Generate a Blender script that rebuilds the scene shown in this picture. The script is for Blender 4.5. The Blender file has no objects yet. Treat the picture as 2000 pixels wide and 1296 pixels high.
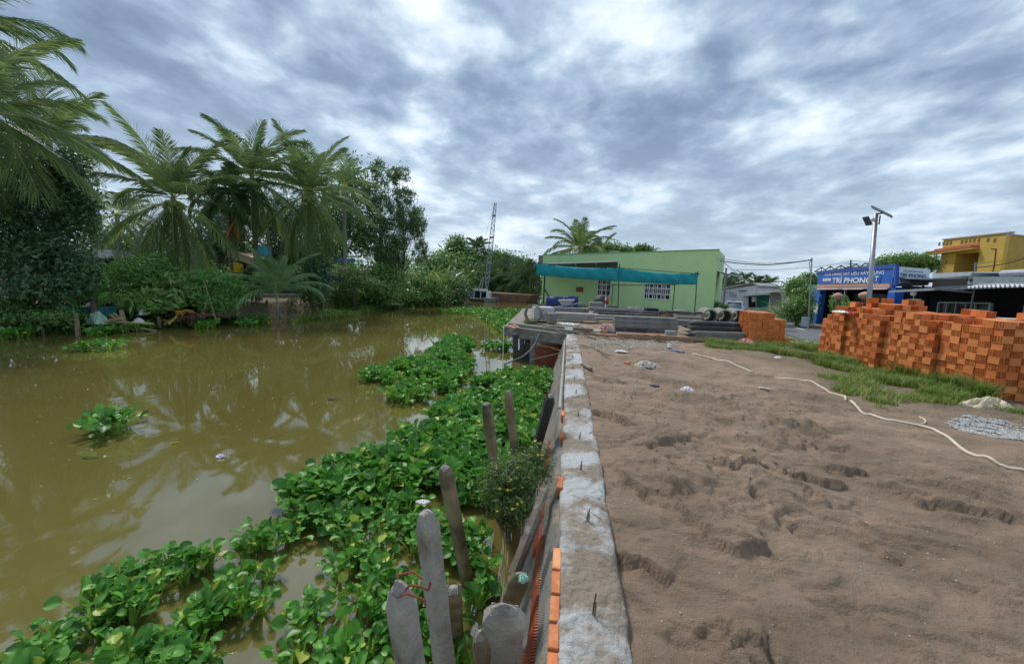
import bpy, math, random
import numpy as np
from mathutils import Vector, Matrix
R=math.radians
scene=bpy.context.scene
col=scene.collection
# ---------------------------------------------------------------- camera (measured from the photograph)
W0,H0,FP=2000.0,1296.0,820.0
CAMZ=1.7
up_c=Vector((.038,1,.1305)).normalized()
yd=Vector((110/FP,(648-545.2)/FP,-1)).normalized()
yd=(yd-up_c*yd.dot(up_c)).normalized()
xd=yd.cross(up_c).normalized()
RM=Matrix((xd,yd,up_c))            # world from camera
CAM=Vector((0,0,CAMZ))
cd=bpy.data.cameras.new('camera'); cam=bpy.data.objects.new('camera',cd); col.objects.link(cam)
cd.sensor_width=36; cd.lens=36*FP/W0; cd.clip_end=3000; cd.clip_start=.05
cam.matrix_world=Matrix.Translation(CAM)@RM.to_4x4()
scene.camera=cam
scene.render.resolution_x=1024; scene.render.resolution_y=663
vs=scene.view_settings; vs.view_transform='Standard'; vs.look='None'; vs.gamma=1; vs.use_curve_mapping=False; vs.exposure=0.92
SUN_EL,SUN_AZ=R(52),R(-38)      # azimuth from +Y towards +X
# ---------------------------------------------------------------- sky
wd=bpy.data.worlds.new('World'); scene.world=wd; wd.use_nodes=True
nt=wd.node_tree; nt.nodes.clear()
def N(t,**k):
    n=nt.nodes.new(t)
    for a,b in k.items(): setattr(n,a,b)
    return n
def LK(a,b): nt.links.new(a,b)
def sky():
    out=N('ShaderNodeOutputWorld'); bg=N('ShaderNodeBackground'); bg.inputs[1].default_value=.1
    st=N('ShaderNodeTexSky'); st.sky_type='NISHITA'; st.sun_disc=False; st.sun_elevation=SUN_EL; st.sun_rotation=SUN_AZ
    tc=N('ShaderNodeTexCoord'); sp=N('ShaderNodeSeparateXYZ'); LK(tc.outputs['Generated'],sp.inputs[0])
    def M(op,a,b=None,clamp=False):
        m=N('ShaderNodeMath',operation=op); m.use_clamp=clamp
        for i,v in enumerate((a,b)):
            if v is None: continue
            if isinstance(v,(int,float)): m.inputs[i].default_value=v
            else: LK(v,m.inputs[i])
        return m.outputs[0]
    z=M('ADD',M('MAXIMUM',sp.outputs[2],0.0),.17)
    u=M('DIVIDE',sp.outputs[0],z); v=M('DIVIDE',sp.outputs[1],z)
    cb=N('ShaderNodeCombineXYZ'); LK(u,cb.inputs[0]); LK(v,cb.inputs[1])
    def noise(scale,rot,loc,detail,rough,dist,base):
        mp=N('ShaderNodeMapping'); mp.inputs['Scale'].default_value=scale; mp.inputs['Rotation'].default_value=(0,0,rot); mp.inputs['Location'].default_value=loc
        LK(cb.outputs[0],mp.inputs[0]); n=N('ShaderNodeTexNoise'); n.inputs['Scale'].default_value=base
        n.inputs['Detail'].default_value=detail; n.inputs['Roughness'].default_value=rough; n.inputs['Distortion'].default_value=dist
        LK(mp.outputs[0],n.inputs[0]); return n.outputs[0]
    a=noise((1.0,.72,1),R(12),(3.1,1.7,0),3,.5,.2,.75)
    b=noise((1.0,.78,1),R(-22),(7.3,4.2,0),4,.5,.15,2.4)
    c=noise((1,.9,1),R(20),(1,9,0),4,.55,.2,6.5)
    s=M('ADD',M('MULTIPLY',a,.40),M('ADD',M('MULTIPLY',b,.42),M('MULTIPLY',c,.18)))
    cr=N('ShaderNodeValToRGB'); LK(s,cr.inputs[0]); e=cr.color_ramp
    e.elements[0].position=.40; e.elements[0].color=(.095,.14,.205,1)
    e.elements[1].position=.635; e.elements[1].color=(.62,.65,.67,1)
    for p,c_ in ((.455,(.135,.19,.27,1)),(.505,(.22,.29,.37,1)),(.555,(.39,.46,.53,1))):
        q=e.elements.new(p); q.color=c_
    # pale veil of cloud towards the horizon
    hz=N('ShaderNodeMapRange'); hz.inputs[1].default_value=.0; hz.inputs[2].default_value=.35; hz.inputs[3].default_value=.7; hz.inputs[4].default_value=0
    LK(sp.outputs[2],hz.inputs[0])
    mx=N('ShaderNodeMixRGB'); LK(hz.outputs[0],mx.inputs[0]); LK(cr.outputs[0],mx.inputs[1]); mx.inputs[2].default_value=(.33,.40,.475,1)
    sc=N('ShaderNodeVectorMath',operation='SCALE'); LK(mx.outputs[0],sc.inputs[0]); sc.inputs[3].default_value=10.0
    m2=N('ShaderNodeMixRGB'); m2.inputs[0].default_value=.93; LK(st.outputs[0],m2.inputs[1]); LK(sc.outputs[0],m2.inputs[2])
    LK(m2.outputs[0],bg.inputs[0]); LK(bg.outputs[0],out.inputs[0])
sky()
sl=bpy.data.lights.new('sun','SUN'); sl.energy=1.5; sl.angle=R(10); sl.color=(1,.96,.9)
so=bpy.data.objects.new('sun',sl); col.objects.link(so)
sd=Vector((math.sin(SUN_AZ)*math.cos(SUN_EL),math.cos(SUN_AZ)*math.cos(SUN_EL),math.sin(SUN_EL)))
so.rotation_euler=sd.to_track_quat('Z','Y').to_euler(); so.location=sd*60
# ---------------------------------------------------------------- picture measurements -> places in the world
def ray(x,y): return (RM@Vector(((x-W0/2)/FP,-(y-H0/2)/FP,-1)))
def P(x,y,d): return CAM+ray(x,y)*d                     # at depth d
def G(x,y,z=0.0):
    r=ray(x,y); return CAM+r*((z-CAMZ)/r.z)             # on the level plane z
_f=RM@Vector((0,0,-1)); _f.z=0; FH=_f.normalized(); RH=Vector((FH.y,-FH.x,0))
def Q(l,g,z=0.0): v=RH*l+FH*g; return Vector((v.x,v.y,z))
def lg(X,Y): return X*RH.x+Y*RH.y, X*FH.x+Y*FH.y
def ZAT(y_px,pt,x_px=None):                              # height at which the upright through pt shows at row y_px
    lo,hi=-5.0,60.0
    for _ in range(50):
        m=(lo+hi)/2; c=RM.transposed()@(Vector((pt.x,pt.y,m))-CAM); yy=H0/2-FP*c.y/-c.z
        if yy>y_px: lo=m
        else: hi=m
    return lo
def smooth(a,b,x): t=np.clip((x-a)/(b-a),0,1); return t*t*(3-2*t)
# ---------------------------------------------------------------- helpers
def tag(o,label=None,cat=None,group=None,kind=None):
    if label: o['label']=label
    if cat: o['category']=cat
    if group: o['group']=group
    if kind: o['kind']=kind
    return o
def thing(name,label,cat,loc=(0,0,0),rz=0,group=None):
    o=bpy.data.objects.new(name,None); col.objects.link(o); o.location=loc; o.rotation_euler=(0,0,rz)
    o.empty_display_size=.2
    o['mw']=[v for r_ in (Matrix.Translation(Vector(loc))@Matrix.Rotation(rz,4,'Z')) for v in r_]
    return tag(o,label,cat,group)
def pm(o):
    m=o.get('mw')
    if m is None: return Matrix.Translation(o.location)
    m=list(m); return Matrix((m[0:4],m[4:8],m[8:12],m[12:16]))
def link_mesh(me,name,mat,parent=None,loc=None,smooth_=False):
    """mesh data given in world coordinates; moved into the local frame of parent / loc"""
    if parent is not None:
        p=parent
        M=Matrix.Identity(4)
        chain=[]
        while p is not None: chain.append(p); p=p.parent
        root=chain[-1]; M=pm(root)
        me.transform(M.inverted())
    elif loc is not None: me.transform(Matrix.Translation(-Vector(loc)))
    o=bpy.data.objects.new(name,me); col.objects.link(o)
    if mat is not None: me.materials.append(mat)
    if parent is not None: o.parent=parent
    elif loc is not None: o.location=loc
    if smooth_: me.polygons.foreach_set('use_smooth',[True]*len(me.polygons))
    me.update(); return o
class MB:
    def __init__(s): s.v=[]; s.f=[]
    def add(s,vs_,fs):
        k=len(s.v); s.v+= [tuple(v) for v in vs_]; s.f+=[tuple(i+k for i in f) for f in fs]; return s
    def hexa(s,b,t):   # bottom 4, top 4 (counter-clockwise from above)
        return s.add(list(b)+list(t),[(3,2,1,0),(4,5,6,7),(0,1,5,4),(1,2,6,5),(2,3,7,6),(3,0,4,7)])
    def box(s,c,sz,rz=0,M=None,bev=0):
        x,y,z=[q/2 for q in sz]; c=Vector(c)
        m=M if M is not None else Matrix.Rotation(rz,3,'Z')
        if bev:
            b=bev; pts=[]
            ring=[(-x+b,-y),(x-b,-y),(x,-y+b),(x,y-b),(x-b,y),(-x+b,y),(-x,y-b),(-x,-y+b)]
            inn=[(-x+b,-y+b),(x-b,-y+b),(x-b,-y+b),(x-b,y-b),(x-b,y-b),(-x+b,y-b),(-x+b,y-b),(-x+b,-y+b)]
            for zz,rg in ((-z,inn),(-z+b,ring),(z-b,ring),(z,inn)):
                pts+=[c+m@Vector((p[0],p[1],zz)) for p in rg]
            fs=[]
            for k in range(3):
                for i in range(8):
                    j=(i+1)%8; fs.append((k*8+i,k*8+j,k*8+8+j,k*8+8+i))
            fs.append((7,5,3,1)); fs.append((25,27,29,31))
            return s.add(pts,fs)
        p=[c+m@Vector(q) for q in ((-x,-y,-z),(x,-y,-z),(x,y,-z),(-x,y,-z),(-x,-y,z),(x,-y,z),(x,y,z),(-x,y,z))]
        return s.add(p,[(3,2,1,0),(4,5,6,7),(0,1,5,4),(1,2,6,5),(2,3,7,6),(3,0,4,7)])
    def tube(s,pts,r,n=8,cap=True,sq=None):
        pts=[Vector(p) for p in pts]; m=len(pts)
        rs=r if isinstance(r,(list,tuple)) else [r]*m
        vs_=[]; ref=None
        for i,p in enumerate(pts):
            t=(pts[min(i+1,m-1)]-pts[max(i-1,0)]).normalized()
            if ref is None: ref=Vector((0,0,1)) if abs(t.z)<.9 else Vector((1,0,0))
            a=t.cross(ref)
            if a.length<1e-4: a=t.orthogonal()
            a.normalize(); b=t.cross(a).normalized(); ref=b.cross(t)*-1 if False else ref
            for k in range(n):
                th=2*math.pi*k/n+(math.pi/4 if n==4 else 0)
                vs_.append(p+a*(math.cos(th)*rs[i])+b*(math.sin(th)*rs[i]))
        fs=[]
        for i in range(m-1):
            for k in range(n):
                j=(k+1)%n; fs.append((i*n+k,i*n+j,(i+1)*n+j,(i+1)*n+k))
        if cap: fs.append(tuple(range(n))[::-1]); fs.append(tuple((m-1)*n+k for k in range(n)))
        return s.add(vs_,fs)
    def lathe(s,c,prof,n=20,M=None,cap=True):
        c=Vector(c); m=M if M is not None else Matrix.Identity(3)
        vs_=[]
        for r_,z in prof:
            for k in range(n):
                th=2*math.pi*k/n; vs_.append(c+m@Vector((r_*math.cos(th),r_*math.sin(th),z)))
        fs=[]
        for i in range(len(prof)-1):
            for k in range(n):
                j=(k+1)%n; fs.append((i*n+k,i*n+j,(i+1)*n+j,(i+1)*n+k))
        if cap: fs.append(tuple(range(n))[::-1]); fs.append(tuple((len(prof)-1)*n+k for k in range(n)))
        return s.add(vs_,fs)
    def grid(s,fn,nu,nv):
        vs_=[fn(i/(nu-1),j/(nv-1)) for j in range(nv) for i in range(nu)]
        return s.add(vs_,[(j*nu+i,j*nu+i+1,(j+1)*nu+i+1,(j+1)*nu+i) for j in range(nv-1) for i in range(nu-1)])
    def build(s,name,mat,parent=None,loc=None,smooth_=False):
        me=bpy.data.meshes.new(name); me.from_pydata(s.v,[],s.f); me.validate()
        return link_mesh(me,name,mat,parent,loc,smooth_)
class LB:   # numpy quads/leaf builder with a per-vertex random value 'v'
    def __init__(s): s.V=[]; s.F=[]; s.A=[]; s.n=0
    def add(s,V,F,A):
        s.V.append(V.reshape(-1,3)); s.F.append(F.reshape(-1,4)+s.n); s.A.append(A.reshape(-1)); s.n+=V.reshape(-1,3).shape[0]
    def build(s,name,mat,parent=None,loc=None,smooth_=False):
        V=np.concatenate(s.V); F=np.concatenate(s.F); A=np.concatenate(s.A)
        me=bpy.data.meshes.new(name); me.vertices.add(len(V)); me.vertices.foreach_set('co',V.astype(np.float32).ravel())
        me.loops.add(F.size); me.loops.foreach_set('vertex_index',F.astype(np.int32).ravel())
        me.polygons.add(len(F)); me.polygons.foreach_set('loop_start',np.arange(0,F.size,4,dtype=np.int32))
        me.update(calc_edges=True)
        at=me.attributes.new('v','FLOAT','POINT'); at.data.foreach_set('value',A.astype(np.float32))
        return link_mesh(me,name,mat,parent,loc,smooth_)
# numpy value noise
def _h(i,j,s):
    n=(i*374761393+j*668265263+s*1274126177)&0xffffffff
    n=((n^(n>>13))*1274126177)&0xffffffff
    return ((n^(n>>16))&0xffff)/65535.0
def vnoise(x,y,s=0):
    xi=np.floor(x).astype(np.int64); yi=np.floor(y).astype(np.int64); fx=x-xi; fy=y-yi
    fx=fx*fx*(3-2*fx); fy=fy*fy*(3-2*fy)
    a=_h(xi,yi,s);b=_h(xi+1,yi,s);c=_h(xi,yi+1,s);d=_h(xi+1,yi+1,s)
    return (a*(1-fx)+b*fx)*(1-fy)+(c*(1-fx)+d*fx)*fy
def fbm(x,y,o=4,s=0,g=.5):
    r=0;a=1;t=0
    for k in range(o): r=r+a*vnoise(x*2**k,y*2**k,s+k); t+=a; a*=g
    return r/t
# ---------------------------------------------------------------- materials
def new_mat(name):
    m=bpy.data.materials.new(name); m.use_nodes=True; t=m.node_tree; t.nodes.clear()
    o=t.nodes.new('ShaderNodeOutputMaterial'); b=t.nodes.new('ShaderNodeBsdfPrincipled'); t.links.new(b.outputs[0],o.inputs[0])
    return m,t,b,o
def mat(name,c1,c2=None,rough=.8,scale=4,bump=.3,bscale=None,metal=0,c3=None,s3=1.2,t3=(.52,.6),dist=.02,stretch=(1,1,1),alpha=1,detail=5,obj=True,spec=.5,rand=0):
    m,t,b,o=new_mat(name); L=t.links.new
    b.inputs['Roughness'].default_value=rough; b.inputs['Metallic'].default_value=metal; b.inputs['Specular IOR Level'].default_value=spec
    tc=t.nodes.new('ShaderNodeTexCoord'); mp=t.nodes.new('ShaderNodeMapping'); mp.inputs['Scale'].default_value=stretch
    L(tc.outputs['Object'],mp.inputs[0])
    def no(sc,d=detail):
        n=t.nodes.new('ShaderNodeTexNoise'); n.inputs['Scale'].default_value=sc; n.inputs['Detail'].default_value=d; n.inputs['Roughness'].default_value=.62
        L(mp.outputs[0],n.inputs[0]); return n
    c2=c2 or tuple(q*.75 for q in c1)
    n=no(scale); r=t.nodes.new('ShaderNodeValToRGB'); L(n.outputs[0],r.inputs[0])
    r.color_ramp.elements[0].position=.33; r.color_ramp.elements[0].color=(*c2,1); r.color_ramp.elements[1].position=.67; r.color_ramp.elements[1].color=(*c1,1)
    src=r.outputs[0]
    if c3:
        n3=no(s3,7); r3=t.nodes.new('ShaderNodeValToRGB'); L(n3.outputs[0],r3.inputs[0])
        r3.color_ramp.elements[0].position=t3[0]; r3.color_ramp.elements[0].color=(0,0,0,1); r3.color_ramp.elements[1].position=t3[1]; r3.color_ramp.elements[1].color=(1,1,1,1)
        mx=t.nodes.new('ShaderNodeMixRGB'); L(r3.outputs[0],mx.inputs[0]); L(src,mx.inputs[1]); mx.inputs[2].default_value=(*c3,1); src=mx.outputs[0]
    if rand:
        oi=t.nodes.new('ShaderNodeObjectInfo'); mr=t.nodes.new('ShaderNodeMapRange'); mr.inputs[3].default_value=1-rand; mr.inputs[4].default_value=1+rand
        L(oi.outputs['Random'],mr.inputs[0]); sc=t.nodes.new('ShaderNodeVectorMath'); sc.operation='SCALE'; L(src,sc.inputs[0]); L(mr.outputs[0],sc.inputs[3]); src=sc.outputs[0]
    L(src,b.inputs['Base Color'])
    if bump:
        nb=no(bscale or scale*5); bp=t.nodes.new('ShaderNodeBump'); bp.inputs['Strength'].default_value=bump; bp.inputs['Distance'].default_value=dist
        L(nb.outputs[0],bp.inputs['Height']); L(bp.outputs[0],b.inputs['Normal'])
    if alpha<1: b.inputs['Alpha'].default_value=alpha
    return m
def leafmat(name,dark,light,rough=.45,trans=.25,tip=None,spec=.5):
    m,t,b,o=new_mat(name); L=t.links.new
    at=t.nodes.new('ShaderNodeAttribute'); at.attribute_name='v'
    r=t.nodes.new('ShaderNodeValToRGB'); L(at.outputs['Fac'],r.inputs[0]); e=r.color_ramp
    e.elements[0].position=0; e.elements[0].color=(*dark,1); e.elements[1].position=.9 if tip else 1; e.elements[1].color=(*light,1)
    if tip: q=e.elements.new(.97); q.color=(*tip,1)
    L(r.outputs[0],b.inputs['Base Color']); b.inputs['Roughness'].default_value=rough; b.inputs['Specular IOR Level'].default_value=spec
    tr=t.nodes.new('ShaderNodeBsdfTranslucent'); hs=t.nodes.new('ShaderNodeHueSaturation'); hs.inputs['Value'].default_value=1.5; L(r.outputs[0],hs.inputs['Color']); L(hs.outputs[0],tr.inputs[0])
    mx=t.nodes.new('ShaderNodeMixShader'); mx.inputs[0].default_value=trans; L(b.outputs[0],mx.inputs[1]); L(tr.outputs[0],mx.inputs[2]); L(mx.outputs[0],o.inputs[0])
    return m
# ================================================================ ground, road, water
WZ=-1.1
canal=[Vector((.2,-60,0)),Vector((.2,13.4,0)),Q(.8,14.3),Q(.9,22),Q(1.6,30),Q(2.3,38),Q(3.4,48),Q(4.5,62),
       Q(-3.5,60),Q(-4.4,50),Q(-5,42),Q(-7.5,37.5),Q(-9.8,32),Q(-11.2,26.5),Q(-13.3,21.9),Q(-15.5,18.2),Q(-17.7,15.3),Q(-22,8),Q(-30,-6),Q(-60,-60)]
def segd(X,Y,a,b):
    dx,dy=b.x-a.x,b.y-a.y; t=np.clip(((X-a.x)*dx+(Y-a.y)*dy)/(dx*dx+dy*dy),0,1)
    return np.hypot(X-a.x-t*dx,Y-a.y-t*dy)
def inpoly(X,Y,pl):
    r=np.zeros(X.shape,bool); n=len(pl)
    for i in range(n):
        a,b=pl[i],pl[(i+1)%n]
        if a.y==b.y: continue
        c=((a.y>Y)!=(b.y>Y))&(X<(b.x-a.x)*(Y-a.y)/(b.y-a.y)+a.x); r^=c
    return r
def pxpoly(pts,z=0): return [G(x,y,z) for x,y in pts]
def froad(l,g): return (l-25.2)*.961-(g-35)*.277      # metres past (+) / short of (-) the shop fronts
# erosion ledges in the wet sand: (path, height kept on the far side, width far, drop on the near side, width near)
def L_(pts,a,wa,b,wb): return ([G(x,y,-.05) for x,y in pts],a,wa,b,wb)
ledges=[L_([(1360,905),(1430,925),(1500,918),(1530,935),(1570,930),(1610,944),(1670,948)],.055,.35,.03,.25),
 L_([(1430,862),(1480,870),(1520,885)],.04,.25,.02,.15),
 L_([(1610,912),(1660,925),(1700,932)],.03,.2,.045,.22),
 L_([(1665,1000),(1690,1035),(1720,1062),(1770,1082)],.035,.18,.02,.2),
 L_([(1715,945),(1760,962),(1800,980),(1860,992),(1930,1008),(2010,1030)],.040,.35,.03,.12),
 L_([(1305,975),(1330,1000),(1355,1035),(1390,1068),(1440,1082),(1485,1070),(1495,1045)],.045,.3,.01,.1),
 L_([(1190,905),(1225,935),(1265,960),(1300,990),(1330,1000)],.035,.3,.02,.15),
 L_([(1455,955),(1500,975),(1505,1000)],.04,.3,.01,.1),
 L_([(1170,800),(1205,818),(1245,846)],.02,.25,.13,.33),
 L_([(1205,1068),(1255,1098),(1318,1125)],.03,.25,.055,.14),
 L_([(1385,1200),(1420,1228),(1418,1262),(1392,1300)],.04,.3,.05,.3),
 L_([(1395,1305),(1450,1290),(1500,1310)],.05,.2,.0,.1),
 L_([(1150,742),(1180,748),(1230,752)],.05,.3,.05,.4),
 L_([(1380,800),(1420,812),(1470,808)],.03,.2,.015,.1),
 L_([(1640,690+60),(1600,742),(1560,735)],.01,.2,.01,.1),
 L_([(1560,1150),(1640,1180),(1740,1190),(1830,1215)],.015,.2,.012,.15),
 L_([(1230,700),(1330,712),(1450,735),(1520,742)],.035,.3,.015,.2),L_([(1250,795),(1340,815),(1420,835),(1560,842),(1680,850)],.035,.25,.02,.15),L_([(1450,760),(1560,775),(1640,800),(1720,808)],.03,.3,.015,.15),
 L_([(1810,1100),(1850,1120),(1920,1150),(1950,1175)],.02,.15,.012,.1),
 L_([(1880,1110),(1940,1140),(2000,1165)],.015,.15,.012,.1),
 L_([(1560,860),(1610,870),(1660,868)],.03,.3,.02,.15),
 L_([(1250,880),(1330,870),(1400,845)],.03,.3,.01,.2),
 L_([(1330,780),(1400,790),(1470,775)],.03,.3,.01,.2),
 L_([(1700,1230),(1780,1260),(1860,1310)],.012,.2,.01,.15)]
lumps=[(1275,905,.18,.07),(1310,945,.13,.07),(1400,1010,.2,.07),(1440,1055,.13,.05),(1345,985,.14,.05),(1870,955,.22,.08),(1930,950,.15,.05),(1430,805,.3,.06),
       (1300,850,.3,.05),(1700,900,.3,.03),(1470,1275,.16,.05),(1480,930,.2,.05),(1370,915,.2,.05),(1250,1090,.1,.05),(1560,790,.4,.04),(1220,900,.14,.05)]
def height(X,Y):
    l,g=lg(X,Y)
    d=np.full(X.shape,1e9)
    for i in range(len(canal)): d=np.minimum(d,segd(X,Y,canal[i],canal[(i+1)%len(canal)]))
    ins=inpoly(X,Y,canal)
    f=froad(l,g)
    # dry land level
    e0=-7.6+smooth(12.0,15.5,g)*(-2.2); 
    z=-1.2*smooth(0,1,(f-e0)/2.6*(1-.45*smooth(14,18,g)))
    z=np.minimum(z,0-.5*smooth(20,27,g))
    z=np.where((f>-2)|(g>45),-1.15,z)
    left=(X<-3)&(l<0)
    z=np.where((l<-1.5)&(g<70)&(~ins),-.32+.1*fbm(X*.4,Y*.4,3,5),z)
    far=smooth(60,110,g); z=z*(1-far)-.5*far
    # lot texture
    lot=(X>.15)&(Y<24)&(f<-7.2)
    a=R(-28); u=X*math.cos(a)+Y*math.sin(a); v=-X*math.sin(a)+Y*math.cos(a)
    warp=fbm(X*1.1,Y*1.1,3,40)*1.6
    n1=fbm(u*.9+warp,v*.9,4,11)-.5
    rid=1-np.abs(2*fbm(u*1.6+warp,v*2.6+warp*.7,4,23)-1)
    lumpz=fbm(X*.35+3,Y*.35,3,61); lm=smooth(.42,.60,lumpz)*.35*smooth(12.5,9,Y)*smooth(1.6,2.6,Y)
    for cx_,cy_,rx_,ry_ in ((1390,930,.95,1.3),(1870,965,.5,.35),(1450,800,1.6,1.6),(1480,1290,.35,.25)):
        cc=G(cx_,cy_,0); lm=np.maximum(lm,np.exp(-(((X-cc.x)/rx_)**2+((Y-cc.y)/ry_)**2)**1.5))
    det=fbm(X*9,Y*9,4,31,.6)-.5
    tex=.13*n1+.06*(rid-.6)*(.25+lm)+.07*lm*(1-np.abs(2*fbm(X*5+warp,Y*5,4,77)-1)-.6)+.010*det+.022*lm*(fbm(X*22,Y*22,3,91)-.5)
    tn=fbm(u*.75+warp*.8+5,v*1.5+warp*.5,4,131)*11; fr=tn-np.floor(tn); ter=(np.floor(tn)+smooth(.78,.93,fr+(det)*.12))/11
    tex=tex+.34*(ter-.5)*(.55+.45*lm)
    tn2=fbm(u*2.2-warp,v*4.0,4,151)*7; fr=tn2-np.floor(tn2); tex=tex+.075*((np.floor(tn2)+smooth(.7,.95,fr))/7-.5)*lm
    tex=tex*smooth(.1,.5,X)*1.0-.045
    # ledges and lumps
    near=(X>0)&(X<9)&(Y>0)&(Y<16)
    jit=(fbm(X*5,Y*5,3,51)-.5)*.22+(fbm(X*24,Y*24,2,52)-.5)*.014
    for pts,ha,wa,hb,wb in ledges:
        best=np.full(X.shape,1e9); sgn=np.zeros(X.shape); tt=np.zeros(X.shape); n=len(pts)-1
        for i in range(n):
            p,q=pts[i],pts[i+1]; dx,dy=q.x-p.x,q.y-p.y; L2=dx*dx+dy*dy
            t=np.clip(((X-p.x)*dx+(Y-p.y)*dy)/L2,0,1); ex=X-p.x-t*dx; ey=Y-p.y-t*dy; dd=np.hypot(ex,ey)
            s_=(dx*ey-dy*ex)/math.sqrt(L2); m=dd<best
            best=np.where(m,dd,best); sgn=np.where(m,s_,sgn); tt=np.where(m,(i+t)/n,tt)
        sd_=np.sign(sgn)*best+jit*np.clip(best*0+1,0,1)*.6
        end=smooth(0,.10,tt)*smooth(1,.90,tt)*(.65+.7*fbm(X*3,Y*3,2,63))
        st=smooth(-.010,.014,sd_)
        tex=tex+1.0*end*(st*ha*1.25*np.exp(-np.maximum(sd_,0)/wa)-(1-st)*hb*(.8 if hb<.1 else .75)*np.exp(-np.maximum(-sd_,0)/wb))
    for x,y,r_,h_ in lumps:
        c=G(x,y,0); dd=np.hypot(X-c.x,Y-c.y)/r_
        w=np.exp(-dd**2*1.2); tex=tex+w*h_*(.35+1.1*(1-np.abs(2*fbm(X*9,Y*9,3,int(x))-1)))*.8
    # footprint
    c=G(1582,965,-.05); uu=(X-c.x)*.6+(Y-c.y)*.8; vv=-(X-c.x)*.8+(Y-c.y)*.6
    tex=tex-.022*(1-smooth(.75,1.1,np.hypot(uu/.13,vv/.05)))
    c=G(1350,1240,-.05); tex=tex-.06*np.exp(-(((X-c.x)/.28)**2+((Y-c.y)/.16)**2))
    c=G(1700,1010,-.05); tex=tex-.02*np.exp(-(((X-c.x)/.5)**2+((Y-c.y)/.3)**2))
    fl=smooth(19,14.5,Y)*smooth(-7.3,-8.2,f)
    z=np.where(lot,z+tex*fl,z+.06*(fbm(X*.8,Y*.8,3,9)-.5))
    bank=smooth(0,1.9,d)
    nw=(Y<13.5)&(X>-1)
    zb=WZ-.25+(z-WZ+.25)*bank
    z=np.where(ins,WZ-.25-1.0*smooth(0,1.5,d),np.where(nw|((l>.6)&(g<24)),z,zb))
    z=np.where((X<.16)&(Y<13.4)&(X>-.6),-2.1,z)
    return z
def height1(x,y): return float(height(np.array([float(x)]),np.array([float(y)]))[0])
def spaced(segs):
    r=[segs[0][0]]
    for a,b,s in segs:
        n=max(1,int(round((b-a)/s))); r+=list(np.linspace(a,b,n+1)[1:])
    return np.array(r)
xs=spaced([(-900,-200,100),(-200,-40,16),(-40,-28,1),(-28,.14,.4),(.14,.165,.025),(.165,3.2,.018),(3.2,7.2,.036),(7.2,12,.12),(12,40,.6),(40,120,6),(120,900,80)])
ys=spaced([(-300,-20,40),(-20,.6,1.2),(.6,4.6,.018),(4.6,9,.036),(9,16,.07),(16,60,.5),(60,130,4),(130,1300,90)])
XX,YY=np.meshgrid(xs,ys); ZZ=height(XX,YY)
def gridmesh(name,m,X,Y,Z,keep=None):
    ny,nx=X.shape; V=np.stack([X,Y,Z],-1).reshape(-1,3)
    I=np.arange(nx*ny).reshape(ny,nx); F=np.stack([I[:-1,:-1],I[:-1,1:],I[1:,1:],I[1:,:-1]],-1).reshape(-1,4)
    b=LB(); b.add(V,F,np.zeros(len(V))); return b.build(name,m,smooth_=True)
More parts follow.
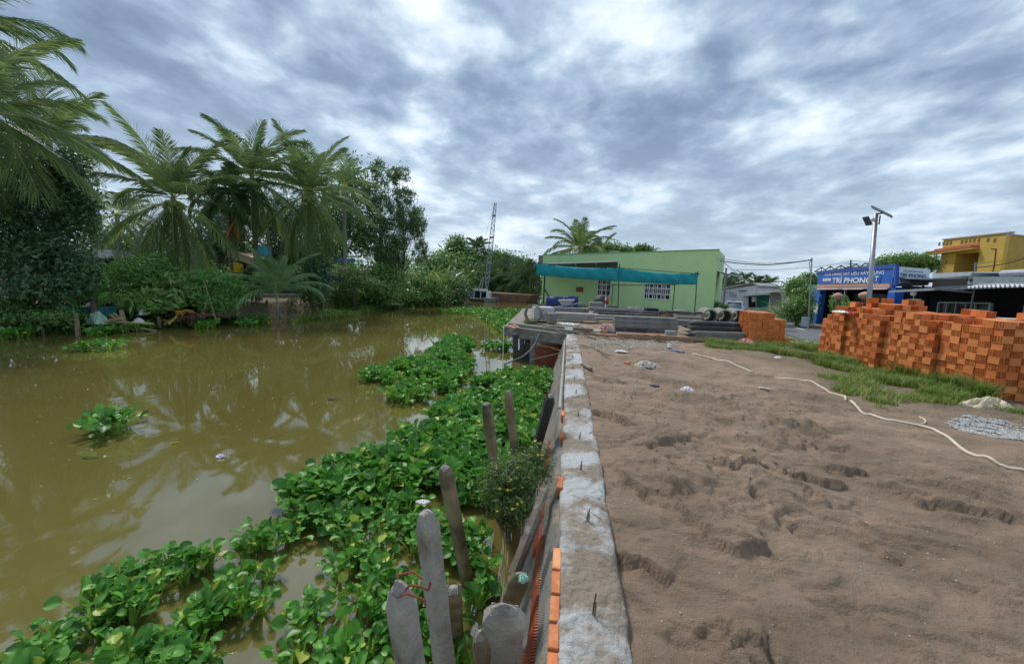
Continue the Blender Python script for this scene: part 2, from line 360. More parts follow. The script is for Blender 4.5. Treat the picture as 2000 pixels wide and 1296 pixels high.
def ground_mat():
    m,t,b,o=new_mat('ground_soil'); L=t.links.new
    geo=t.nodes.new('ShaderNodeNewGeometry')
    def no(sc,d=6,r=.6,src=None,st=None,rot=0):
        n=t.nodes.new('ShaderNodeTexNoise'); n.inputs['Scale'].default_value=sc; n.inputs['Detail'].default_value=d; n.inputs['Roughness'].default_value=r
        if st:
            mp=t.nodes.new('ShaderNodeMapping'); mp.inputs['Scale'].default_value=st; mp.inputs['Rotation'].default_value=(0,0,rot); L(geo.outputs['Position'],mp.inputs[0]); L(mp.outputs[0],n.inputs[0])
        else: L(geo.outputs['Position'],n.inputs[0])
        return n.outputs[0]
    def ramp(s,stops):
        r=t.nodes.new('ShaderNodeValToRGB'); L(s,r.inputs[0]); e=r.color_ramp
        e.elements[0].position=stops[0][0]; e.elements[0].color=(*stops[0][1],1); e.elements[1].position=stops[-1][0]; e.elements[1].color=(*stops[-1][1],1)
        for p,c in stops[1:-1]: q=e.elements.new(p); q.color=(*c,1)
        return r.outputs[0]
    def mix(f,a,b_):
        x=t.nodes.new('ShaderNodeMixRGB'); L(f,x.inputs[0]) if not isinstance(f,float) else setattr(x.inputs[0],'default_value',f)
        L(a,x.inputs[1]); L(b_,x.inputs[2]); return x.outputs[0]
    big=ramp(no(.8,5),[(.3,(.19,.14,.095)),(.5,(.31,.225,.155)),(.7,(.43,.32,.225))])
    pink=ramp(no(1.9,6,.65,st=(1,1.7,1),rot=.5),[(.42,(.24,.175,.12)),(.62,(.44,.295,.21))])
    sand=mix(.45,big,pink)
    gr=ramp(no(190,2),[(.30,(.55,.55,.55)),(.5,(1,1,1)),(.72,(1.25,1.22,1.2))])
    mu=t.nodes.new('ShaderNodeMixRGB'); mu.blend_type='MULTIPLY'; mu.inputs[0].default_value=.55; L(sand,mu.inputs[1]); L(gr,mu.inputs[2]); sand=mu.outputs[0]
    soil=ramp(no(1.2,6),[(.35,(.13,.10,.06)),(.6,(.24,.185,.12)),(.75,(.12,.15,.05))])
    # which soil: decided by place on the plot
    at=t.nodes.new('ShaderNodeAttribute'); at.attribute_name='v'
    c=mix(at.outputs['Fac'],sand,soil)
    L(c,b.inputs['Base Color'])
    b.inputs['Roughness'].default_value=.85; b.inputs['Specular IOR Level'].default_value=.3
    n1=no(14,8,.72); n2=no(5,6,.6,st=(1,1.9,1),rot=.5); ad=t.nodes.new('ShaderNodeMath'); ad.operation='ADD'; L(n1,ad.inputs[0]); L(n2,ad.inputs[1])
    n3=no(70,4,.7); a2=t.nodes.new('ShaderNodeMath'); a2.operation='MULTIPLY_ADD'; L(n3,a2.inputs[0]); a2.inputs[1].default_value=.3; L(ad.outputs[0],a2.inputs[2])
    bp=t.nodes.new('ShaderNodeBump'); bp.inputs['Strength'].default_value=1; bp.inputs['Distance'].default_value=.05; L(a2.outputs[0],bp.inputs['Height']); L(bp.outputs[0],b.inputs['Normal'])
    return m
M_ground=ground_mat()
go=gridmesh('ground',M_ground,XX,YY,ZZ); tag(go,kind='structure')
gpoly=pxpoly([(1370,662),(1480,668),(1600,680),(1640,700),(2100,800),(2100,840),(1900,820),(1800,805),(1720,790),(1650,765),(1560,730),(1480,705),(1400,690)],-.05)
_l,_g=lg(XX,YY); _f=froad(_l,_g)
dd=np.full(XX.shape,1e9)
for i in range(len(gpoly)): dd=np.minimum(dd,segd(XX,YY,gpoly[i],gpoly[(i+1)%len(gpoly)]))
ig=inpoly(XX,YY,gpoly)
soilv=np.clip(np.where(ig,.25+dd*1.1,.35-dd*1.4),0,.8)*(.4+.9*fbm(XX*2,YY*2,3,8))
soilv=np.where((_f>-8.4)|(_l<-1)|(_g>27),1,soilv)
go.data.attributes['v'].data.foreach_set('value',np.clip(soilv,0,1).astype(np.float32).ravel())
# water
def water_mat():
    m,t,b,o=new_mat('muddy_water'); L=t.links.new
    geo=t.nodes.new('ShaderNodeNewGeometry')
    n=t.nodes.new('ShaderNodeTexNoise'); n.inputs['Scale'].default_value=.16; n.inputs['Detail'].default_value=4; L(geo.outputs['Position'],n.inputs[0])
    r=t.nodes.new('ShaderNodeValToRGB'); L(n.outputs[0],r.inputs[0]); e=r.color_ramp
    e.elements[0].position=.3; e.elements[0].color=(.115,.097,.026,1); e.elements[1].position=.7; e.elements[1].color=(.155,.130,.038,1)
    L(r.outputs[0],b.inputs['Base Color']); b.inputs['Roughness'].default_value=.03; b.inputs['IOR'].default_value=2.1
    mp=t.nodes.new('ShaderNodeMapping'); mp.inputs['Scale'].default_value=(1,.55,1); mp.inputs['Rotation'].default_value=(0,0,R(60)); L(geo.outputs['Position'],mp.inputs[0])
    n2=t.nodes.new('ShaderNodeTexNoise'); n2.inputs['Scale'].default_value=1.5; n2.inputs['Detail'].default_value=3; n2.inputs['Roughness'].default_value=.5; L(mp.outputs[0],n2.inputs[0])
    n3=t.nodes.new('ShaderNodeTexNoise'); n3.inputs['Scale'].default_value=.25; n3.inputs['Detail'].default_value=2; L(geo.outputs['Position'],n3.inputs[0])
    r3=t.nodes.new('ShaderNodeMapRange'); r3.inputs[1].default_value=.4; r3.inputs[2].default_value=.65; r3.inputs[3].default_value=.04; r3.inputs[4].default_value=.13; L(n3.outputs[0],r3.inputs[0])
    bp=t.nodes.new('ShaderNodeBump'); bp.inputs['Distance'].default_value=.05; L(r3.outputs[0],bp.inputs['Strength']); L(n2.outputs[0],bp.inputs['Height']); L(bp.outputs[0],b.inputs['Normal'])
    return m
wp=[Vector((.1,-60,WZ)),Vector((.1,13.6,WZ)),Q(2.6,14.0,WZ),Q(2.6,24,WZ),Q(6,40,WZ),Q(9,70,WZ),Q(-9,70,WZ),Q(-16,35,WZ),Q(-24,16,WZ),Q(-40,-6,WZ),Q(-70,-60,WZ)]
w=MB(); w.add(wp,[tuple(range(len(wp)))[::-1]]); wo=w.build('water',water_mat()); tag(wo,kind='structure')
if wo.data.polygons[0].normal.z<0: wo.data.flip_normals()
# road: strip along the shop fronts
M_asph=mat('asphalt',(.16,.165,.175),(.12,.125,.135),.85,3,.25,60)
ud=Vector((.277,.961)); nd=Vector((.961,-.277))
def RD(s,f,z=0): # s metres along the road, f offset from the shop fronts
    l=25.2+ud.x*s+nd.x*f; g=35+ud.y*s+nd.y*f; v=Q(l,g,z); return v
def strip(f0,f1,s0,s1,z): return [RD(s0,f0,z),RD(s0,f1,z),RD(s1,f1,z),RD(s1,f0,z)]
r=MB(); r.hexa(strip(-5.4,-1.4,-45,90,-1.35),strip(-5.4,-1.4,-45,90,-1.10)); ro=r.build('road',M_asph); tag(ro,kind='structure')
M_line=mat('road_paint',(.75,.75,.72),(.5,.5,.48),.7,8,0)
r=MB()
for k in range(-8,12): r.hexa(strip(-3.46,-3.34,k*4,k*4+1.5,-1.099),strip(-3.46,-3.34,k*4,k*4+1.5,-1.094))
r.build('lane_marking',M_line,parent=ro)
# ================================================================ retaining wall
XL,XR=.033,.396; WY0,WY1=-1.0,13.2
def wall_mat():
    m=mat('mortar_cap',(.31,.255,.195),(.21,.165,.125),.92,5,1,32,c3=(.47,.475,.47),s3=1.7,t3=(.47,.55),dist=.03)
    return m
M_cap=wall_mat()
M_render=mat('cement_render',(.24,.235,.215),(.15,.145,.12),.9,6,.9,30,c3=(.30,.24,.18),s3=3)
M_brick=mat('clay_brick',(.62,.20,.065),(.50,.15,.05),.75,9,.25,50,c3=(.68,.30,.13),s3=4,rand=.16)
M_brickred=mat('red_brick_wet',(.42,.11,.05),(.28,.07,.04),.7,9,.4,40)
M_rebar=mat('rusty_steel',(.16,.075,.04),(.09,.05,.03),.8,20,.3)
wl=thing('retaining_wall','long low brick retaining wall with rough mortar cap between canal and sand','wall',((XL+XR)/2,2,WZ))
rng=np.random.default_rng(3)
# cap: beam with an uneven surface and edges
ny=760; nx=26; yy=WY0+(WY1-WY0)*np.linspace(0,1,ny)**1.35
cap=LB(); prof=[]
V=np.zeros((ny,nx+4,3))
el=(fbm(yy*3,yy*0,4,5)-.5)*.028; er=(fbm(yy*2.2,yy*0+9,4,6)-.5)*.045
for i in range(nx):
    t=i/(nx-1); x=XL+el+(XR+er-XL-el)*t
    rough=np.where(fbm(x*1.3+yy*.0,yy*1.1,3,71)>.5,1.0,.35)
    z=.022*(fbm(x*6,yy*6,3,15)-.5)+.045*rough*(fbm(x*24,yy*24,4,16,.65)-.5)-.03*((abs(t-.5)*2)**8)
    V[:,i+2]=np.stack([x,yy,z],-1)
V[:,0]=np.stack([XL+el+.004,yy,yy*0-.24],-1); V[:,1]=np.stack([XL+el,yy,yy*0-.07],-1)
V[:,nx+2]=np.stack([XR+er,yy,yy*0-.10],-1); V[:,nx+3]=np.stack([XR+er-.004,yy,yy*0-.35],-1)
I=np.arange(ny*(nx+4)).reshape(ny,nx+4); F=np.stack([I[:-1,:-1],I[:-1,1:],I[1:,1:],I[1:,:-1]],-1).reshape(-1,4)
cap.add(V,F,np.zeros(V.shape[0]*V.shape[1])); cap.build('cap',M_cap,parent=wl,smooth_=True)
# rendered leaning face down to the water
fc=LB(); nyy=260; nz=26; yy=WY0+(WY1-WY0)*np.linspace(0,1,nyy)**1.3; tz=np.linspace(0,1,nz)
Yg,Tg=np.meshgrid(yy,tz,indexing='ij')
Xf=XL-.012-.44*Tg**1.0+(fbm(Yg*2.5,Tg*5,4,81)-.5)*.05-.02*(Tg<.2); Zf=-.085-1.35*Tg; Xf[:,0]=XL+.012
I=np.arange(nyy*nz).reshape(nyy,nz); F=np.stack([I[:-1,:-1],I[:-1,1:],I[1:,1:],I[1:,:-1]],-1).reshape(-1,4)
fc.add(np.stack([Xf,Yg,Zf],-1),F,np.zeros(nyy*nz)); fc.build('rendered_face',M_render,parent=wl,smooth_=True)
core=MB(); core.hexa([(XL-.35,WY0,-2.2),(XR-.02,WY0,-2.2),(XR-.02,WY1,-2.2),(XL-.35,WY1,-2.2)],[(XL+.012,WY0,-.06),(XR-.012,WY0,-.06),(XR-.012,WY1,-.06),(XL+.012,WY1,-.06)])
core.build('core',M_render,parent=wl)
# exposed brick edges beside the cap
yb=1.0
k=0
while yb<6.5:
    L=.18*(.8+.5*rng.random()); 
    show=(yb<2.05) or (rng.random()<.3 and yb<5.2)
    if show:
        mb=MB(); mb.box((XL-.010,yb+L/2,-.045),(.05,L-.012,.085),bev=.004); mb.build('edge_brick',M_brick,parent=wl)
    yb+=L+.008
for yb,L in ((1.17,.17),(1.34,.12)):
    mb=MB(); mb.box((XR+.012,yb+L/2,-.05),(.035,L-.01,.08),bev=.004); mb.build('edge_brick',M_brick,parent=wl)
# ribbed raw brick strips where the render is missing
def face_pt(y,t,out=0): return Vector((XL-.012-.44*t-out,y,-.10-1.35*t))
for y0,y1,t0,wd_,tilt in ((1.25,2.35,.44,.09,.0),(1.35,2.7,.20,.09,.0),(1.5,2.3,.34,.05,.0),(2.7,3.3,.24,.08,.02),(3.3,4.1,.30,.12,.03),(4.6,5.6,.3,.1,.03)):
    mb=MB(); n=int((y1-y0)/.02)
    for i in range(n):
        y=y0+i*.02; j=(fbm(np.array([y*7.]),np.array([t0*50]),3,3)[0]-.5)*.03
        a=face_pt(y,t0+j,.024); b=face_pt(y,t0+wd_+j,.024); a2=face_pt(y+.011,t0+j,.024); b2=face_pt(y+.011,t0+wd_+j,.024)
        o_=Vector((.03,0,.01)); mb.hexa([a+o_,b+o_,b2+o_,a2+o_],[a,b,b2,a2])
    mb.build('exposed_brick',M_brickred if wd_!=.05 else M_brick,parent=wl)
# rebar stubs along the cap
for x,y,h in ((1157,1205,.13),(1147,1020,.10),(1133,920,.10),(1131,858,.08),(1128,815,.08),(1124,770,.09),(1121,742,.08),(1118,722,.09),(1118,700,.09),(1116,684,.08)):
    b=G(x,y,-.01); mb=MB()
    mb.tube([b+Vector((0,0,-.02)),b+Vector((.004,0,h*.6)),b+Vector((.012,.01,h))],.0045,6)
    mb.tube([b+Vector((.01,.0,-.02)),b+Vector((.012,-.01,h*.75))],.0035,6)
    mb.build('rebar_stub',M_rebar,parent=wl)
b=G(1147,1015,0); mb=MB(); mb.tube([b+Vector((-.01,-.03,.0)),b+Vector((0,0,.07)),b+Vector((.04,-.01,.055)),b+Vector((.10,-.03,.03))],.003,5); mb.build('rebar_stub',M_rebar,parent=wl)
# ================================================================ plants
M_palm=leafmat('palm_leaf',(.075,.13,.048),(.24,.33,.12),.42,.36,tip=(.50,.50,.10))
M_palmfar=leafmat('palm_leaf_far',(.055,.105,.045),(.14,.21,.09),.5,.2,tip=(.22,.27,.10))
M_palmyoung=leafmat('young_palm_leaf',(.10,.19,.075),(.26,.40,.16),.4,.3,tip=(.30,.40,.10))
M_dead=leafmat('dead_frond',(.30,.12,.03),(.62,.30,.05),.6,.3,tip=(.7,.4,.08))
M_dark=leafmat('dark_leaf',(.045,.10,.05),(.14,.24,.10),.33,.2,tip=(.17,.28,.12))
M_mid=leafmat('mid_leaf',(.08,.165,.042),(.22,.37,.085),.45,.25,tip=(.16,.26,.07))
M_euc=leafmat('narrow_leaf',(.08,.15,.06),(.19,.29,.11),.5,.25,tip=(.15,.22,.08))
M_bright=leafmat('bright_leaf',(.09,.23,.05),(.26,.50,.12),.4,.3,tip=(.25,.42,.12))
M_reed=leafmat('reed_leaf',(.07,.13,.03),(.22,.30,.07),.5,.3,tip=(.55,.45,.10))
M_hya=leafmat('water_plant_leaf',(.045,.15,.025),(.17,.42,.06),.42,.25,tip=(.36,.44,.07),spec=.35)
M_grass=leafmat('grass_blade',(.09,.15,.025),(.24,.32,.06),.6,.3,tip=(.42,.38,.16))
M_bark=mat('bark',(.16,.14,.11),(.09,.075,.06),.9,5,.6,14,stretch=(1,1,3))
M_barkpale=mat('pale_bark',(.34,.33,.30),(.2,.19,.17),.85,6,.3,20,stretch=(1,1,4))
M_nut=mat('green_husk',(.22,.26,.05),(.14,.16,.04),.5,6,0)
def frond(lb,base,az,el0,L,droop,nl,rng,v=.5,lmax=.95,w=.055,sag=.35,roll=0,rw=.05):
    m=14; t=np.linspace(0,1,m); el=el0-droop*t**1.35; azv=az+roll*.25*t
    T=np.stack([np.cos(el)*np.sin(azv),np.cos(el)*np.cos(azv),np.sin(el)],-1)
    seg=T*(L/(m-1)); Pp=np.array(base)[None]+np.concatenate([[[0,0,0]],np.cumsum(seg[:-1],0)])
    S0=np.stack([np.cos(azv),-np.sin(azv),0*azv],-1); U0=np.cross(S0,T)
    # stalk: two crossed ribbons
    ww=(rw*(1-t*.85))[:,None]
    for D in (S0,U0):
        V=np.stack([Pp-D*ww*.5,Pp+D*ww*.5],1); I=np.arange(m*2).reshape(m,2)
        lb.add(V,np.stack([I[:-1,0],I[:-1,1],I[1:,1],I[1:,0]],-1),np.full(m*2,.96 if v<.96 else 1.))
    ts=np.linspace(.13,.995,nl)+rng.uniform(-.3,.3,nl)/nl*.8; ts=np.clip(ts,.1,1)
    def ip(A): return np.stack([np.interp(ts,t,A[:,k]) for k in range(3)],-1)
    B=ip(Pp); Ti=ip(T); Si=ip(S0); Ui=ip(U0)
    ll=lmax*np.sin(np.pi*np.clip(.13+.80*ts,0,1))**.75*(1-.25*(ts>.97))
    for sg in (-1,1):
        a=np.radians(30+38*ts+rng.uniform(-7,7,nl)); c=np.cos(a)[:,None]; s=np.sin(a)[:,None]
        up=rng.uniform(-.05,.28,nl)[:,None]
        D=Si*sg*c+Ti*s+Ui*up*.6; D/=np.linalg.norm(D,axis=1)[:,None]
        lf=(ll*rng.uniform(.85,1.1,nl))[:,None]; sg_=(sag*rng.uniform(.6,1.4,nl))[:,None]
        Z=np.array([0,0,-1.])[None]
        mid=B+D*lf*.5+Z*lf*.10*sg_/.35; tip=B+D*lf*(1-.25*sg_)+Z*lf*sg_
        W=(Ti*.75+Ui*.5); W/=np.linalg.norm(W,axis=1)[:,None]
        V=np.stack([B-W*w*.3,B+W*w*.3,mid-W*w*.5,mid+W*w*.5,tip-W*w*.08,tip+W*w*.08],1)
        I=np.arange(nl*6).reshape(nl,6)
        F=np.concatenate([I[:,[0,1,3,2]],I[:,[2,3,5,4]]])
        vv=np.clip(v+rng.normal(0,.13,nl),0,.88); 
        A=np.repeat(vv[:,None],6,1); A[:,4:]=np.clip(A[:,4:]+.08,0,.9)
        lb.add(V,F,A)
def palm(label,px,d,L,n,seed,group='coconut palms along the far bank',nuts=0,tr=.15,lean=(0,0),gz=-.3,m=None,els=(85,-45),nl=70,lmax=1.1,name='coconut_palm',trunkmat=None,hang=.0,w=.046,bare=False,yellow=0,rot=0,C=None):
    rng=np.random.default_rng(seed); C=P(px[0],px[1],d) if C is None else C
    base=Vector((C.x+lean[0],C.y+lean[1],gz))
    th=thing(name,label,'palm tree',base,group=group)
    mb=MB(); k=12; pts=[];rr=[]
    for i in range(k+1):
        t=i/k; p=base.lerp(C,t); p.x-=lean[0]*.35*math.sin(t*math.pi); p.y-=lean[1]*.35*math.sin(t*math.pi); pts.append(p); rr.append(tr*(1.5 if i==0 else 1.0-.25*t)*(1+.05*(i%2)))
    pts[0].z-=.4
    mb.tube(pts,rr,9); mb.build('trunk',trunkmat or M_barkpale,parent=th,smooth_=True)
    lb=LB(); ga=2.39996
    for i in range(n):
        t=i/(n-1); el=R((np.interp(t,[0,.12,.32,.6,.68,1],[88,70,42,2,-36,-74]) if els[1]<=-60 else els[0]+(els[1]-els[0])*t**.85)+rng.normal(0,5)); az=ga*i+rng.normal(0,.15)+rot
        dr=R(48+55*t*(1-.3*t))*rng.uniform(.75,1.3) if el>R(-5) else R(35+hang)*rng.uniform(.8,1.2)
        LL=L*rng.uniform(.85,1.08)*(.75 if t<.08 else 1)
        frond(lb,C,az,el,LL,dr,nl,rng,v=.30+.35*rng.random()+.12*(t>.6),lmax=lmax*rng.uniform(.9,1.1),w=w,sag=.16+.3*t,roll=rng.normal(0,1))
    lb.build('crown',m or M_palm,parent=th)
    if yellow:
        for i in range(yellow):
            lb=LB(); frond(lb,C,rng.uniform(0,6.3),R(-50),L*.55,R(30),30,rng,v=.5,lmax=.5,sag=.6); lb.build('dead_frond',M_dead,parent=th)
    if nuts:
        mb=MB(); mb.lathe((0,0,0),[(.03,-.15),(.10,-.09),(.125,0),(.10,.10),(.03,.15)],9); proto=None
        for i in range(nuts):
            a=rng.uniform(0,6.28); p=C+Vector((math.sin(a)*.36*rng.uniform(.6,1.1),math.cos(a)*.36*rng.uniform(.6,1.1),-.15-.35*rng.random()))
            if proto is None:
                proto=mb.build('coconut',M_nut,smooth_=True); o=proto
            else: o=proto.copy(); col.objects.link(o)
            o.parent=th; o.location=pm(th).inverted()@p
    return th
def leaves(lb,pos,size,rng,ratio=.45,v=None,up=.35,drop=0,out=None,jit=1.0):
    n=len(pos); s=size*rng.uniform(.65,1.25,n)
    nrm=rng.normal(0,jit,(n,3)); nrm[:,2]+=up*2
    if out is not None: nrm+=out*1.0
    nrm/=np.linalg.norm(nrm,axis=1)[:,None]+1e-9
    a=rng.normal(0,1,(n,3)); a[:,2]-=drop; a-=nrm*(a*nrm).sum(1)[:,None]; a/=np.linalg.norm(a,axis=1)[:,None]+1e-9
    b=np.cross(nrm,a); s=s[:,None]
    V=np.stack([pos-a*s*.5,pos+b*s*ratio*.5-a*s*.08+nrm*s*.06,pos+a*s*.5,pos-b*s*ratio*.5-a*s*.08+nrm*s*.06],1)
    I=np.arange(n*4).reshape(n,4); vv=v if v is not None else rng.random(n)
    lb.add(V,I,np.repeat(np.clip(vv,0,1)[:,None],4,1))
def crown(lb,blobs,n,size,rng,ratio=.45,ncl=26,drop=0,up=.35,dense=.55,bias=0,spr=1):
    """blobs in picture measure (x,y,depth,rx,ry[,rdepth]); leaves gathered in clusters that leave gaps"""
    wts=np.array([b[3]*b[4]*(b[2]/25)**2 for b in blobs],float); wts/=wts.sum()
    for b,wt in zip(blobs,wts):
        c=np.array(P(b[0],b[1],b[2])); k=b[2]/FP; rx=b[3]*k; rz=b[4]*k; ry=(b[5]*k if len(b)>5 else rx*.8)
        K=max(5,int(ncl*wt*len(blobs)**.5))
        dirs=rng.normal(0,1,(K,3)); dirs/=np.linalg.norm(dirs,axis=1)[:,None]
        rad=rng.uniform(.35,1,K)**.6
        ctr=dirs*rad[:,None]*.86; m=int(n*wt)+1
        idx=rng.integers(0,K,m); sp=(.20+.12*rng.random(K))*spr
        q=ctr[idx]+rng.normal(0,1,(m,3))*sp[idx][:,None]
        fill=rng.random(m)<(1-dense); q[fill]=rng.normal(0,.45,(fill.sum(),3))
        pos=c[None]+q*np.array([rx,ry,rz])[None]
        v=.25+.5*rng.random(m)+.22*(rng.random(K)[idx]-.5)+bias
        v=np.clip(v,0,.86); v[rng.random(m)<.03]=1
        leaves(lb,pos,size,rng,ratio,v,up,drop,out=q*.8)
def tree(name,label,cat,blobs,n,size,m,seed,group=None,gz=-.3,ratio=.45,trunk=.14,tm=None,drop=0,up=.35,stems=1,dense=.55,ncl=26,limbs=True,basepx=None,bias=0,spr=1):
    rng=np.random.default_rng(seed); cs=[P(b[0],b[1],b[2]) for b in blobs]
    c=sum(cs,Vector())/len(cs); bx=P(basepx[0],basepx[1],basepx[2]) if basepx else c
    base=Vector((bx.x,bx.y,gz))
    th=thing(name,label,cat,base,group=group)
    mb=MB()
    for s in range(stems):
        o=Vector((rng.normal(0,.12),rng.normal(0,.12),0))*(0 if stems==1 else 1)*3
        top=c+Vector((rng.normal(0,.2),rng.normal(0,.2),0)); fork=base.lerp(top,.45)+Vector((rng.normal(0,.1),rng.normal(0,.1),0))
        mb.tube([base+o-Vector((0,0,.4)),base+o*.9+Vector((0,0,.3)),fork+o*.5,top+o*.3],[trunk*1.3,trunk,trunk*.7,trunk*.35],7)
        if limbs:
            for q in cs:
                f=base.lerp(top,.3+.3*rng.random())+o*.5
                mb.tube([f,f.lerp(q,.5)+Vector((0,0,.15)),q+Vector((0,0,.1))],[trunk*.45,trunk*.3,trunk*.12],5)
    mb.build('trunk',tm or M_bark,parent=th,smooth_=True)
    lb=LB(); crown(lb,blobs,n,size,rng,ratio,ncl,drop,up,dense,bias,spr); lb.build('crown',m,parent=th)
    return th
# ---- left bank palms
palm('tall coconut palm cut by the left edge of the picture, upper crown',(-75,45),15.5,3.6,20,1,els=(85,-30))
palm('big near coconut palm leaning over the dark tree at the left edge',(-38,215),14.0,3.9,26,42,lean=(-2.5,0),trunkmat=M_bark,nl=92,lmax=1.12,els=(80,-50),tr=.17,rot=.5)
palm('coconut palm rising behind the dark leafy tree',(95,275),20,3.9,18,7,els=(85,-10),nl=76,lmax=1.15)
palm('coconut palm with hanging yellow-ribbed fronds and green coconuts, left of the slender dark palm',(338,388),22,4.5,30,12,nuts=14,els=(88,-62),nl=92,lmax=1.12,gz=-.3)
palm('low coconut palm with drooping fronds beside the white roof',(228,418),25,3.9,17,5,els=(50,-55),nl=50)
palm('tall coconut palm with a pale bare trunk, third from the left among the clear palms',(492,345),25,4.2,30,23,els=(88,-62),nl=92,lmax=1.12,nuts=8,lean=(.0,.2))
palm('coconut palm with yellow coconuts right of the pale trunked palm',(603,378),26,4.4,31,31,els=(88,-64),nl=92,lmax=1.12,nuts=12)
palm('coconut palm half hidden behind the rightmost large palm',(672,365),30,3.4,15,9,els=(85,-45),nl=44)
palm('slender dark areca palm with one yellow dying frond',(446,372),24,2.5,20,14,name='areca_palm',tr=.07,els=(70,-50),nl=34,lmax=.75,w=.10,m=M_dark,yellow=0,trunkmat=M_bark)
t=bpy.data.objects['areca_palm']; lb=LB(); rr=np.random.default_rng(2)
for a in (0,1,2.2,4): frond(lb,P(461,428,24),a,R(-55),1.25,R(25),26,rr,v=.6,lmax=.35,sag=.7)
lb.build('dead_frond',M_dead,parent=t)
palm('young stemless coconut palm on the bare bank soil',(541,572),22.4,3.0,19,77,name='young_palm',group=None,tr=.06,els=(86,22),m=M_palmyoung,nl=50,lmax=.75,gz=-.45,w=.04)
# ---- left bank trees
tree('leafy_tree','large dark glossy tree filling the left edge under the palms','tree',
 [(112,325,17,62,58),(60,400,17.5,105,80),(150,415,17,48,70),(40,500,17,105,75),(125,520,16.8,62,65),(5,330,18,55,55),(70,560,16.5,90,35)],26000,.21,M_dark,101,spr=.8,ratio=.42,ncl=80,dense=.88,basepx=(60,600,17))
tree('leafy_tree','dark tree in the gap behind the palm with hanging yellow-ribbed fronds','tree',[(250,480,29,80,45),(190,520,29,60,40),(300,510,29,70,40)],7000,.3,M_dark,102,ncl=40,group='trees behind the palms')
tree('leafy_tree','dark tree behind the slender areca palm','tree',[(420,430,31,50,60),(400,490,31,60,45),(455,480,31,45,50)],7000,.3,M_dark,103,ncl=40,group='trees behind the palms')
tree('leafy_tree','dark tree behind the pale bare palm trunk','tree',[(545,430,33,45,60),(560,490,33,45,40)],5500,.3,M_dark,104,ncl=40,group='trees behind the palms')
tree('leafy_tree','dark green tree behind the palm with yellow coconuts','tree',[(640,420,34,55,65),(620,490,34,60,45),(690,360,35,40,42),(700,450,34,45,60)],11000,.3,M_mid,105,ncl=60,group='trees behind the palms',bias=-.15)
tree('narrow_leaved_tree','tall airy narrow-leaved tree at the end of the palm row, left one of two','tree',
 [(745,340,34,26,30),(727,385,34,28,35),(752,410,34,30,45),(732,460,34,32,45),(755,490,34,35,35)],9500,.24,M_euc,106,spr=.5,ratio=.3,drop=1.4,up=.1,ncl=90,dense=.95,trunk=.07,tm=M_bark,stems=2,group='airy narrow-leaved trees',basepx=(735,580,34))
tree('narrow_leaved_tree','wide airy narrow-leaved tree at the end of the palm row, right one of two','tree',
 [(780,342,35,24,24),(787,385,34,26,26),(800,425,34,34,32),(775,455,34,34,36),(815,440,34,20,32),(770,500,34,42,32),(820,490,35,18,30)],13000,.24,M_euc,107,spr=.5,ratio=.3,drop=1.4,up=.1,ncl=120,dense=.95,trunk=.07,tm=M_bark,stems=3,group='airy narrow-leaved trees',basepx=(785,580,34))
# ---- bank shrubs
def shrub(label,blobs,n,size,m,seed,**k):
    k.setdefault('trunk',.035); k.setdefault('limbs',True); k.setdefault('group','shrubs on the far bank'); k.setdefault('stems',3)
    nm=k.pop('name','shrub')
    return tree(nm,label,'bush',blobs,n,size,m,seed,**k)
shrub('light green cassava-like shrub below the white roof, left of the two',[(262,530,20,55,30),(305,520,20.5,40,22),(240,565,19.5,50,25)],6500,.24,M_bright,201,ratio=.22,ncl=50,bias=-.08)
shrub('light green finely cut shrub leaning over a stick by the water',[(405,545,20.5,42,25),(440,560,20.5,42,28),(385,575,20,45,25),(425,590,20,40,20)],7500,.22,M_bright,202,ratio=.2,ncl=50,bias=-.02)
shrub('broad upright-leaved plants between the two light green shrubs',[(340,565,20,55,30),(310,590,19,50,18),(280,590,18.6,50,20)],2600,.42,M_mid,203,ratio=.3,up=-.2,ncl=40,bias=.12)
shrub('dark clipped bush left of the young palm',[(495,545,24,26,26),(480,570,23.5,30,18)],2600,.2,M_dark,204,bias=.1)
shrub('dark glossy bush right of the young palm',[(622,525,26,28,28),(612,565,25.5,30,32)],4200,.2,M_dark,205,ratio=.5,bias=.08)
shrub('flat-layered feathery green tree over the bank, beside the dark bush',[(680,530,29,42,14),(700,550,29,48,14),(670,565,28.5,36,14)],5000,.25,M_mid,206,ratio=.2,up=1.5,bias=-.05)
shrub('leafy green bush under the airy trees',[(755,540,33,40,26),(745,570,32,45,25),(725,545,32.5,30,25)],5200,.26,M_mid,207,bias=-.03,ratio=.5)
shrub('dense green bush hanging to the water, nearest the yellow-green reeds',[(820,560,37,42,34),(850,575,38,36,26),(795,580,35.5,34,22)],7000,.27,M_mid,208,ratio=.5,bias=.02)
shrub('dark bush hanging over the canal beside the crane barge',[(885,560,41,30,30),(900,570,42,18,24)],3500,.28,M_dark,209,bias=.12)
shrub('green undergrowth below the dark tree at the left edge',[(60,625,16,62,22),(120,620,16,40,18),(20,600,16.3,40,20)],4800,.14,M_mid,210,gz=-.7,bias=-.12)
shrub('pale broad banana-like clump beside the teal sheet',[(165,560,17.5,22,30),(180,540,17.6,16,18)],420,.5,M_bright,211,ratio=.35,up=-.2)
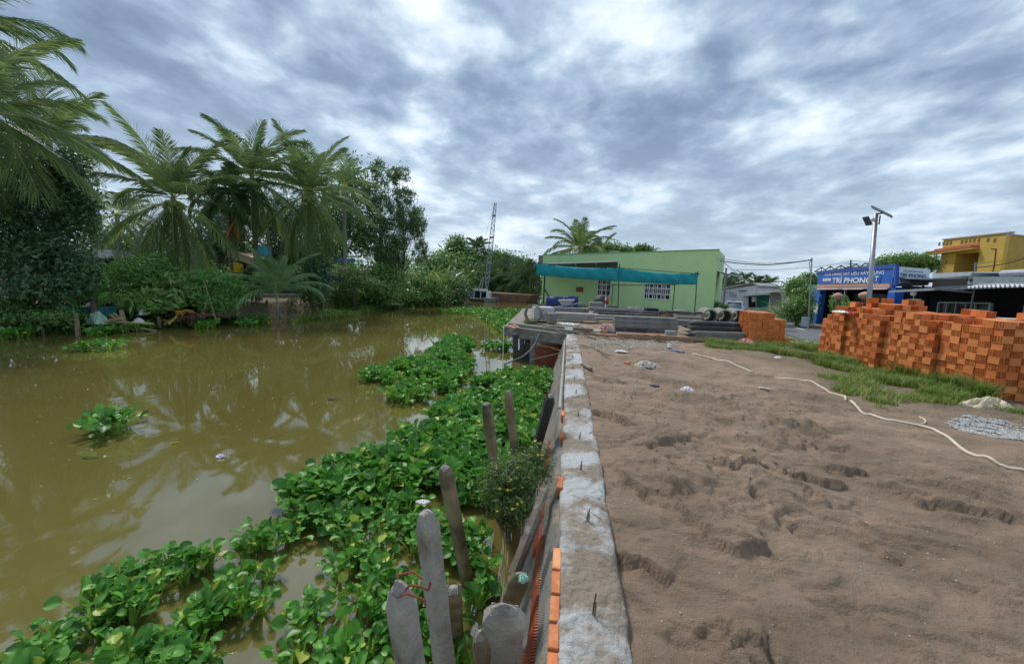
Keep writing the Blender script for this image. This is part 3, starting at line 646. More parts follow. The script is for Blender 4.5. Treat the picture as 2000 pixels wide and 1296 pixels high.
def blades(lb,pts,h,n,rng,spread=.35,w=.02,v=.5,bend=.5):
    pts=np.array([tuple(p) for p in pts]); m=len(pts)*n; b=np.repeat(pts,n,0)+np.concatenate([rng.normal(0,.05,(m,2)),np.zeros((m,1))],1)
    az=rng.uniform(0,6.283,m); hh=h*rng.uniform(.5,1.2,m); sp=spread*rng.uniform(.2,1.4,m)
    D=np.stack([np.cos(az),np.sin(az),0*az],-1); S=np.stack([-np.sin(az),np.cos(az),0*az],-1)*w*.5
    mid=b+D*(hh*sp*.4)[:,None]+np.array([0,0,1])*(hh*.62)[:,None]; tip=b+D*(hh*sp*(1+bend))[:,None]+np.array([0,0,1])*(hh*(1-.35*bend*rng.random(m)))[:,None]
    V=np.stack([b-S,b+S,mid-S*.8,mid+S*.8,tip-S*.1,tip+S*.1],1); I=np.arange(m*6).reshape(m,6)
    vv=np.clip(v+rng.normal(0,.2,m),0,1); A=np.repeat(vv[:,None],6,1)
    lb.add(V,np.concatenate([I[:,[0,1,3,2]],I[:,[2,3,5,4]]]),A)
# nipa / banana clump with yellowing leaves
def big_leaves(name,label,cat,px,d,n,L,wd_,m,seed,gz,el=(80,25),group=None):
    rng=np.random.default_rng(seed); c=P(*px,d); base=Vector((c.x,c.y,gz)); th=thing(name,label,cat,base,group=group)
    lb=LB()
    for i in range(n):
        az=rng.uniform(0,6.283); e=R(rng.uniform(*sorted(el))); LL=L*rng.uniform(.7,1.1); k=9; t=np.linspace(0,1,k); ev=e-R(75)*t**1.6*rng.uniform(.5,1.2)
        T=np.stack([np.cos(ev)*np.sin(az),np.cos(ev)*np.cos(az),np.sin(ev)],-1); o=np.array(base)+rng.normal(0,.25,3)*[1,1,0]
        p=o+np.concatenate([[[0,0,0]],np.cumsum(T[:-1]*LL/(k-1),0)]); S=np.array([np.cos(az),-np.sin(az),0]); ww=(wd_*np.sin(np.pi*np.clip(.06+.92*t**1.3,0,1))**.7)[:,None]*.5; ww[:3]*=.25
        Z=np.array([0,0,1.])
        V=np.stack([p-S*ww+Z*ww*.4,p,p+S*ww+Z*ww*.4],1); I=np.arange(k*3).reshape(k,3)
        F=np.concatenate([np.stack([I[:-1,a],I[:-1,a+1],I[1:,a+1],I[1:,a]],-1) for a in (0,1)])
        v=rng.random(); lb.add(V,F,np.full(k*3,v if v<.85 else 1.))
    lb.build('foliage',m,parent=th); mb=MB(); mb.tube([base-Vector((0,0,.3)),base+Vector((0,0,.5))],[.14,.08],8); mb.build('stem',M_bark,parent=th); return th
big_leaves('banana_plant','yellow-green arching clump with yellowed leaves over the water',"plant",(868,560),39,26,3.6,.34,M_reed,5,-.5,(85,35))
big_leaves('banana_plant','yellow-green arching clump behind the hanging bush, left one',"plant",(838,545),39.5,16,3.2,.3,M_reed,6,-.4,(88,45))
big_leaves('banana_plant','small banana plant on the bank beside the teal sheet','plant',(182,585),17.2,7,1.3,.32,M_bright,8,-.3,(85,40))
big_leaves('banana_plant','pale green banana plant behind the brown barge','plant',(985,570),55,22,4.2,.5,M_mid,9,-.4,(85,30))
# ---- far end of the canal
tree('round_tree','round-topped dark tree rising over the far end of the canal','tree',[(893,482,60,24,22),(912,500,60,30,22),(880,510,60,30,22)],7000,.42,M_mid,301,bias=-.05)
tree('bushy_tree','low bushy tree at the far canal end behind the reeds','tree',[(850,520,58,40,24),(905,535,58,40,24)],5000,.45,M_euc,302,group='trees at the end of the canal')
tree('bushy_tree','bushy tree behind the crane mast','tree',[(965,505,62,26,20),(985,515,62,24,22),(950,535,60,34,28)],6000,.45,M_mid,303,group='trees at the end of the canal',bias=-.08)
tree('bushy_tree','bushy tree between the crane mast and the green house','tree',[(1020,520,62,26,18),(1040,535,60,22,24),(1005,545,58,30,28)],6000,.45,M_mid,304,group='trees at the end of the canal',bias=-.1)
tree('bushy_tree','low bushes behind the brown barge','bush',[(1000,572,54,44,16),(1040,580,50,20,16),(945,568,56,30,16)],5000,.35,M_mid,305,group='trees at the end of the canal',bias=.05)
for px,d,s,L,lab in (((933,486),62,1,2.6,'small distant palm left of the crane mast'),((985,530),56,2,3.6,'distant palm right of the crane mast'),((1012,548),52,3,3.6,'distant palm nearest the green house'),((1035,540),50,4,3.0,'distant palm touching the teal netting'),((955,548),54,6,3.4,'distant palm behind the crane mast foot')):
    palm(lab,px,d,L,22,400+s,group='distant palms at the canal end',nl=24,w=.13,m=M_palmfar,tr=.13,els=(85,-40))
# ---- behind the green house and along the road
palm('coconut palm spreading above the green house roof',(1132,484),46,4.9,24,52,group=None,nl=56,w=.07,els=(85,-15),tr=.16)
palm('single palm frond head right of the roof palm',(1165,505),47,3.4,9,53,group=None,nl=40,w=.08,els=(75,20),name='coconut_palm')
tree('leafy_tree','dark tree showing over the green roof right of the palm','tree',[(1190,488,50,32,14),(1215,490,50,22,9),(1165,492,50,30,14)],3500,.4,M_mid,310,bias=-.1)
tree('leafy_tree','sparse tree top showing over the middle of the green roof','tree',[(1258,484,52,18,7),(1245,490,52,14,6)],700,.45,M_mid,311,dense=.9)
for i,(x,y,d,L) in enumerate(((1408,552,95,3),(1432,549,92,3.2),(1455,547,96,3.2),(1478,552,90,2.8),(1503,553,88,2.6),(1418,556,85,2.6))):
    palm('distant palm above the white roofs, %s'%('leftmost','second from the left','the tallest one','right of the tallest one','rightmost, standing alone','lowest one at the house corner')[i],(x,y),d,L,18,500+i,group='distant palms above the white roofs',nl=18,w=.2,m=M_palmfar,tr=.15,els=(80,-40),gz=-.6)
tree('bushy_tree','distant trees above the white roofs','tree',[(1420,560,98,35,10),(1465,562,98,35,9)],2500,.6,M_euc,315,gz=-.6)
big_leaves('road_palm','dark short palm-like plant by the bend of the road','plant',(1530,585),36,24,2.6,.3,M_mid,21,-1.1,(80,15))
tree('roadside_tree','green leafy tree beside the blue shop, left of its pillar','tree',[(1552,565,33,22,22),(1568,585,32,22,26),(1550,605,31,26,24),(1575,612,31,16,20)],8000,.22,M_mid,316,gz=-1.15,bias=.02)
tree('roadside_tree','dark tree top behind the tall thin pole','tree',[(1585,545,42,18,14),(1568,552,42,18,12)],1800,.3,M_mid,317,gz=-1.1)
tree('round_tree','wide dark green tree behind the blue shop sign','tree',[(1765,508,52,42,14),(1730,516,52,24,9),(1800,512,52,34,14),(1835,520,50,28,13)],8000,.36,M_mid,318,gz=-1,bias=-.02)
shrub('small green bush in front of the blue shop, above the bricks',[(1640,590,26,16,14),(1655,600,25.5,18,10)],1600,.16,M_mid,319,group=None,gz=-1.15)
shrub('green bush behind the concrete pipes at the house corner',[(1402,598,30,10,8),(1413,600,30,10,7)],900,.16,M_mid,320,group=None,gz=-.6)
# ---- grass on the plot
rng=np.random.default_rng(9)
def fill_poly(pts,n,z,rng):
    pl=[G(x,y,z) for x,y in pts]; xs_=[p.x for p in pl]; ys_=[p.y for p in pl]
    X=rng.uniform(min(xs_),max(xs_),n*6); Y=rng.uniform(min(ys_),max(ys_),n*6); k=inpoly(X,Y,pl); X=X[k][:n]; Y=Y[k][:n]
    return X,Y
lb=LB()
for pts,n,h,nb,v in (([(1600,686),(1650,698),(1720,722),(1850,765),(1935,790),(1925,770),(1850,745),(1750,712),(1640,690)],1500,.33,10,.45),
  ([(1470,672),(1600,680),(1640,702),(1760,735),(1900,780),(1860,790),(1760,768),(1640,722),(1560,700),(1480,685)],2600,.17,10,.5),
  ([(1370,668),(1480,672),(1500,690),(1420,685),(1385,678)],600,.13,9,.5),
  ([(1600,735),(1700,745),(1800,775),(1870,795),(1700,790),(1620,760)],700,.12,9,.7),
  ([(1690,780),(1750,785),(1740,805),(1700,800)],260,.10,9,.45),
  ([(1930,800),(2000,815),(2080,840),(2060,800)],200,.08,8,.4),
  ([(1520,650),(1600,660),(1605,685),(1480,672)],260,.12,9,.35)):
    X,Y=fill_poly(pts,n,-.05,rng); k=fbm(X*2.2,Y*2.2,3,4)+rng.normal(0,.06,len(X))>.40; X=X[k];Y=Y[k]; Z=height(X,Y)
    blades(lb,list(zip(X,Y,Z)),h,nb,rng,.55,.011,v,.6)
o=lb.build('grass',M_grass); tag(o,'long green grass growing at the foot of the brick stack','grass',kind='stuff')
# ---- far bank ground cover
lb=LB(); rng=np.random.default_rng(10)
bk=[Q(-22,8),Q(-17.7,15.3),Q(-15.5,18.2),Q(-13.3,21.9),Q(-11.2,26.5),Q(-9.8,32),Q(-7.5,37.5),Q(-5,42)]
pts=[];
for i in range(len(bk)-1):
    a,b=bk[i],bk[i+1]; n=int((b-a).length*150)
    nn=Vector((-(b-a).y,(b-a).x,0)).normalized()
    for k in range(n):
        p=a.lerp(b,rng.random())+nn*rng.uniform(-.1,3.2)*rng.random(); pts.append((p.x,p.y))
pa=np.array(pts); keep=fbm(pa[:,0]*.7,pa[:,1]*.7,3,14)>.44
l_,g_=lg(pa[:,0],pa[:,1]); bare=(g_>22.2)&(g_<26.6); keep&=(~bare)|(rng.random(len(pa))<.07); pa=pa[keep]
z=height(pa[:,0],pa[:,1]); blades(lb,[(x,y,max(q,WZ)) for (x,y),q in zip(pa,z)],.34,7,rng,.8,.05,.25,.7)
o=lb.build('bank_weeds',M_mid); tag(o,'mixed green weeds covering the far bank above the waterline','weeds',kind='stuff')
# ================================================================ floating plants
def hya_template():
    # leaf blade: cupped rounded sheet 5x4, stalk
    nu,nv=5,5; V=[];
    for j in range(nv):
        t=j/(nv-1); w=.5*math.sin(math.pi*min(1,(.12+.80*t)))**.55 if t<1 else .16
        if j==0: w=.12
        for i in range(nu):
            s=i/(nu-1)*2-1; V.append((s*w,t*1.0,.16*s*s+.10*math.sin(t*3)-.10*t*t))
    F=[(j*nu+i,j*nu+i+1,(j+1)*nu+i+1,(j+1)*nu+i) for j in range(nv-1) for i in range(nu-1)]
    return np.array(V),np.array(F)
HV,HF=hya_template()
def hyacinth(lb,cx,cy,rng,nl=7,size=.12,h=.17,z0=WZ,spread=.75):
    n=len(cx)*nl; c=np.repeat(np.stack([cx,cy,np.full(len(cx),z0)],-1),nl,0)
    az=rng.uniform(0,6.283,n); tl=rng.uniform(.15,1,n)*spread; hh=h*rng.uniform(.5,1.25,n)*(1.15-.45*tl); s=size*rng.uniform(.45,1.35,n)
    D=np.stack([np.cos(az),np.sin(az),0*az],-1); S=np.stack([-np.sin(az),np.cos(az),0*az],-1); Z=np.array([0,0,1.])
    c=c+D*rng.uniform(0,.04,n)[:,None]; top=c+D*(tl*h*.95)[:,None]+Z*hh[:,None]; mid=c+D*(tl*h*.35)[:,None]+Z*(hh*.55)[:,None]
    w=.011
    V=np.stack([c-S*w,c+S*w,mid-S*w*1.2,mid+S*w*1.2,top-S*w*.6,top+S*w*.6],1); I=np.arange(n*6).reshape(n,6)
    lb.add(V,np.concatenate([I[:,[0,1,3,2]],I[:,[2,3,5,4]]]),np.full(n*6,.93))
    # blade frame
    el=rng.uniform(-.35,1.15,n); A=D*np.cos(el)[:,None]+Z*np.sin(el)[:,None]; Nn=-D*np.sin(el)[:,None]+Z*np.cos(el)[:,None]
    tw=rng.normal(0,.5,n)[:,None]; S2=S*np.cos(tw)+Nn*np.sin(tw); N2=Nn*np.cos(tw)-S*np.sin(tw)
    T=HV[None]; V=top[:,None]+s[:,None,None]*(S2[:,None]*T[...,0:1]+A[:,None]*T[...,1:2]+N2[:,None]*T[...,2:3])
    F=HF[None]+(np.arange(n)*len(HV))[:,None,None]
    v=np.clip(.42+rng.normal(0,.22,n),0,.9); old=rng.random(n)<.06; v[old]=1
    lb.add(V,F,np.repeat(v[:,None],len(HV),1))
main=[(40,1235),(75,1180),(120,1130),(215,1080),(330,1048),(440,1040),(500,985),(560,1000),(566,935),(640,885),(690,872),(760,848),(830,800),(870,765),(930,725),(1000,712),(1092,715),(1088,770),(1050,850),(1040,905),(1010,960),(990,1010),(960,1060),(990,1110),(930,1160),(925,1230),(880,1330),(300,1400),(90,1300),(110,1265)]
holes=[[(425,1140),(500,1125),(560,1165),(520,1195),(430,1175)],[(630,1130),(700,1120),(748,1155),(740,1200),(690,1205),(640,1190)],[(590,1010),(640,1000),(690,1025),(660,1055),(600,1050)],[(735,1010),(800,1000),(812,1040),(750,1052)],
 [(930,1130),(990,1110),(985,1160),(930,1200)],[(60,1240),(170,1215),(250,1240),(230,1290),(80,1310)],[(850,1120),(900,1120),(915,1165),(870,1165)],[(1000,880),(1040,850),(1060,800),(1080,830),(1050,920)],[(830,800),(850,830),(800,850)],[(700,980),(740,960),(760,985),(720,1000)],[(700,1130),(720,1230),(690,1240)]]
def place(poly,holes_,n,rng,z=WZ+.32):
    X,Y=fill_poly(poly,n,z,rng); k=np.ones(len(X),bool)
    for h in holes_: k&=~inpoly(X,Y,[G(x,y,z) for x,y in h])
    X,Y=X[k],Y[k]; k=(fbm(X*2.3+7,Y*2.3,3,29)>.40); return X[k],Y[k]
rng=np.random.default_rng(12); lb=LB()
X,Y=place(main,holes,2100,rng); k=X<(-.42-.0*Y); X=X[k];Y=Y[k]
dist=np.hypot(X,Y); big=(dist>5)&(dist<8)
hyacinth(lb,X[~big],Y[~big],rng,8,.082,.15); hyacinth(lb,X[big],Y[big],rng,8,.125,.21)
X,Y=place([(880,760),(930,725),(1000,708),(1092,712),(1085,790),(1000,800),(900,800),(860,790)],[],900,rng); k=X<-.4; hyacinth(lb,X[k],Y[k],rng,7,.105,.17)
X,Y=place([(0,1290),(60,1285),(70,1330),(0,1340)],[],40,rng); hyacinth(lb,X,Y,rng,6,.12,.17)
o=lb.build('water_hyacinth_mat',M_hya,smooth_=True); tag(o,'thick mat of round-leaved water hyacinth floating along the wall','water plants',kind='stuff')
lb=LB()
X,Y=place([(700,722),(760,700),(830,686),(852,668),(880,650),(915,655),(922,668),(900,690),(920,698),(915,715),(890,738),(860,742),(820,738),(770,727)],[[(855,690),(880,690),(885,702),(860,704)]],900,rng); hyacinth(lb,X,Y,rng,7,.12,.2)
X,Y=place([(855,738),(890,735),(885,752),(865,750)],[],40,rng); hyacinth(lb,X,Y,rng,7,.10,.15)
o=lb.build('water_hyacinth_raft',M_hya,smooth_=True); tag(o,'long loose raft of water hyacinth in mid canal','water plants',kind='stuff')
lb=LB()
X,Y=place([(950,606),(1000,600),(1030,603),(1010,630),(985,640),(960,625),(935,612)],[],700,rng); hyacinth(lb,X,Y,rng,5,.16,.2)
X,Y=place([(850,603),(910,598),(960,600),(955,610),(900,606)],[],160,rng); hyacinth(lb,X,Y,rng,5,.16,.2)
o=lb.build('far_hyacinth',M_hya,smooth_=True); tag(o,'distant water hyacinth spreading from the right bank near the barges','water plants',kind='stuff')
lb=LB()
for a,b in (((600,618),(690,606)),((680,607),(760,600)),((0,662),(70,652)),((470,634),(520,630)),((380,640),(420,636)),((170,655),(300,640))):
    k=90; t=rng.random(k); X=[];Y=[]
    for q in t: p=G(a[0]+(b[0]-a[0])*q,a[1]+(b[1]-a[1])*q+rng.normal(0,2),WZ); X.append(p.x);Y.append(p.y)
    hyacinth(lb,np.array(X),np.array(Y),rng,6,.13,.2)
o=lb.build('bank_hyacinth',M_hya,smooth_=True); tag(o,'fringe of water hyacinth along the foot of the far bank','water plants',kind='stuff')
def clump(label,px,r,n,seed,size=.12,h=.2,nl=8):
    rg=np.random.default_rng(seed); c=G(px[0],px[1],WZ); lb=LB(); a=rg.uniform(0,6.28,n); q=r*np.sqrt(rg.random(n))
    hyacinth(lb,c.x+q*np.cos(a),c.y+q*np.sin(a),rg,nl,size,h,spread=1.0)
    o=lb.build('hyacinth_clump',M_hya,loc=c,smooth_=True); tag(o,label,'water plant','loose clumps of water hyacinth')
clump('small hyacinth clump drifting alone on the brown water at the left',(215,842),.30,9,1,.15,.26,9)
clump('low hyacinth clump floating near the far bank debris',(195,682),.55,22,2,.12,.2)
clump('hyacinth clump floating below the long raft',(797,778),.38,22,3,.13,.2)
clump('hyacinth clump beside the dark legs under the slab',(970,682),.50,24,4,.13,.22)
clump('tiny hyacinth sprig off the near mat edge',(725,872),.10,3,5,.06,.06,6)
# flowering weed growing by the wall
rg=np.random.default_rng(33); c=G(1000,1010,WZ); th=thing('flowering_bush','bushy weed with narrow leaves and tiny yellow flowers against the wall','bush',c)
lb=LB(); blobs=[(1010,925,3.55,52,38),(975,950,3.5,42,40),(1045,905,3.7,34,40),(1005,985,3.4,45,30)]
crown(lb,blobs,5200,.05,rg,.2,70,0,.6,.85); lb.build('foliage',leafmat('weed_leaf',(.04,.09,.02),(.14,.22,.05),.5,.3,tip=(.3,.34,.12)),parent=th)
mb=MB()
for i in range(46):
    b=blobs[rg.integers(0,4)]; q=P(b[0]+rg.normal(0,b[3]*.6),b[1]+rg.normal(0,b[4]*.6),b[2]+rg.normal(0,.1)); s=c+Vector((rg.normal(0,.07),rg.normal(0,.07),0)); mb.tube([s,s.lerp(q,.5)+Vector((0,0,.05)),q],[.005,.004,.002],4)
mb.build('stems',M_bark,parent=th)
M_yel=mat('yellow_petal',(.75,.62,.04),(.6,.5,.03),.5,5,0)
for i in range(16):
    b=blobs[rg.integers(0,4)]; q=P(b[0]+rg.normal(0,b[3]*.55),b[1]+rg.normal(0,b[4]*.5),b[2]-.12); mb=MB(); M3=Matrix.Rotation(rg.random()*3,3,'X')
    mb.lathe(q,[(.002,0),(.011,.004),(.012,.008),(.003,.006)],6,M=M3); mb.build('flower',M_yel,parent=th)

# far woodland behind the left bank
lb=LB(); rng=np.random.default_rng(90)
blobs=[]
for x in range(-260,900,60):
    d=46 if x<600 else 56; top=470+rng.uniform(-18,18) if x<700 else 500+rng.uniform(-10,10)
    blobs.append((x,top+34,d,50,34)); blobs.append((x+20,top+60,d-3,50,26))
crown(lb,blobs,30000,.5,rng,.5,260,0,.3,.75,-.05)
tag(lb.build('distant_wood',M_mid),'dark mass of trees filling the gaps behind the bank palms','woodland',kind='stuff')
# ================================================================ buildings and platform
class Face:
    """upright plane through two ground points; measures picture points on it as (u along, z up)"""
    def __init__(s,A,B):
        s.A=Vector((A.x,A.y,0)); B=Vector((B.x,B.y,0)); s.L=(B-s.A).length; s.u=(B-s.A).normalized(); s.n=Vector((s.u.y,-s.u.x,0))
        if s.n.dot(CAM-s.A)<0: s.n=-s.n
    def uz(s,x,y):
        r=ray(x,y); t=(s.A-CAM).dot(s.n)/r.dot(s.n); p=CAM+r*t; return (p-s.A).dot(s.u),p.z
    def pt(s,u,z,d=0): v=s.A+s.u*u+s.n*d; return Vector((v.x,v.y,z))
    def box(s,mb,u0,u1,z0,z1,d0,d1):
        b=[s.pt(u0,z0,d1),s.pt(u1,z0,d1),s.pt(u1,z0,d0),s.pt(u0,z0,d0)]; t=[s.pt(u0,z1,d1),s.pt(u1,z1,d1),s.pt(u1,z1,d0),s.pt(u0,z1,d0)]
        mb.hexa(b,t); return mb
    def quad(s,mb,a,b,c,d,d0,d1):   # (u,z) corners bl, br, tr, tl
        mb.hexa([s.pt(*a,d1),s.pt(*b,d1),s.pt(*b,d0),s.pt(*a,d0)],[s.pt(*d,d1),s.pt(*c,d1),s.pt(*c,d0),s.pt(*d,d0)]); return mb
    def bar(s,mb,a,b,w,d): mb.tube([s.pt(*a,d),s.pt(*b,d)],w/2*1.414,4); return mb
    def wall(s,mb,u0,u1,zb,zt,holes,th=.2,d=0):
        zt_=zt if callable(zt) else (lambda u:zt)
        us=sorted({u0,u1}|{h[0] for h in holes}|{h[1] for h in holes}); zs=sorted({zb}|{h[2] for h in holes}|{h[3] for h in holes})
        for i in range(len(us)-1):
            a,b=us[i],us[i+1]; m=(a+b)/2
            for j in range(len(zs)):
                c=zs[j]; top=zs[j+1] if j+1<len(zs) else None; mz=(c+top)/2 if top else c+.01
                if any(h[0]<m<h[1] and h[2]<mz<h[3] for h in holes): continue
                s.quad(mb,(a,c),(b,c),(b,top if top else zt_(b)),(a,top if top else zt_(a)),d-th,d)
        return mb
def text(s,face,u,z,h,m,parent,d=.03,name='lettering',width=None,ext=.01,bold=0):
    cu=bpy.data.curves.new(name,'FONT'); cu.body=s; cu.size=1; cu.extrude=0; cu.align_x='LEFT'; cu.offset=bold
    o=bpy.data.objects.new(name,cu); col.objects.link(o); dg=bpy.context.evaluated_depsgraph_get(); dg.update()
    me=bpy.data.meshes.new_from_object(o.evaluated_get(dg)); bpy.data.objects.remove(o); bpy.data.curves.remove(cu)
    if len(me.vertices)==0: return
    vs_=[v.co.copy() for v in me.vertices]; x0=min(v.x for v in vs_); x1=max(v.x for v in vs_); k=h/.73
    kx=k if width is None else width/(x1-x0)
    sg=1 if face.u.cross(Vector((0,0,1))).dot(face.n)>0 else -1
    for v,c in zip(me.vertices,vs_):
        uu=u+(c.x-x0)*kx*sg; v.co=face.pt(uu,z+c.y*k,d)
    return link_mesh(me,name,m,parent)
def plain(n,c,r=.6,**k): return mat(n,c,tuple(q*.88 for q in c),r,k.pop('scale',2.5),k.pop('bump',.08),**k)
M_green=mat('pale_green_paint',(.58,.84,.40),(.54,.79,.37),.75,.7,.12,30,c3=(.46,.68,.33),s3=1.6,t3=(.56,.75))
M_greentrim=plain('green_trim_paint',(.22,.46,.20))
M_conc=mat('grey_concrete',(.26,.255,.235),(.17,.165,.15),.88,4,.5,35,c3=(.16,.15,.125),s3=2.2,t3=(.5,.7))
M_concpale=mat('pale_concrete',(.42,.405,.37),(.28,.27,.24),.88,4,.5,30,c3=(.26,.24,.2),s3=3,t3=(.5,.7))
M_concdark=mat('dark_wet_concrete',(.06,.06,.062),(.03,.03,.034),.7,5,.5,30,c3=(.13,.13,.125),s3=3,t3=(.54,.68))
M_wood=mat('weathered_wood',(.26,.21,.16),(.15,.12,.09),.85,3,.5,25,stretch=(1,6,6),c3=(.35,.31,.26),s3=2)
M_woodbrown=mat('brown_timber',(.24,.14,.08),(.14,.085,.05),.8,3,.4,25)
M_white=plain('white_paint',(.78,.78,.76),.5)
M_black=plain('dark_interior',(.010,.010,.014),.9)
M_glass=plain('dark_glass',(.03,.04,.05),.08,bump=0)
M_zinc=mat('zinc_sheet',(.50,.53,.57),(.38,.41,.45),.4,2,.15,20,metal=.25)
M_roofdk=plain('dark_roof_sheet',(.045,.055,.06),.5)
M_net=mat('teal_netting',(.0,.30,.34),(.0,.235,.28),.7,5,.4,14)
M_net.node_tree.nodes['Principled BSDF'].inputs['Alpha'].default_value=.93
M_pole=plain('dark_green_pole',(.02,.06,.035))
M_bluetarp=mat('blue_tarpaulin',(.006,.03,.18),(.004,.02,.13),.45,3,.4,10)
M_red=plain('red_paint',(.40,.05,.03))
M_steel=plain('galvanised_steel',(.36,.37,.38),.45,metal=.6)
M_rubber=plain('rubber',(.02,.02,.02),.8)
# ---- green house
HG=-.5
HA=Q(2.5,36.2); HB=Q(14.15,29.6); HF_=Face(HA,HB)
hs=thing('green_house','long light green house with flat sloping top and two white barred windows','house',HF_.pt(HF_.L/2,HG,-3))
zl=HF_.uz(1059,498.5)[1]; zr=HF_.uz(1402,488)[1]
u0=HF_.uz(1059,540)[0]; u1=HF_.uz(1397,560)[0]
zt=lambda u: zl+(zr-zl)*(u-u0)/(u1-u0)
wins=[]
for (xa,ya,xb,yb) in ((1169,547,1191,577),(1261,553,1307,584)):
    ua,za=HF_.uz(xa,ya); ub,zb=HF_.uz(xb,yb); wins.append((ua,ub,min(za,zb)+.0,max(za,zb)))
wins=[(a,b,HF_.uz((1180,1284)[i],(576,583.5)[i])[1],HF_.uz((1180,1284)[i],(547,554.5)[i])[1]) for i,(a,b,_,_) in enumerate(wins)]
mb=MB(); HF_.wall(mb,u0,u1,HG-.9,zt,[w for w in wins]); mb.build('wall',M_green,parent=hs)
mb=MB()   # other walls
HF_.quad(mb,(u1-.2,HG-.9),(u1,HG-.9),(u1,zr),(u1-.2,zr),-7,-.2)
HF_.quad(mb,(u0,HG-.9),(u0+.2,HG-.9),(u0+.2,zl),(u0,zl),-7,-.2); HF_.quad(mb,(u0,HG-.9),(u1,HG-.9),(u1,zr),(u0,zl),-7.2,-7)
mb.build('wall',M_green,parent=hs)
mb=MB(); HF_.quad(mb,(u0-.35,zl-.06),(u1-.02,zr-.12),(u1-.02,zr-.06),(u0-.35,zl),-7.1,-.21); mb.build('roof',M_roofdk,parent=hs)
mb=MB(); HF_.quad(mb,(u0-.02,zl-.0),(u1+.05,zr),(u1+.05,zr+.07),(u0-.02,zl+.07),-.25,.04); mb.build('coping',M_greentrim,parent=hs)
mb=MB(); a=HF_.uz(1048,498); b=HF_.uz(1059,512); HF_.quad(mb,(u0-.42,zl-.62),(u0,zl-.75),(u0,zl),(u0-.45,zl),-3,-.02); mb.build('gutter_board',M_conc,parent=hs)
mb=MB(); HF_.box(mb,u0-.01,u1+.01,HG-.2,HF_.uz(1340,609)[1],0,.03); mb.build('plinth',M_concpale,parent=hs)
for (a,b,c,d) in wins:
    mb=MB(); f=.07
    HF_.box(mb,a-.02,b+.02,d-.02,d+f,-.1,.05);HF_.box(mb,a-.02,b+.02,c-f,c+.02,-.1,.05);HF_.box(mb,a-f,a-.0,c-f,d+f,-.1,.052);HF_.box(mb,b,b+f,c-f,d+f,-.1,.052)
    fr=mb.build('window',M_white,parent=hs)
    mb=MB(); HF_.box(mb,a,b,c,d,-.17,-.15); mb.build('pane',M_glass,parent=fr)
    mb=MB(); n=3 if b-a<1.1 else 6
    for i in range(1,n+(0)):
        u=a+(b-a)*i/n; HF_.box(mb,u-.035,u+.035,c+.001,d-.001,-.05,.02)
    for i in range(n):
        uu=a+(b-a)*(i+.5)/n; HF_.box(mb,uu-.02,uu+.02,c+.03+(d-c)*.22*(i%2),d-.03-(d-c)*.22*(i%2),-.04,.01)
    for k in (.30,.68): HF_.box(mb,a+.001,b-.001,c+(d-c)*k,c+(d-c)*k+.07,-.045,.025)
    mb.build('grille',M_white,parent=fr)
# lean-to roof over the left half
mb=MB(); a=HF_.uz(1052,515); b=HF_.uz(1207,510); c=HF_.uz(1195,524)
p0,p1=HF_.pt(u0-.2,HF_.uz(1060,524)[1],.02),HF_.pt(b[0],HF_.uz(1200,524)[1],.02); q0,q1=P(1051,516,32.0),P(1207,510.5,28.3)
zz=Vector((0,0,.05)); mb.hexa([q0-zz,q1-zz,p1-zz,p0-zz],[q0,q1,p1,p0]); mb.build('lean_to_roof',M_roofdk,parent=hs)
mb=MB(); mb.tube([q0+Vector((0,0,.01)),q1],.05,6)
for k in (.25,.5,.75): mb.tube([p0.lerp(p1,k)-zz*1.6,q0.lerp(q1,k)-zz*1.6],.04,4)
mb.build('roof_trim',M_zinc,parent=hs)
# pilasters, joints, wall box
mb=MB(); 
for x in (1063,): u=HF_.uz(x,560)[0]; HF_.box(mb,u-.05,u+.05,HG,zt(u)-1.2,0,.05)
mb.build('downpipe',M_pole,parent=hs)
ua,za=HF_.uz(1127,560); ub,zb=HF_.uz(1139,570); mb=MB(); HF_.box(mb,ua,ub,zb,za,0,.16); HF_.box(mb,ua+.03,ub-.03,zb+.03,za-.03,.16,.18)
mb.build('meter_box',mat('rust_red_box',(.33,.12,.05),(.25,.09,.04)),parent=hs)
mb=MB(); ua,za=HF_.uz(1076,562); ub,zb=HF_.uz(1079,596); mb.tube([HF_.pt(*HF_.uz(1063,562),.15),HF_.pt(*HF_.uz(1078,580),.5)],.05,6); mb.build('strut',M_pole,parent=hs)
# awning over the front door at the right corner
mb=MB(); b0=HF_.pt(u1,HF_.uz(1397,529)[1],0); 
a0=b0+HF_.u*1.6-Vector((0,0,.42)); bk_=-HF_.n*3
mb.hexa([b0-zz,a0-zz,a0-zz+bk_,b0-zz+bk_],[b0,a0,a0+bk_,b0+bk_]); mb.build('door_awning',M_roofdk,parent=hs)
mb=MB(); mb.tube([b0+Vector((0,0,.9)),a0+Vector((0,0,.02))],.025,5); mb.tube([b0,a0],.04,5); mb.build('awning_stay',M_zinc,parent=hs)
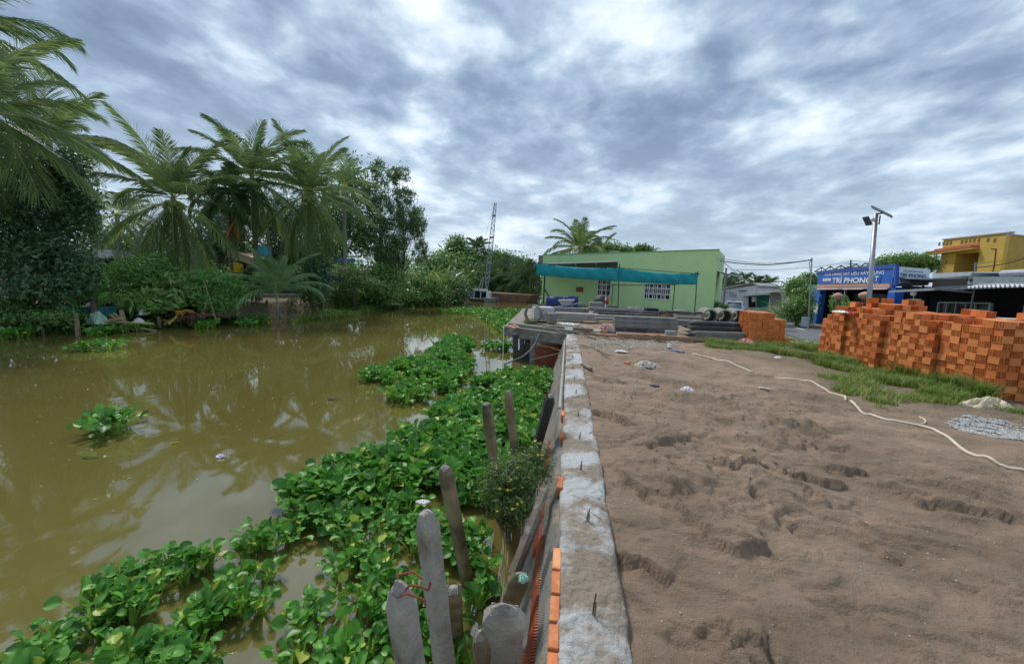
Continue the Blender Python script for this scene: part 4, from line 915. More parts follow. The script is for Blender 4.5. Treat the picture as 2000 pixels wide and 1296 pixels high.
# ---- teal net on poles
def gpt(x,y_base,z): return G(x,y_base,z)
poles=[((1046,600),(1047,514),24.5),((1207,604),(1210,522),24.5),((1356,622),(1362,534),24.5),((1194,598),(1197,556),26.0),((1186,603),(1188,556),25.4),((1313,612),(1318,556),25.5)]
nt_=thing('shade_net','band of teal shade netting stretched on thin poles before the green house','netting',(P(1207,560,24.5).x,P(1207,560,24.5).y,-.5))
tops=[P(1047.5,514,24.3),P(1209,523,24.3),P(1362,534.5,24.3)]; bots=[P(1047,536.5,24.3),P(1208,549,24.3),P(1361,556,24.3)]
def net(i,name):
    lo,hi=(bots[i],bots[i+1]),(tops[i],tops[i+1])
    def fn(u,v):
        a=lo[0].lerp(lo[1],u); b=hi[0].lerp(hi[1],u); p=a.lerp(b,v); s=math.sin(u*math.pi)
        p.z-=.10*s*(.4+.6*v); p+=FH*(-.10*math.sin(v*3.1)*(.4+s)+.03*math.sin(u*31+v*5)); return p
    mb=MB(); mb.grid(fn,40,9)
    o=mb.build(name,M_net,parent=nt_,smooth_=True); md=o.modifiers.new('thick','SOLIDIFY'); md.thickness=.012; return o
net(0,'net_panel'); net(1,'net_panel')
mb=MB(); mb.tube(tops,.02,6); mb.tube([P(1190,557,25.2),P(1320,556,25.2)],.025,6); mb.build('rail',M_pole,parent=nt_)
for (bx,by),(tx,ty),d in poles:
    t=P(tx,ty,d); b=P(bx,by,d); mb=MB(); mb.tube([Vector((b.x,b.y,-.55)),t+Vector((0,0,.06))],.028,6); mb.build('pole',M_pole,parent=nt_)
mb=MB(); p=tops[2]; 
for a in range(5): mb.tube([p,p+Vector((math.cos(a*1.3)*.14,0,math.sin(a*1.3)*.14))],.03,5)
mb.build('net_knot',M_pole,parent=nt_); mb=MB(); p=tops[1]; mb.tube([p,p+Vector((.03,0,.22))],.035,6); mb.build('net_knot',M_pole,parent=nt_)
# ---- waterside slab
SZ=0.0
sl_=thing('concrete_quay','stained concrete quay slab jutting over the water beyond the wall end','quay',G(1030,636,SZ))
A,B,C,D=G(985,637,SZ),G(1109,652.5,SZ),G(1170,600,SZ),G(1022,602,SZ)
mb=MB(); t4=[A,B,C,D]; b4=[v-Vector((0,0,.22)) for v in t4]; mb.hexa(b4,t4)
mb.build('slab',mat('stained_slab',(.27,.235,.19),(.17,.145,.115),.9,2.5,.6,22,c3=(.36,.34,.30),s3=1.3),parent=sl_)
mb=MB(); n_=(A-B); n_=Vector((n_.y,-n_.x,0)).normalized(); n_= n_ if n_.dot(CAM-A)>0 else -n_
def lip(p,q,z0,z1,d0,d1): return [p+n_*d1+Vector((0,0,z0)),q+n_*d1+Vector((0,0,z0)),q+n_*d0+Vector((0,0,z0)),p+n_*d0+Vector((0,0,z0))],[p+n_*d1+Vector((0,0,z1)),q+n_*d1+Vector((0,0,z1)),q+n_*d0+Vector((0,0,z1)),p+n_*d0+Vector((0,0,z1))]
mb.hexa(*lip(A,B,.003,.10,-.35,-.22)); mb.hexa(*lip(A,B,-.33,-.20,-.3,.06)); mb.build('kerb',M_conc,parent=sl_)
for x0,x1,yt,yb in ((1001,1012,652,712),(1014,1024,654,716),(1025,1037,656,708)):
    mb=MB(); d=14.2; a=P(x0,yt,d); b=P(x1,yt,d); w_=(b-a).length
    c=(a+b)/2; rg=np.random.default_rng(x0)
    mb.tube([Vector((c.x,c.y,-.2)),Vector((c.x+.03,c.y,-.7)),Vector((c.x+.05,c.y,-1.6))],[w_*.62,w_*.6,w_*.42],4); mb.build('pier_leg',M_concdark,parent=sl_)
mb=MB(); a=P(1037,657,13.9); b=P(1046,657,13.9); c=(a+b)/2; mb.box((c.x,c.y,-.95),(.17,.25,1.45)); mb.build('pier_leg',M_conc,parent=sl_)
# brick pier under the slab
bp_=Face(P(1046,690,13.8),P(1102,690,13.8)); bt=thing('brick_pier','crumbling red brick pier under the slab at the wall end','brick pier',bp_.pt(.5,WZ,-.2))
mb=MB(); rg=np.random.default_rng(5); zc=-1.35; row=0
while zc<-.24:
    u=-.04-(row%2)*.1
    while u<bp_.L+.1:
        L=.19; dd_=rg.uniform(-.03,.035); 
        if rg.random()>.06: bp_.box(mb,max(u,-.02),min(u+L,bp_.L+.12),zc,zc+.068,-.2,dd_)
        u+=L+.012
    zc+=.08; row+=1
mb.build('brickwork',M_brickred,parent=bt); mb=MB(); bp_.box(mb,-.03,bp_.L+.12,-2.1,-.225,-.7,-.06); mb.build('mortar_core',M_render,parent=bt)
mb=MB(); bp_.box(mb,-.05,bp_.L+.1,-.42,-.225,-.1,.05); mb.build('head_beam',M_conc,parent=bt)
# ---- concrete ring, block, beams
def ring(label,px,d,ro,ri,ln,axis,name='concrete_pipe',m=M_conc,group='concrete culvert pipes',cap=False,z=None):
    c=P(px[0],px[1],d); M=axis.to_track_quat('Z','Y').to_matrix() ; mb=MB(); n=28
    pr=[(ri,0),(ro*.97,0),(ro,ro*.03),(ro,ln-.01),(ro*.97,ln),(ri,ln)]
    vs_=[];fs=[]
    for r_,z_ in pr:
        for k in range(n): a=2*math.pi*k/n; vs_.append(c+M@Vector((r_*math.cos(a),r_*math.sin(a),z_)))
    for i in range(6):
        for k in range(n): j=(k+1)%n; i2=(i+1)%6; fs.append((i*n+k,i*n+j,i2*n+j,i2*n+k))
    mb.add(vs_,fs); base=Vector((c.x,c.y,c.z-ro))
    if not cap: o=mb.build(name,m,loc=base,smooth_=False); tag(o,label,'pipe',group); return o
    th=thing(name,label,'pipe',base,group=group); mb.build('barrel',m,parent=th); mb=MB(); mb.lathe(c-M@Vector((0,0,.05)),[(.02,0),(ro*.9,0),(ro*.95,.03),(ro*.95,.05)],n,M=M); mb.build('end_cap',M_concpale,parent=th); return th
ax=(FH*1+RH*.28).normalized()
ring('upright thin concrete ring standing on edge at the water end of the quay','' or (1040,612.5),15.6,.335,.285,.22,(FH+RH*.35).normalized(),name='concrete_ring',group=None,m=M_conc)
for (x,y),r_,lab,cp in (((1387,617.5),.31,'leftmost concrete pipe lying behind the black piles',0),((1416,618.5),.31,'middle concrete pipe lying behind the black piles',0),((1444,619),.31,'third concrete pipe, half hidden by the capped one',0),((1462,621.5),.30,'concrete pipe end closed with a round pale cap beside the bricks',1)):
    ring(lab,(x,y),18.2 if not cp else 16.8,r_,r_-.055,1.7 if not cp else .5,ax if not cp else (FH*.9+RH*.9).normalized(),cap=bool(cp))
def block(name,label,cat,box,d,depth,m,rz=0,group=None,z=None,bev=.012):
    x0,y0,x1,y1=box; a=P(x0,y1,d); b=P(x1,y1,d); t=P((x0+x1)/2,y0,d); w_=(b-a).length; h=t.z-(a.z+b.z)/2; c=(a+b)/2+FH*depth/2
    mb=MB(); mb.box((c.x,c.y,(a.z+b.z)/2+h/2),(w_,depth,h),rz=rz-math.atan2(RH.y,RH.x)*-1,bev=bev); o=mb.build(name,m,loc=(c.x,c.y,(a.z+b.z)/2)); return tag(o,label,cat,group)
block('concrete_block','big whitewashed concrete block behind the standing ring','block',(1041,600,1080,628),16.2,.7,mat('whitewashed_block',(.58,.57,.55),(.42,.41,.39),.9,6,.6,20,c3=(.2,.19,.17),s3=7,t3=(.56,.62)),rz=.1)
block('concrete_beam','long grey concrete beam lying on the quay below the blue sheets','beam',(1078,601,1150,612),19,.35,M_conc,rz=-.03)
block('concrete_slab','pale concrete panel lying in front of the long grey beam','slab',(1086,612,1170,626),16.9,.5,M_concpale,rz=-.05)
block('concrete_block','low rubble block left of the pale panel','block',(1070,612,1086,632),15.6,.4,M_conc,rz=.2)
k=0
for row,(x0,x1,y0,y1,d) in enumerate(((1201,1322,619,626,13.7),(1200,1324,626.5,634,13.62),(1201,1325,634.5,642,13.55),(1204,1323,642.5,650,13.5))):
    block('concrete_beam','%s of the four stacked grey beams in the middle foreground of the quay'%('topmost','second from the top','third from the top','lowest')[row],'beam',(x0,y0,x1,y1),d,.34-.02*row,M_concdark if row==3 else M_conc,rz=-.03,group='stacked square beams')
for i,(x0,y0,x1,y1,d) in enumerate(((1150,602,1258,606,19.5),(1162,607,1300,611,18.3),(1160,611.5,1285,615.5,17.5),(1163,616,1202,620,15.8),(1164,621,1206,625,15),(1290,608,1372,612,18.4),(1322,618,1372,624,15.6),(1322,625,1350,636,14.6))):
    block('concrete_plank',('far thin plank below the round tubs','long dark plank under the black crate','second long dark plank, just nearer the camera','short plank end left of the stacked beams','lowest short plank end left of the stacked beams','thin plank under the brown dirt heap','beam behind the right end of the stacked beams','short grey beam end right of the stacked beams')[i],'plank',(x0,y0,x1,y1),d,.3,M_concdark if i in (1,2,5) else M_conc,rz=-.04,group='loose concrete planks')
for i,(x0,y0,x1,y1,d,m_,lab,nm,ct) in enumerate(((1152,590,1179,607,21,M_conc,'grey tub beside the mixer','tub','tub'),(1186,597,1208,610,21,M_concdark,'dark box right of the red and white pole','box','box'),(1229,600,1253,612,21,M_conc,'grey block standing alone between the two barred windows','cement_block','block'),(1263,602,1287,614,20.5,M_black,'black crate with ragged top beside the dirt heap','crate','crate'),(1321,606,1346,620,20,M_conc,'grey block right of the dirt heap','cement_block','block'))):
    block(nm,lab,ct,(x0,y0,x1,y1),d,.55,m_,bev=.04)
mb=MB(); c=P(1300,620,20.5)
mb.grid(lambda u,v: Vector((c.x+(u-.5)*.9,c.y+(v-.5)*.9,c.z-.1+.48*max(0,1-((u-.5)**2+(v-.5)**2)*4.2)**1.1+.04*math.sin(u*19)*math.sin(v*17))),16,16)
tag(mb.build('dirt_heap',mat('brown_earth',(.20,.12,.06),(.12,.07,.04),.95,8,.6),loc=c,smooth_=True),'rounded heap of brown earth under the right hand window','heap',kind='stuff')
# ---- pointed black piles
def pile_mesh(L,w,tipl):
    mb=MB(); h=w/2; b=w*.16
    sec=[(-h+b,-h),(h-b,-h),(h,-h+b),(h,h-b),(h-b,h),(-h+b,h),(-h,h-b),(-h,-h+b)]
    st=[(0,1),(L-tipl,1),(L-tipl*.45,.62),(L,.10)]
    vs_=[(x,p[0]*k_,p[1]*k_) for x,k_ in st for p in sec]; fs=[(i*8+k_,i*8+(k_+1)%8,(i+1)*8+(k_+1)%8,(i+1)*8+k_) for i in range(3) for k_ in range(8)]
    fs+=[tuple(range(8))[::-1],tuple(range(24,32))]; mb.add(vs_,fs); me=bpy.data.meshes.new('pointed_pile'); me.from_pydata(mb.v,[],mb.f); me.validate(); return me
pmk=pile_mesh(1.95,.135,.22); pml=pile_mesh(1.95,.135,.22); pmk.materials.append(M_concdark); pml.materials.append(M_conc)
rg=np.random.default_rng(8); basep=P(1462,662,13.4); ang=math.atan2(RH.y,RH.x)+math.pi
gz=G(1420,664,-.05).z
for lay in range(4):
    for k in range(4-(lay//3)):
        pale=(lay==1 and k==0) or (lay==0 and k==0)
        o=bpy.data.objects.new('pointed_pile',pml if pale else pmk); col.objects.link(o)
        p=basep-FH*.25+FH*(.02+k*.15+(.11 if lay==3 else .0)+(.28 if lay>=2 else 0))+RH*(rg.uniform(-.08,.08)+(.12 if lay==3 else 0)); o.location=(p.x,p.y,-.02+.075+lay*.130); o.rotation_euler=(0,0,ang+rg.uniform(-.02,.02)+.02)
        L_name=('lowest','second','third','top')[lay]; K_name=('nearest','second from the front','third from the front','rearmost')[k]
        tag(o,'%s pointed concrete pile in the stack, %s layer, %s'%('pale grey' if pale else 'black',L_name,K_name),'pile','pointed concrete piles in the stack')
for i,(x0,y0,x1,y1) in enumerate(((1462,655,1514,660),(1461,660.5,1516,666))):
    block('pile_end','%s dark pile end poking out in front of the small brick stack'%('upper','lower')[i],'pile',(x0,y0,x1,y1),13.0,.3,M_concdark if i==0 else M_conc)
block('support_block','small concrete bearer under the right end of the stacked beams','block',(1302,646,1322,655),13.2,.2,M_concpale)
block('support_block','flat stone propping the pile ends above the grass','block',(1472,665,1492,670),12.9,.2,M_concpale)
# ---- timber edge boards
def board(label,pts,w_,h_,m,z=0,name='timber_board',group='boards lying along the quay edge'):
    q=[G(x,y,z) for x,y in pts]; mb=MB()
    for a,b in zip(q[:-1],q[1:]):
        dv=(b-a).normalized(); s=Vector((-dv.y,dv.x,0))*w_/2; zz_=Vector((0,0,h_)); mb.hexa([a-s,b-s,b+s,a+s],[a-s+zz_,b-s+zz_,b+s+zz_,a+s+zz_])
    return tag(mb.build(name,m,loc=q[0]),label,'board',group)
board('long brown board running along the ground below the stacked beams',[(1120,652),(1250,661),(1400,668),(1470,674)],.10,.05,M_woodbrown,-.01)
board('grey timber along the quay front above the wall end',[(1060,640),(1140,646),(1202,652)],.14,.10,M_wood,.0)
board('dark timber under the stacked beams',[(1205,655),(1330,662),(1420,667)],.12,.06,M_woodbrown,.0)
board('pale thin stick lying on the sand near the wall end',[(1134,674),(1160,681),(1188,694)],.035,.03,M_wood,.0)
board('second pale stick stuck in the sand beside the wall',[(1136,712),(1155,722)],.05,.04,M_wood,.0)
for i,(x,y,w_,rz) in enumerate(((1111,645,.26,.3),(1142,641,.22,.9),(1166,648,.24,-.3))):
    c=G(x,y,.06); mb=MB(); mb.box(c+Vector((0,0,.05)),(w_,w_*.7,.03),M=Matrix.Rotation(rz,3,'Z')@Matrix.Rotation(.35,3,'X')); tag(mb.build('tile_offcut',M_concpale,loc=c),('white flat offcut at the head of the wall','upright pale offcut leaning on the grey timber','pale offcut beside a red shard')[i],'offcut','pale offcuts')
# ---- blue sheets, wheelbarrow, mixer
for i,(x0,x1,y0,y1) in enumerate(((1067,1100,579,601),(1102,1129,578,602))):
    a,b,c,d=P(x0,y1,23.5),P(x1,y1,23.4),P(x1,y0,23.6),P(x0,y0,23.7); mb=MB()
    mb.grid(lambda u,v: a.lerp(b,u).lerp(d.lerp(c,u),v)+FH*(.06*math.sin(u*9+i)+.05*math.sin(v*7)),18,10)
    o=mb.build('blue_sheet',M_bluetarp,loc=(a+b)/2,smooth_=True); md=o.modifiers.new('thick','SOLIDIFY'); md.thickness=.015; tag(o,('left blue plastic sheet hung before the green wall','right, darker blue plastic sheet behind the wheelbarrow')[i],'tarpaulin','blue plastic sheets')
wb=thing('wheelbarrow','pale metal wheelbarrow standing in front of the blue sheets','wheelbarrow',P(1106,601,21.5)); c=P(1106,590,21.5)
mb=MB(); tr=[(-.42,-.28,.10),(.42,-.28,.16),(.42,.28,.16),(-.42,.28,.10)]; br=[(-.22,-.18,-.16),(.20,-.18,-.12),(.20,.18,-.12),(-.22,.18,-.16)]
mb.hexa([c+Vector(p) for p in br],[c+Vector(p) for p in tr]); mb.build('tray',M_zinc,parent=wb)
mb=MB(); 
for s in (-.2,.2): mb.tube([c+Vector((-.6,s*.2,-.25)),c+Vector((0,s,-.16)),c+Vector((.8,s*1.4,.02))],.022,6); mb.tube([c+Vector((.3,s,-.14)),c+Vector((.35,s,-.36))],.02,6)
mb.build('frame',M_steel,parent=wb); mb=MB(); mb.lathe(c+Vector((-.55,.03,-.24)),[(.05,-.04),(.15,-.035),(.16,0),(.15,.035),(.05,.04)],14,M=Matrix.Rotation(R(90),3,'X')); mb.build('wheel',M_rubber,parent=wb)
mx_=thing('concrete_mixer','black and red concrete mixer with a thin wheel beside the left window','concrete mixer',P(1178,604,23)); c=P(1172,590,23)
mb=MB(); M=(RH*.5+Vector((0,0,.8))).normalized().to_track_quat('Z','Y').to_matrix(); mb.lathe(c,[(.14,-.32),(.34,-.20),(.38,.0),(.34,.15),(.20,.36),(.18,.40)],16,M=M); mb.build('drum',M_concdark,parent=mx_,smooth_=True)
mb=MB(); mb.box(P(1183,588,23),(.30,.35,.42),bev=.04); mb.build('motor_cover',M_red,parent=mx_)
mb=MB(); mb.tube([P(1163,604,23),P(1172,592,23),P(1184,604,23)],.03,6); mb.tube([P(1163,604,23.4),P(1172,592,23.4),P(1184,604,23.4)],.03,6); mb.build('frame',M_steel,parent=mx_)
mb=MB(); cc=P(1188,588,22.9); mb.tube([cc+Vector((.22*math.cos(a/10*6.283),0,.26*math.sin(a/10*6.283))) for a in range(11)],.02,5); mb.build('hand_wheel',M_wood,parent=mx_)
mb=MB(); a=P(1181.5,613,21); b=P(1183,580,21); 
for k in range(4): mb2=MB(); mb2.tube([a.lerp(b,k/4),a.lerp(b,(k+1)/4)],.035,8); 
mb.tube([a,b],.035,8); st_=mb.build('marker_post',M_white,loc=a); tag(st_,'short red and white banded post by the mixer','post')
for k in (1,3): mb=MB(); mb.tube([a.lerp(b,k/5),a.lerp(b,(k+1)/5)],.038,8); mb.build('red_band',M_red,parent=st_)
# ================================================================ hollow bricks
BL,BW,BH=.178,.083,.118
def brick_arrays(holes=True):
    x,y,z=BL/2,BW/2,BH/2; V=[];F=[]
    def q(a,b,c,d): k=len(V); V.extend([a,b,c,d]); F.append((k,k+1,k+2,k+3))
    q((-x,-y,-z),(-x,y,-z),(x,y,-z),(x,-y,-z)); q((-x,-y,z),(x,-y,z),(x,y,z),(-x,y,z)); q((-x,-y,-z),(x,-y,-z),(x,-y,z),(-x,-y,z)); q((x,y,-z),(-x,y,-z),(-x,y,z),(x,y,z))
    for s in (-1,1):
        X=s*x
        if not holes: p=[(X,-y,-z),(X,y,-z),(X,y,z),(X,-y,z)]; q(*(p if s>0 else p[::-1])); continue
        ys=[-y,-y+.006,-.003,.003,y-.006,y]; zs=[-z,-z+.009,-z+.037,-z+.045,z-.045,z-.037,z-.009,z]
        for i in range(5):
            for j in range(7):
                a,b,c,d=ys[i],ys[i+1],zs[j],zs[j+1]; p=[(X,a,c),(X,b,c),(X,b,d),(X,a,d)]
                if i%2==1 and j%2==1:
                    D=X-s*.088; r_=[(D,a,c),(D,b,c),(D,b,d),(D,a,d)]
                    q(*(r_ if s>0 else r_[::-1]))
                    for k in range(4):
                        m=(k+1)%4; w_=[p[k],p[m],r_[m],r_[k]]; q(*(w_[::-1] if s<0 else w_))
                else: q(*(p if s>0 else p[::-1]))
    return np.array(V),np.array(F)
BV,BF=brick_arrays(); PV,PF=brick_arrays(False)
def brickmat(name,attr):
    m,t,b,o=new_mat(name); L=t.links.new
    if attr: n=t.nodes.new('ShaderNodeAttribute'); n.attribute_name='v'; src=n.outputs['Fac']
    else: n=t.nodes.new('ShaderNodeObjectInfo'); src=n.outputs['Random']
    r=t.nodes.new('ShaderNodeValToRGB'); L(src,r.inputs[0]); e=r.color_ramp; e.elements[0].color=(.58,.15,.03,1); e.elements[1].color=(.76,.28,.075,1)
    q=e.elements.new(.45); q.color=(.64,.20,.055,1); q=e.elements.new(.8); q.color=(.72,.26,.075,1)
    tc=t.nodes.new('ShaderNodeNewGeometry'); nz=t.nodes.new('ShaderNodeTexNoise'); nz.inputs['Scale'].default_value=22; nz.inputs['Detail'].default_value=4; L(tc.outputs['Position'],nz.inputs[0])
    mr=t.nodes.new('ShaderNodeMapRange'); mr.inputs[3].default_value=.72; mr.inputs[4].default_value=1.25; L(nz.outputs[0],mr.inputs[0])
    sc=t.nodes.new('ShaderNodeVectorMath'); sc.operation='SCALE'; L(r.outputs[0],sc.inputs[0]); L(mr.outputs[0],sc.inputs[3]); L(sc.outputs[0],b.inputs['Base Color']); b.inputs['Roughness'].default_value=.8
    return m
M_bk=brickmat('hollow_brick_clay',False); M_bks=brickmat('stacked_brick_clay',True)
C0=G(1936,778,-.02); C1=G(1606,690,-.02); pu=(C1-C0); pu.z=0; PL=pu.length; pu.normalize(); pn=Vector((pu.y,-pu.x,0)); pn=-pn if pn.dot(CAM-C0)<0 else pn
rng=np.random.default_rng(21); CELL=.180
nu=int(PL/CELL)+1; nv=7
ang=math.atan2(pu.y,pu.x)
hts=np.zeros((nu,nv),int); off=np.zeros((nu,nv)); seg=[0,3,6,10,13,16,19,21,nu]
prof=[11,11,10,10,11,10,9,10,11,11,10,11,10,10,10,11,11,10,10,10,11,10,9,8,8,8]
for i in range(nu):
    for v in range(nv):
        hts[i,v]=prof[min(i,len(prof)-1)]+(1 if v>=2 and rng.random()<(.5 if i>13 else .15) else 0)+(1 if v>=4 and i>13 else 0)-(1 if rng.random()<.15 and v<2 else 0)
hts[2:4,1:3]+=1; hts[5:7,3:5]+=1; hts[6,0]-=1
so_=np.array([0,-.05,.04,-.06,.05,-.03,.04,-.05,0])
cells=[]
for i in range(nu):
    sgi=sum(1 for q in seg if q<=i)-1
    for v in range(nv):
        if i==0 and v>=3: continue
        for r_ in range(hts[i,v]):
            vis_front=(v==0); vis_end=(i==0) or (i==1 and v>=3); top=r_>=hts[i,v]-2 or (v>0 and r_>=hts[i,v-1]-1) or (i>0 and r_>=hts[i-1,v]-1)
            back=(v==nv-1) or i==nu-1
            if not(vis_front or vis_end or top or back): continue
            sh=so_[sgi]
            c=C0+pu*((i+.5)*CELL+.03*(sgi))-pn*((v+.5)*CELL-sh+rng.uniform(-.014,.014))+pu*rng.uniform(-.012,.012)
            typ=(i+v+r_)%2 if rng.random()>.08 else int(rng.integers(0,2))
            if r_<hts[i,v]-2: pass
            cells.append((c.x,c.y,(r_+.5)*(BH+.002)-.04,typ,vis_front or vis_end,vis_front or vis_end or top))
inst=[]; bulk=[]
for x,y,z,typ,vis,exp in cells:
    for k in (-1,1):
        if typ==0: p=(x-math.sin(ang)*0+math.cos(ang)*k*.0445,y+math.sin(ang)*k*.0445,z); a=ang+math.pi/2
        else: p=(x-math.sin(ang)*k*.0445,y+math.cos(ang)*k*.0445,z); a=ang
        front=(Vector((p[0],p[1],0))-Vector((x,y,0))).dot(pn)>-.001
        a+=rng.normal(0,.03)
        (inst if (vis and (typ==0 or front)) else bulk).append((p,a,exp))
inst.sort(key=lambda q:(Vector(q[0])-CAM).length)
bulk+=inst[300:]; inst=inst[:300]
me0=bpy.data.meshes.new('hollow_brick'); me0.from_pydata([tuple(v) for v in BV],[],[tuple(int(q) for q in f) for f in BF]); me0.materials.append(M_bk)
b0_=bpy.data.objects.new('hollow_brick',me0)
tag(b0_,'orange hollow clay brick in the outer face of the long brick stack beside the grass','brick','hollow bricks facing out at the near end of the long stack')
for i,(p,a,e) in enumerate(inst):
    o=b0_ if i==0 else b0_.copy(); col.objects.link(o); o.location=p; o.rotation_euler=(0,0,a)
def stack(name,items,label,plain_=False):
    lb=LB()
    for hol in (True,False):
        it=[q for q in items if q[2]==hol]
        if not it: continue
        P_=np.array([q[0] for q in it]); A=np.array([q[1] for q in it]); T,F=(BV,BF) if (hol and not plain_) else (PV,PF)
        c,s=np.cos(A)[:,None],np.sin(A)[:,None]
        V=np.stack([P_[:,0:1]+c*T[None,:,0]-s*T[None,:,1],P_[:,1:2]+s*T[None,:,0]+c*T[None,:,1],P_[:,2:3]+T[None,:,2]+0*c],-1)
        FF=F[None]+(np.arange(len(it))*len(T))[:,None,None]; lb.add(V,FF,np.repeat(rng.random(len(it))[:,None],len(T),1))
    return tag(lb.build(name,M_bks),label,'bricks',kind='stuff')
stack('brick_stack',bulk,'remaining orange hollow bricks of the long uneven brick stack')
# small stepped stack by the piles
S0=P(1463,662,12.9); S1=P(1524,666,12.9); su=(S1-S0); su.z=0; SL=su.length; su.normalize(); sn=Vector((su.y,-su.x,0)); sa=math.atan2(su.y,su.x); items=[]
nn=int(round(1.0/CELL))
for i in range(8):
    for v in range(4):
        H=(10,10,10,10,8,8,2,1)[i] 
        if i<4 and v>=2: H=10
        for r_ in range(H):
            if 0<v<3 and 0<i<5 and r_<H-1 and v!=0: continue
            for k in (-1,1):
                p=S0+su*((i+.5)*CELL)+Vector((-su.y,su.x,0))*((v+.5)*CELL+k*.0445+rng.normal(0,.010))+su*rng.normal(0,.006); items.append(((p.x,p.y,(r_+.5)*.096-.05),sa+rng.normal(0,.03),True))
def stackS():
    lb=LB(); P_=np.array([q[0] for q in items]); A=np.array([q[1] for q in items]); T=BV*np.array([1,1,.78]); c,s=np.cos(A)[:,None],np.sin(A)[:,None]
    V=np.stack([P_[:,0:1]+c*T[None,:,0]-s*T[None,:,1],P_[:,1:2]+s*T[None,:,0]+c*T[None,:,1],P_[:,2:3]+T[None,:,2]+0*c],-1)
    lb.add(V,BF[None]+(np.arange(len(items))*len(T))[:,None,None],np.repeat((rng.random(len(items))*.7+.15)[:,None],len(T),1)); return lb
tag(stackS().build('small_brick_stack',M_bks),'small stepped orange brick stack right of the black pointed piles','bricks',kind='stuff')
# pink bag on the stack
def rag(name,label,cat,c,sx,sy,sz,m,seed,rz=0,group=None,n=26,fold=5.,tip=None):
    n=int(n*1.5)
    rg=seed; mb=MB(); c=Vector(c)
    def fn(u,v):
        a=(u-.5)*2; b=(v-.5)*2; r_=math.hypot(a,b); k=1-.18*math.sin(math.atan2(b,a)*3+rg)
        k*=.75+.5*float(vnoise(np.array([math.atan2(b,a)*2.5+9]),np.array([rg*3.3]),rg)[0]); x=a*sx*k; y=b*sy*k; f=float(fbm(np.array([u*fold+rg]),np.array([v*fold]),3,rg)[0]); rd=1-abs(2*f-1)
        z=sz*(max(0,1-r_**2)**.7)*(.05+1.25*rd**2.2)+.012*rd
        if r_>1: z*=.4
        return c+Matrix.Rotation(rz,3,'Z')@Vector((x*(1 if r_<1 else 1/r_**.5),y*(1 if r_<1 else 1/r_**.5),z))
    mb.grid(fn,n,n); o=mb.build(name,m,loc=c,smooth_=True); md=o.modifiers.new('thick','SOLIDIFY'); md.thickness=.006; md.offset=1
    return tag(o,label,cat,group)
M_bagw=plain('white_plastic_bag',(.78,.76,.74),.35); M_bagp=plain('pink_plastic_bag',(.75,.25,.25),.35); M_sack=mat('woven_sack',(.66,.58,.42),(.48,.40,.27),.7,7,.4,40)
ptop=P(1648,609,10.4)
rag('plastic_bag','white plastic bag lying over the ledge of the brick stack','bag',(ptop.x-.06,ptop.y,ptop.z-.02),.15,.12,.035,M_bagw,3,n=22)
rag('plastic_bag','red plastic bag lying beside the white one on the brick stack','bag',(ptop.x+.14,ptop.y+.0,ptop.z-.05),.15,.12,.05,plain('red_plastic_bag',(.60,.06,.07),.35),5,n=22)
# ================================================================ shops along the road
M_blue=plain('blue_shop_paint',(.012,.11,.50),.5); M_bluedk=plain('dark_blue_paint',(.01,.07,.36),.5)
M_orange=plain('orange_strip',(.75,.30,.07)); M_purple=plain('mauve_strip',(.36,.30,.42)); M_sky=plain('pale_sign',(.55,.66,.68),.5); M_navy=plain('navy_letters',(.03,.05,.22)); M_letter=plain('white_letters',(.82,.84,.86),.4)
SA=Q(25.2,35); SB=Q(22.2,24.6); SF=Face(SA,SB)
sh=thing('blue_shop','blue fronted building supply shop with big lettered sign above dark open bays','shop',SF.pt(5,-1.1,-3))
c_=[SF.uz(1597,560),SF.uz(1748,557.5),SF.uz(1750,518),SF.uz(1597,532)]
mb=MB(); SF.quad(mb,*c_,-.08,0); sg_=mb.build('sign_board',M_blue,parent=sh)
mb=MB(); a,b=SF.uz(1597,532),SF.uz(1750,518); SF.quad(mb,(a[0]-.1,a[1]-.12),(b[0]+.1,b[1]-.16),(b[0]+.1,b[1]+.08),(a[0]-.1,a[1]+.08),-.1,.06); a,b=SF.uz(1748.5,557),SF.uz(1751,518)
SF.quad(mb,(a[0]-.02,a[1]),(a[0]+.16,a[1]),(b[0]+.11,b[1]),(b[0]-.12,b[1]),-.09,.065); mb.build('sign_border',M_bluedk,parent=sg_)
def signtext(s,F_,x0,y0,x1,h,m,par,d=.03,bold=0,ext=0,rise=0):
    a=F_.uz(x0,y0); b=F_.uz(x1,y0); return text(s,F_,a[0],a[1],h,m,par,d,width=abs(b[0]-a[0]),bold=bold)
def slanted(s,F_,pa,pb,pxh,m,par,d=.03,bold=0):
    """lettering whose baseline runs between two measured points"""
    a=F_.uz(*pa); b=F_.uz(*pb); h=abs(F_.uz(pa[0],pa[1]-pxh)[1]-a[1]); w_=abs(b[0]-a[0])
    o=text(s,F_,a[0],a[1],h,m,par,d,width=w_,bold=bold); return o
slanted('CỬA HÀNG VẬT LIỆU XÂY DỰNG',SF,(1612,538.5),(1727,538.5),5.2,M_letter,sg_,bold=.012)
slanted('TRÍ PHONG',SF,(1626,552),(1703,552),9.5,M_letter,sg_,bold=.03)
slanted('T',SF,(1709,548.5),(1716,548.5),10,M_letter,sg_,bold=.02)
mb=MB(); a=SF.uz(1718,546); mb.tube([SF.pt(a[0]+.28*math.cos(R(q))*.6-.05,a[1]+.05+.28*math.sin(R(q)),.04) for q in range(-110,60,20)],.03,5); mb.build('logo',plain('light_blue_logo',(.1,.32,.65)),parent=sg_)
mb=MB(); SF.quad(mb,SF.uz(1608,549),SF.uz(1623,548.6),SF.uz(1623,543.5),SF.uz(1608,544),.0,.03); sp_=mb.build('small_plate',M_letter,parent=sg_)
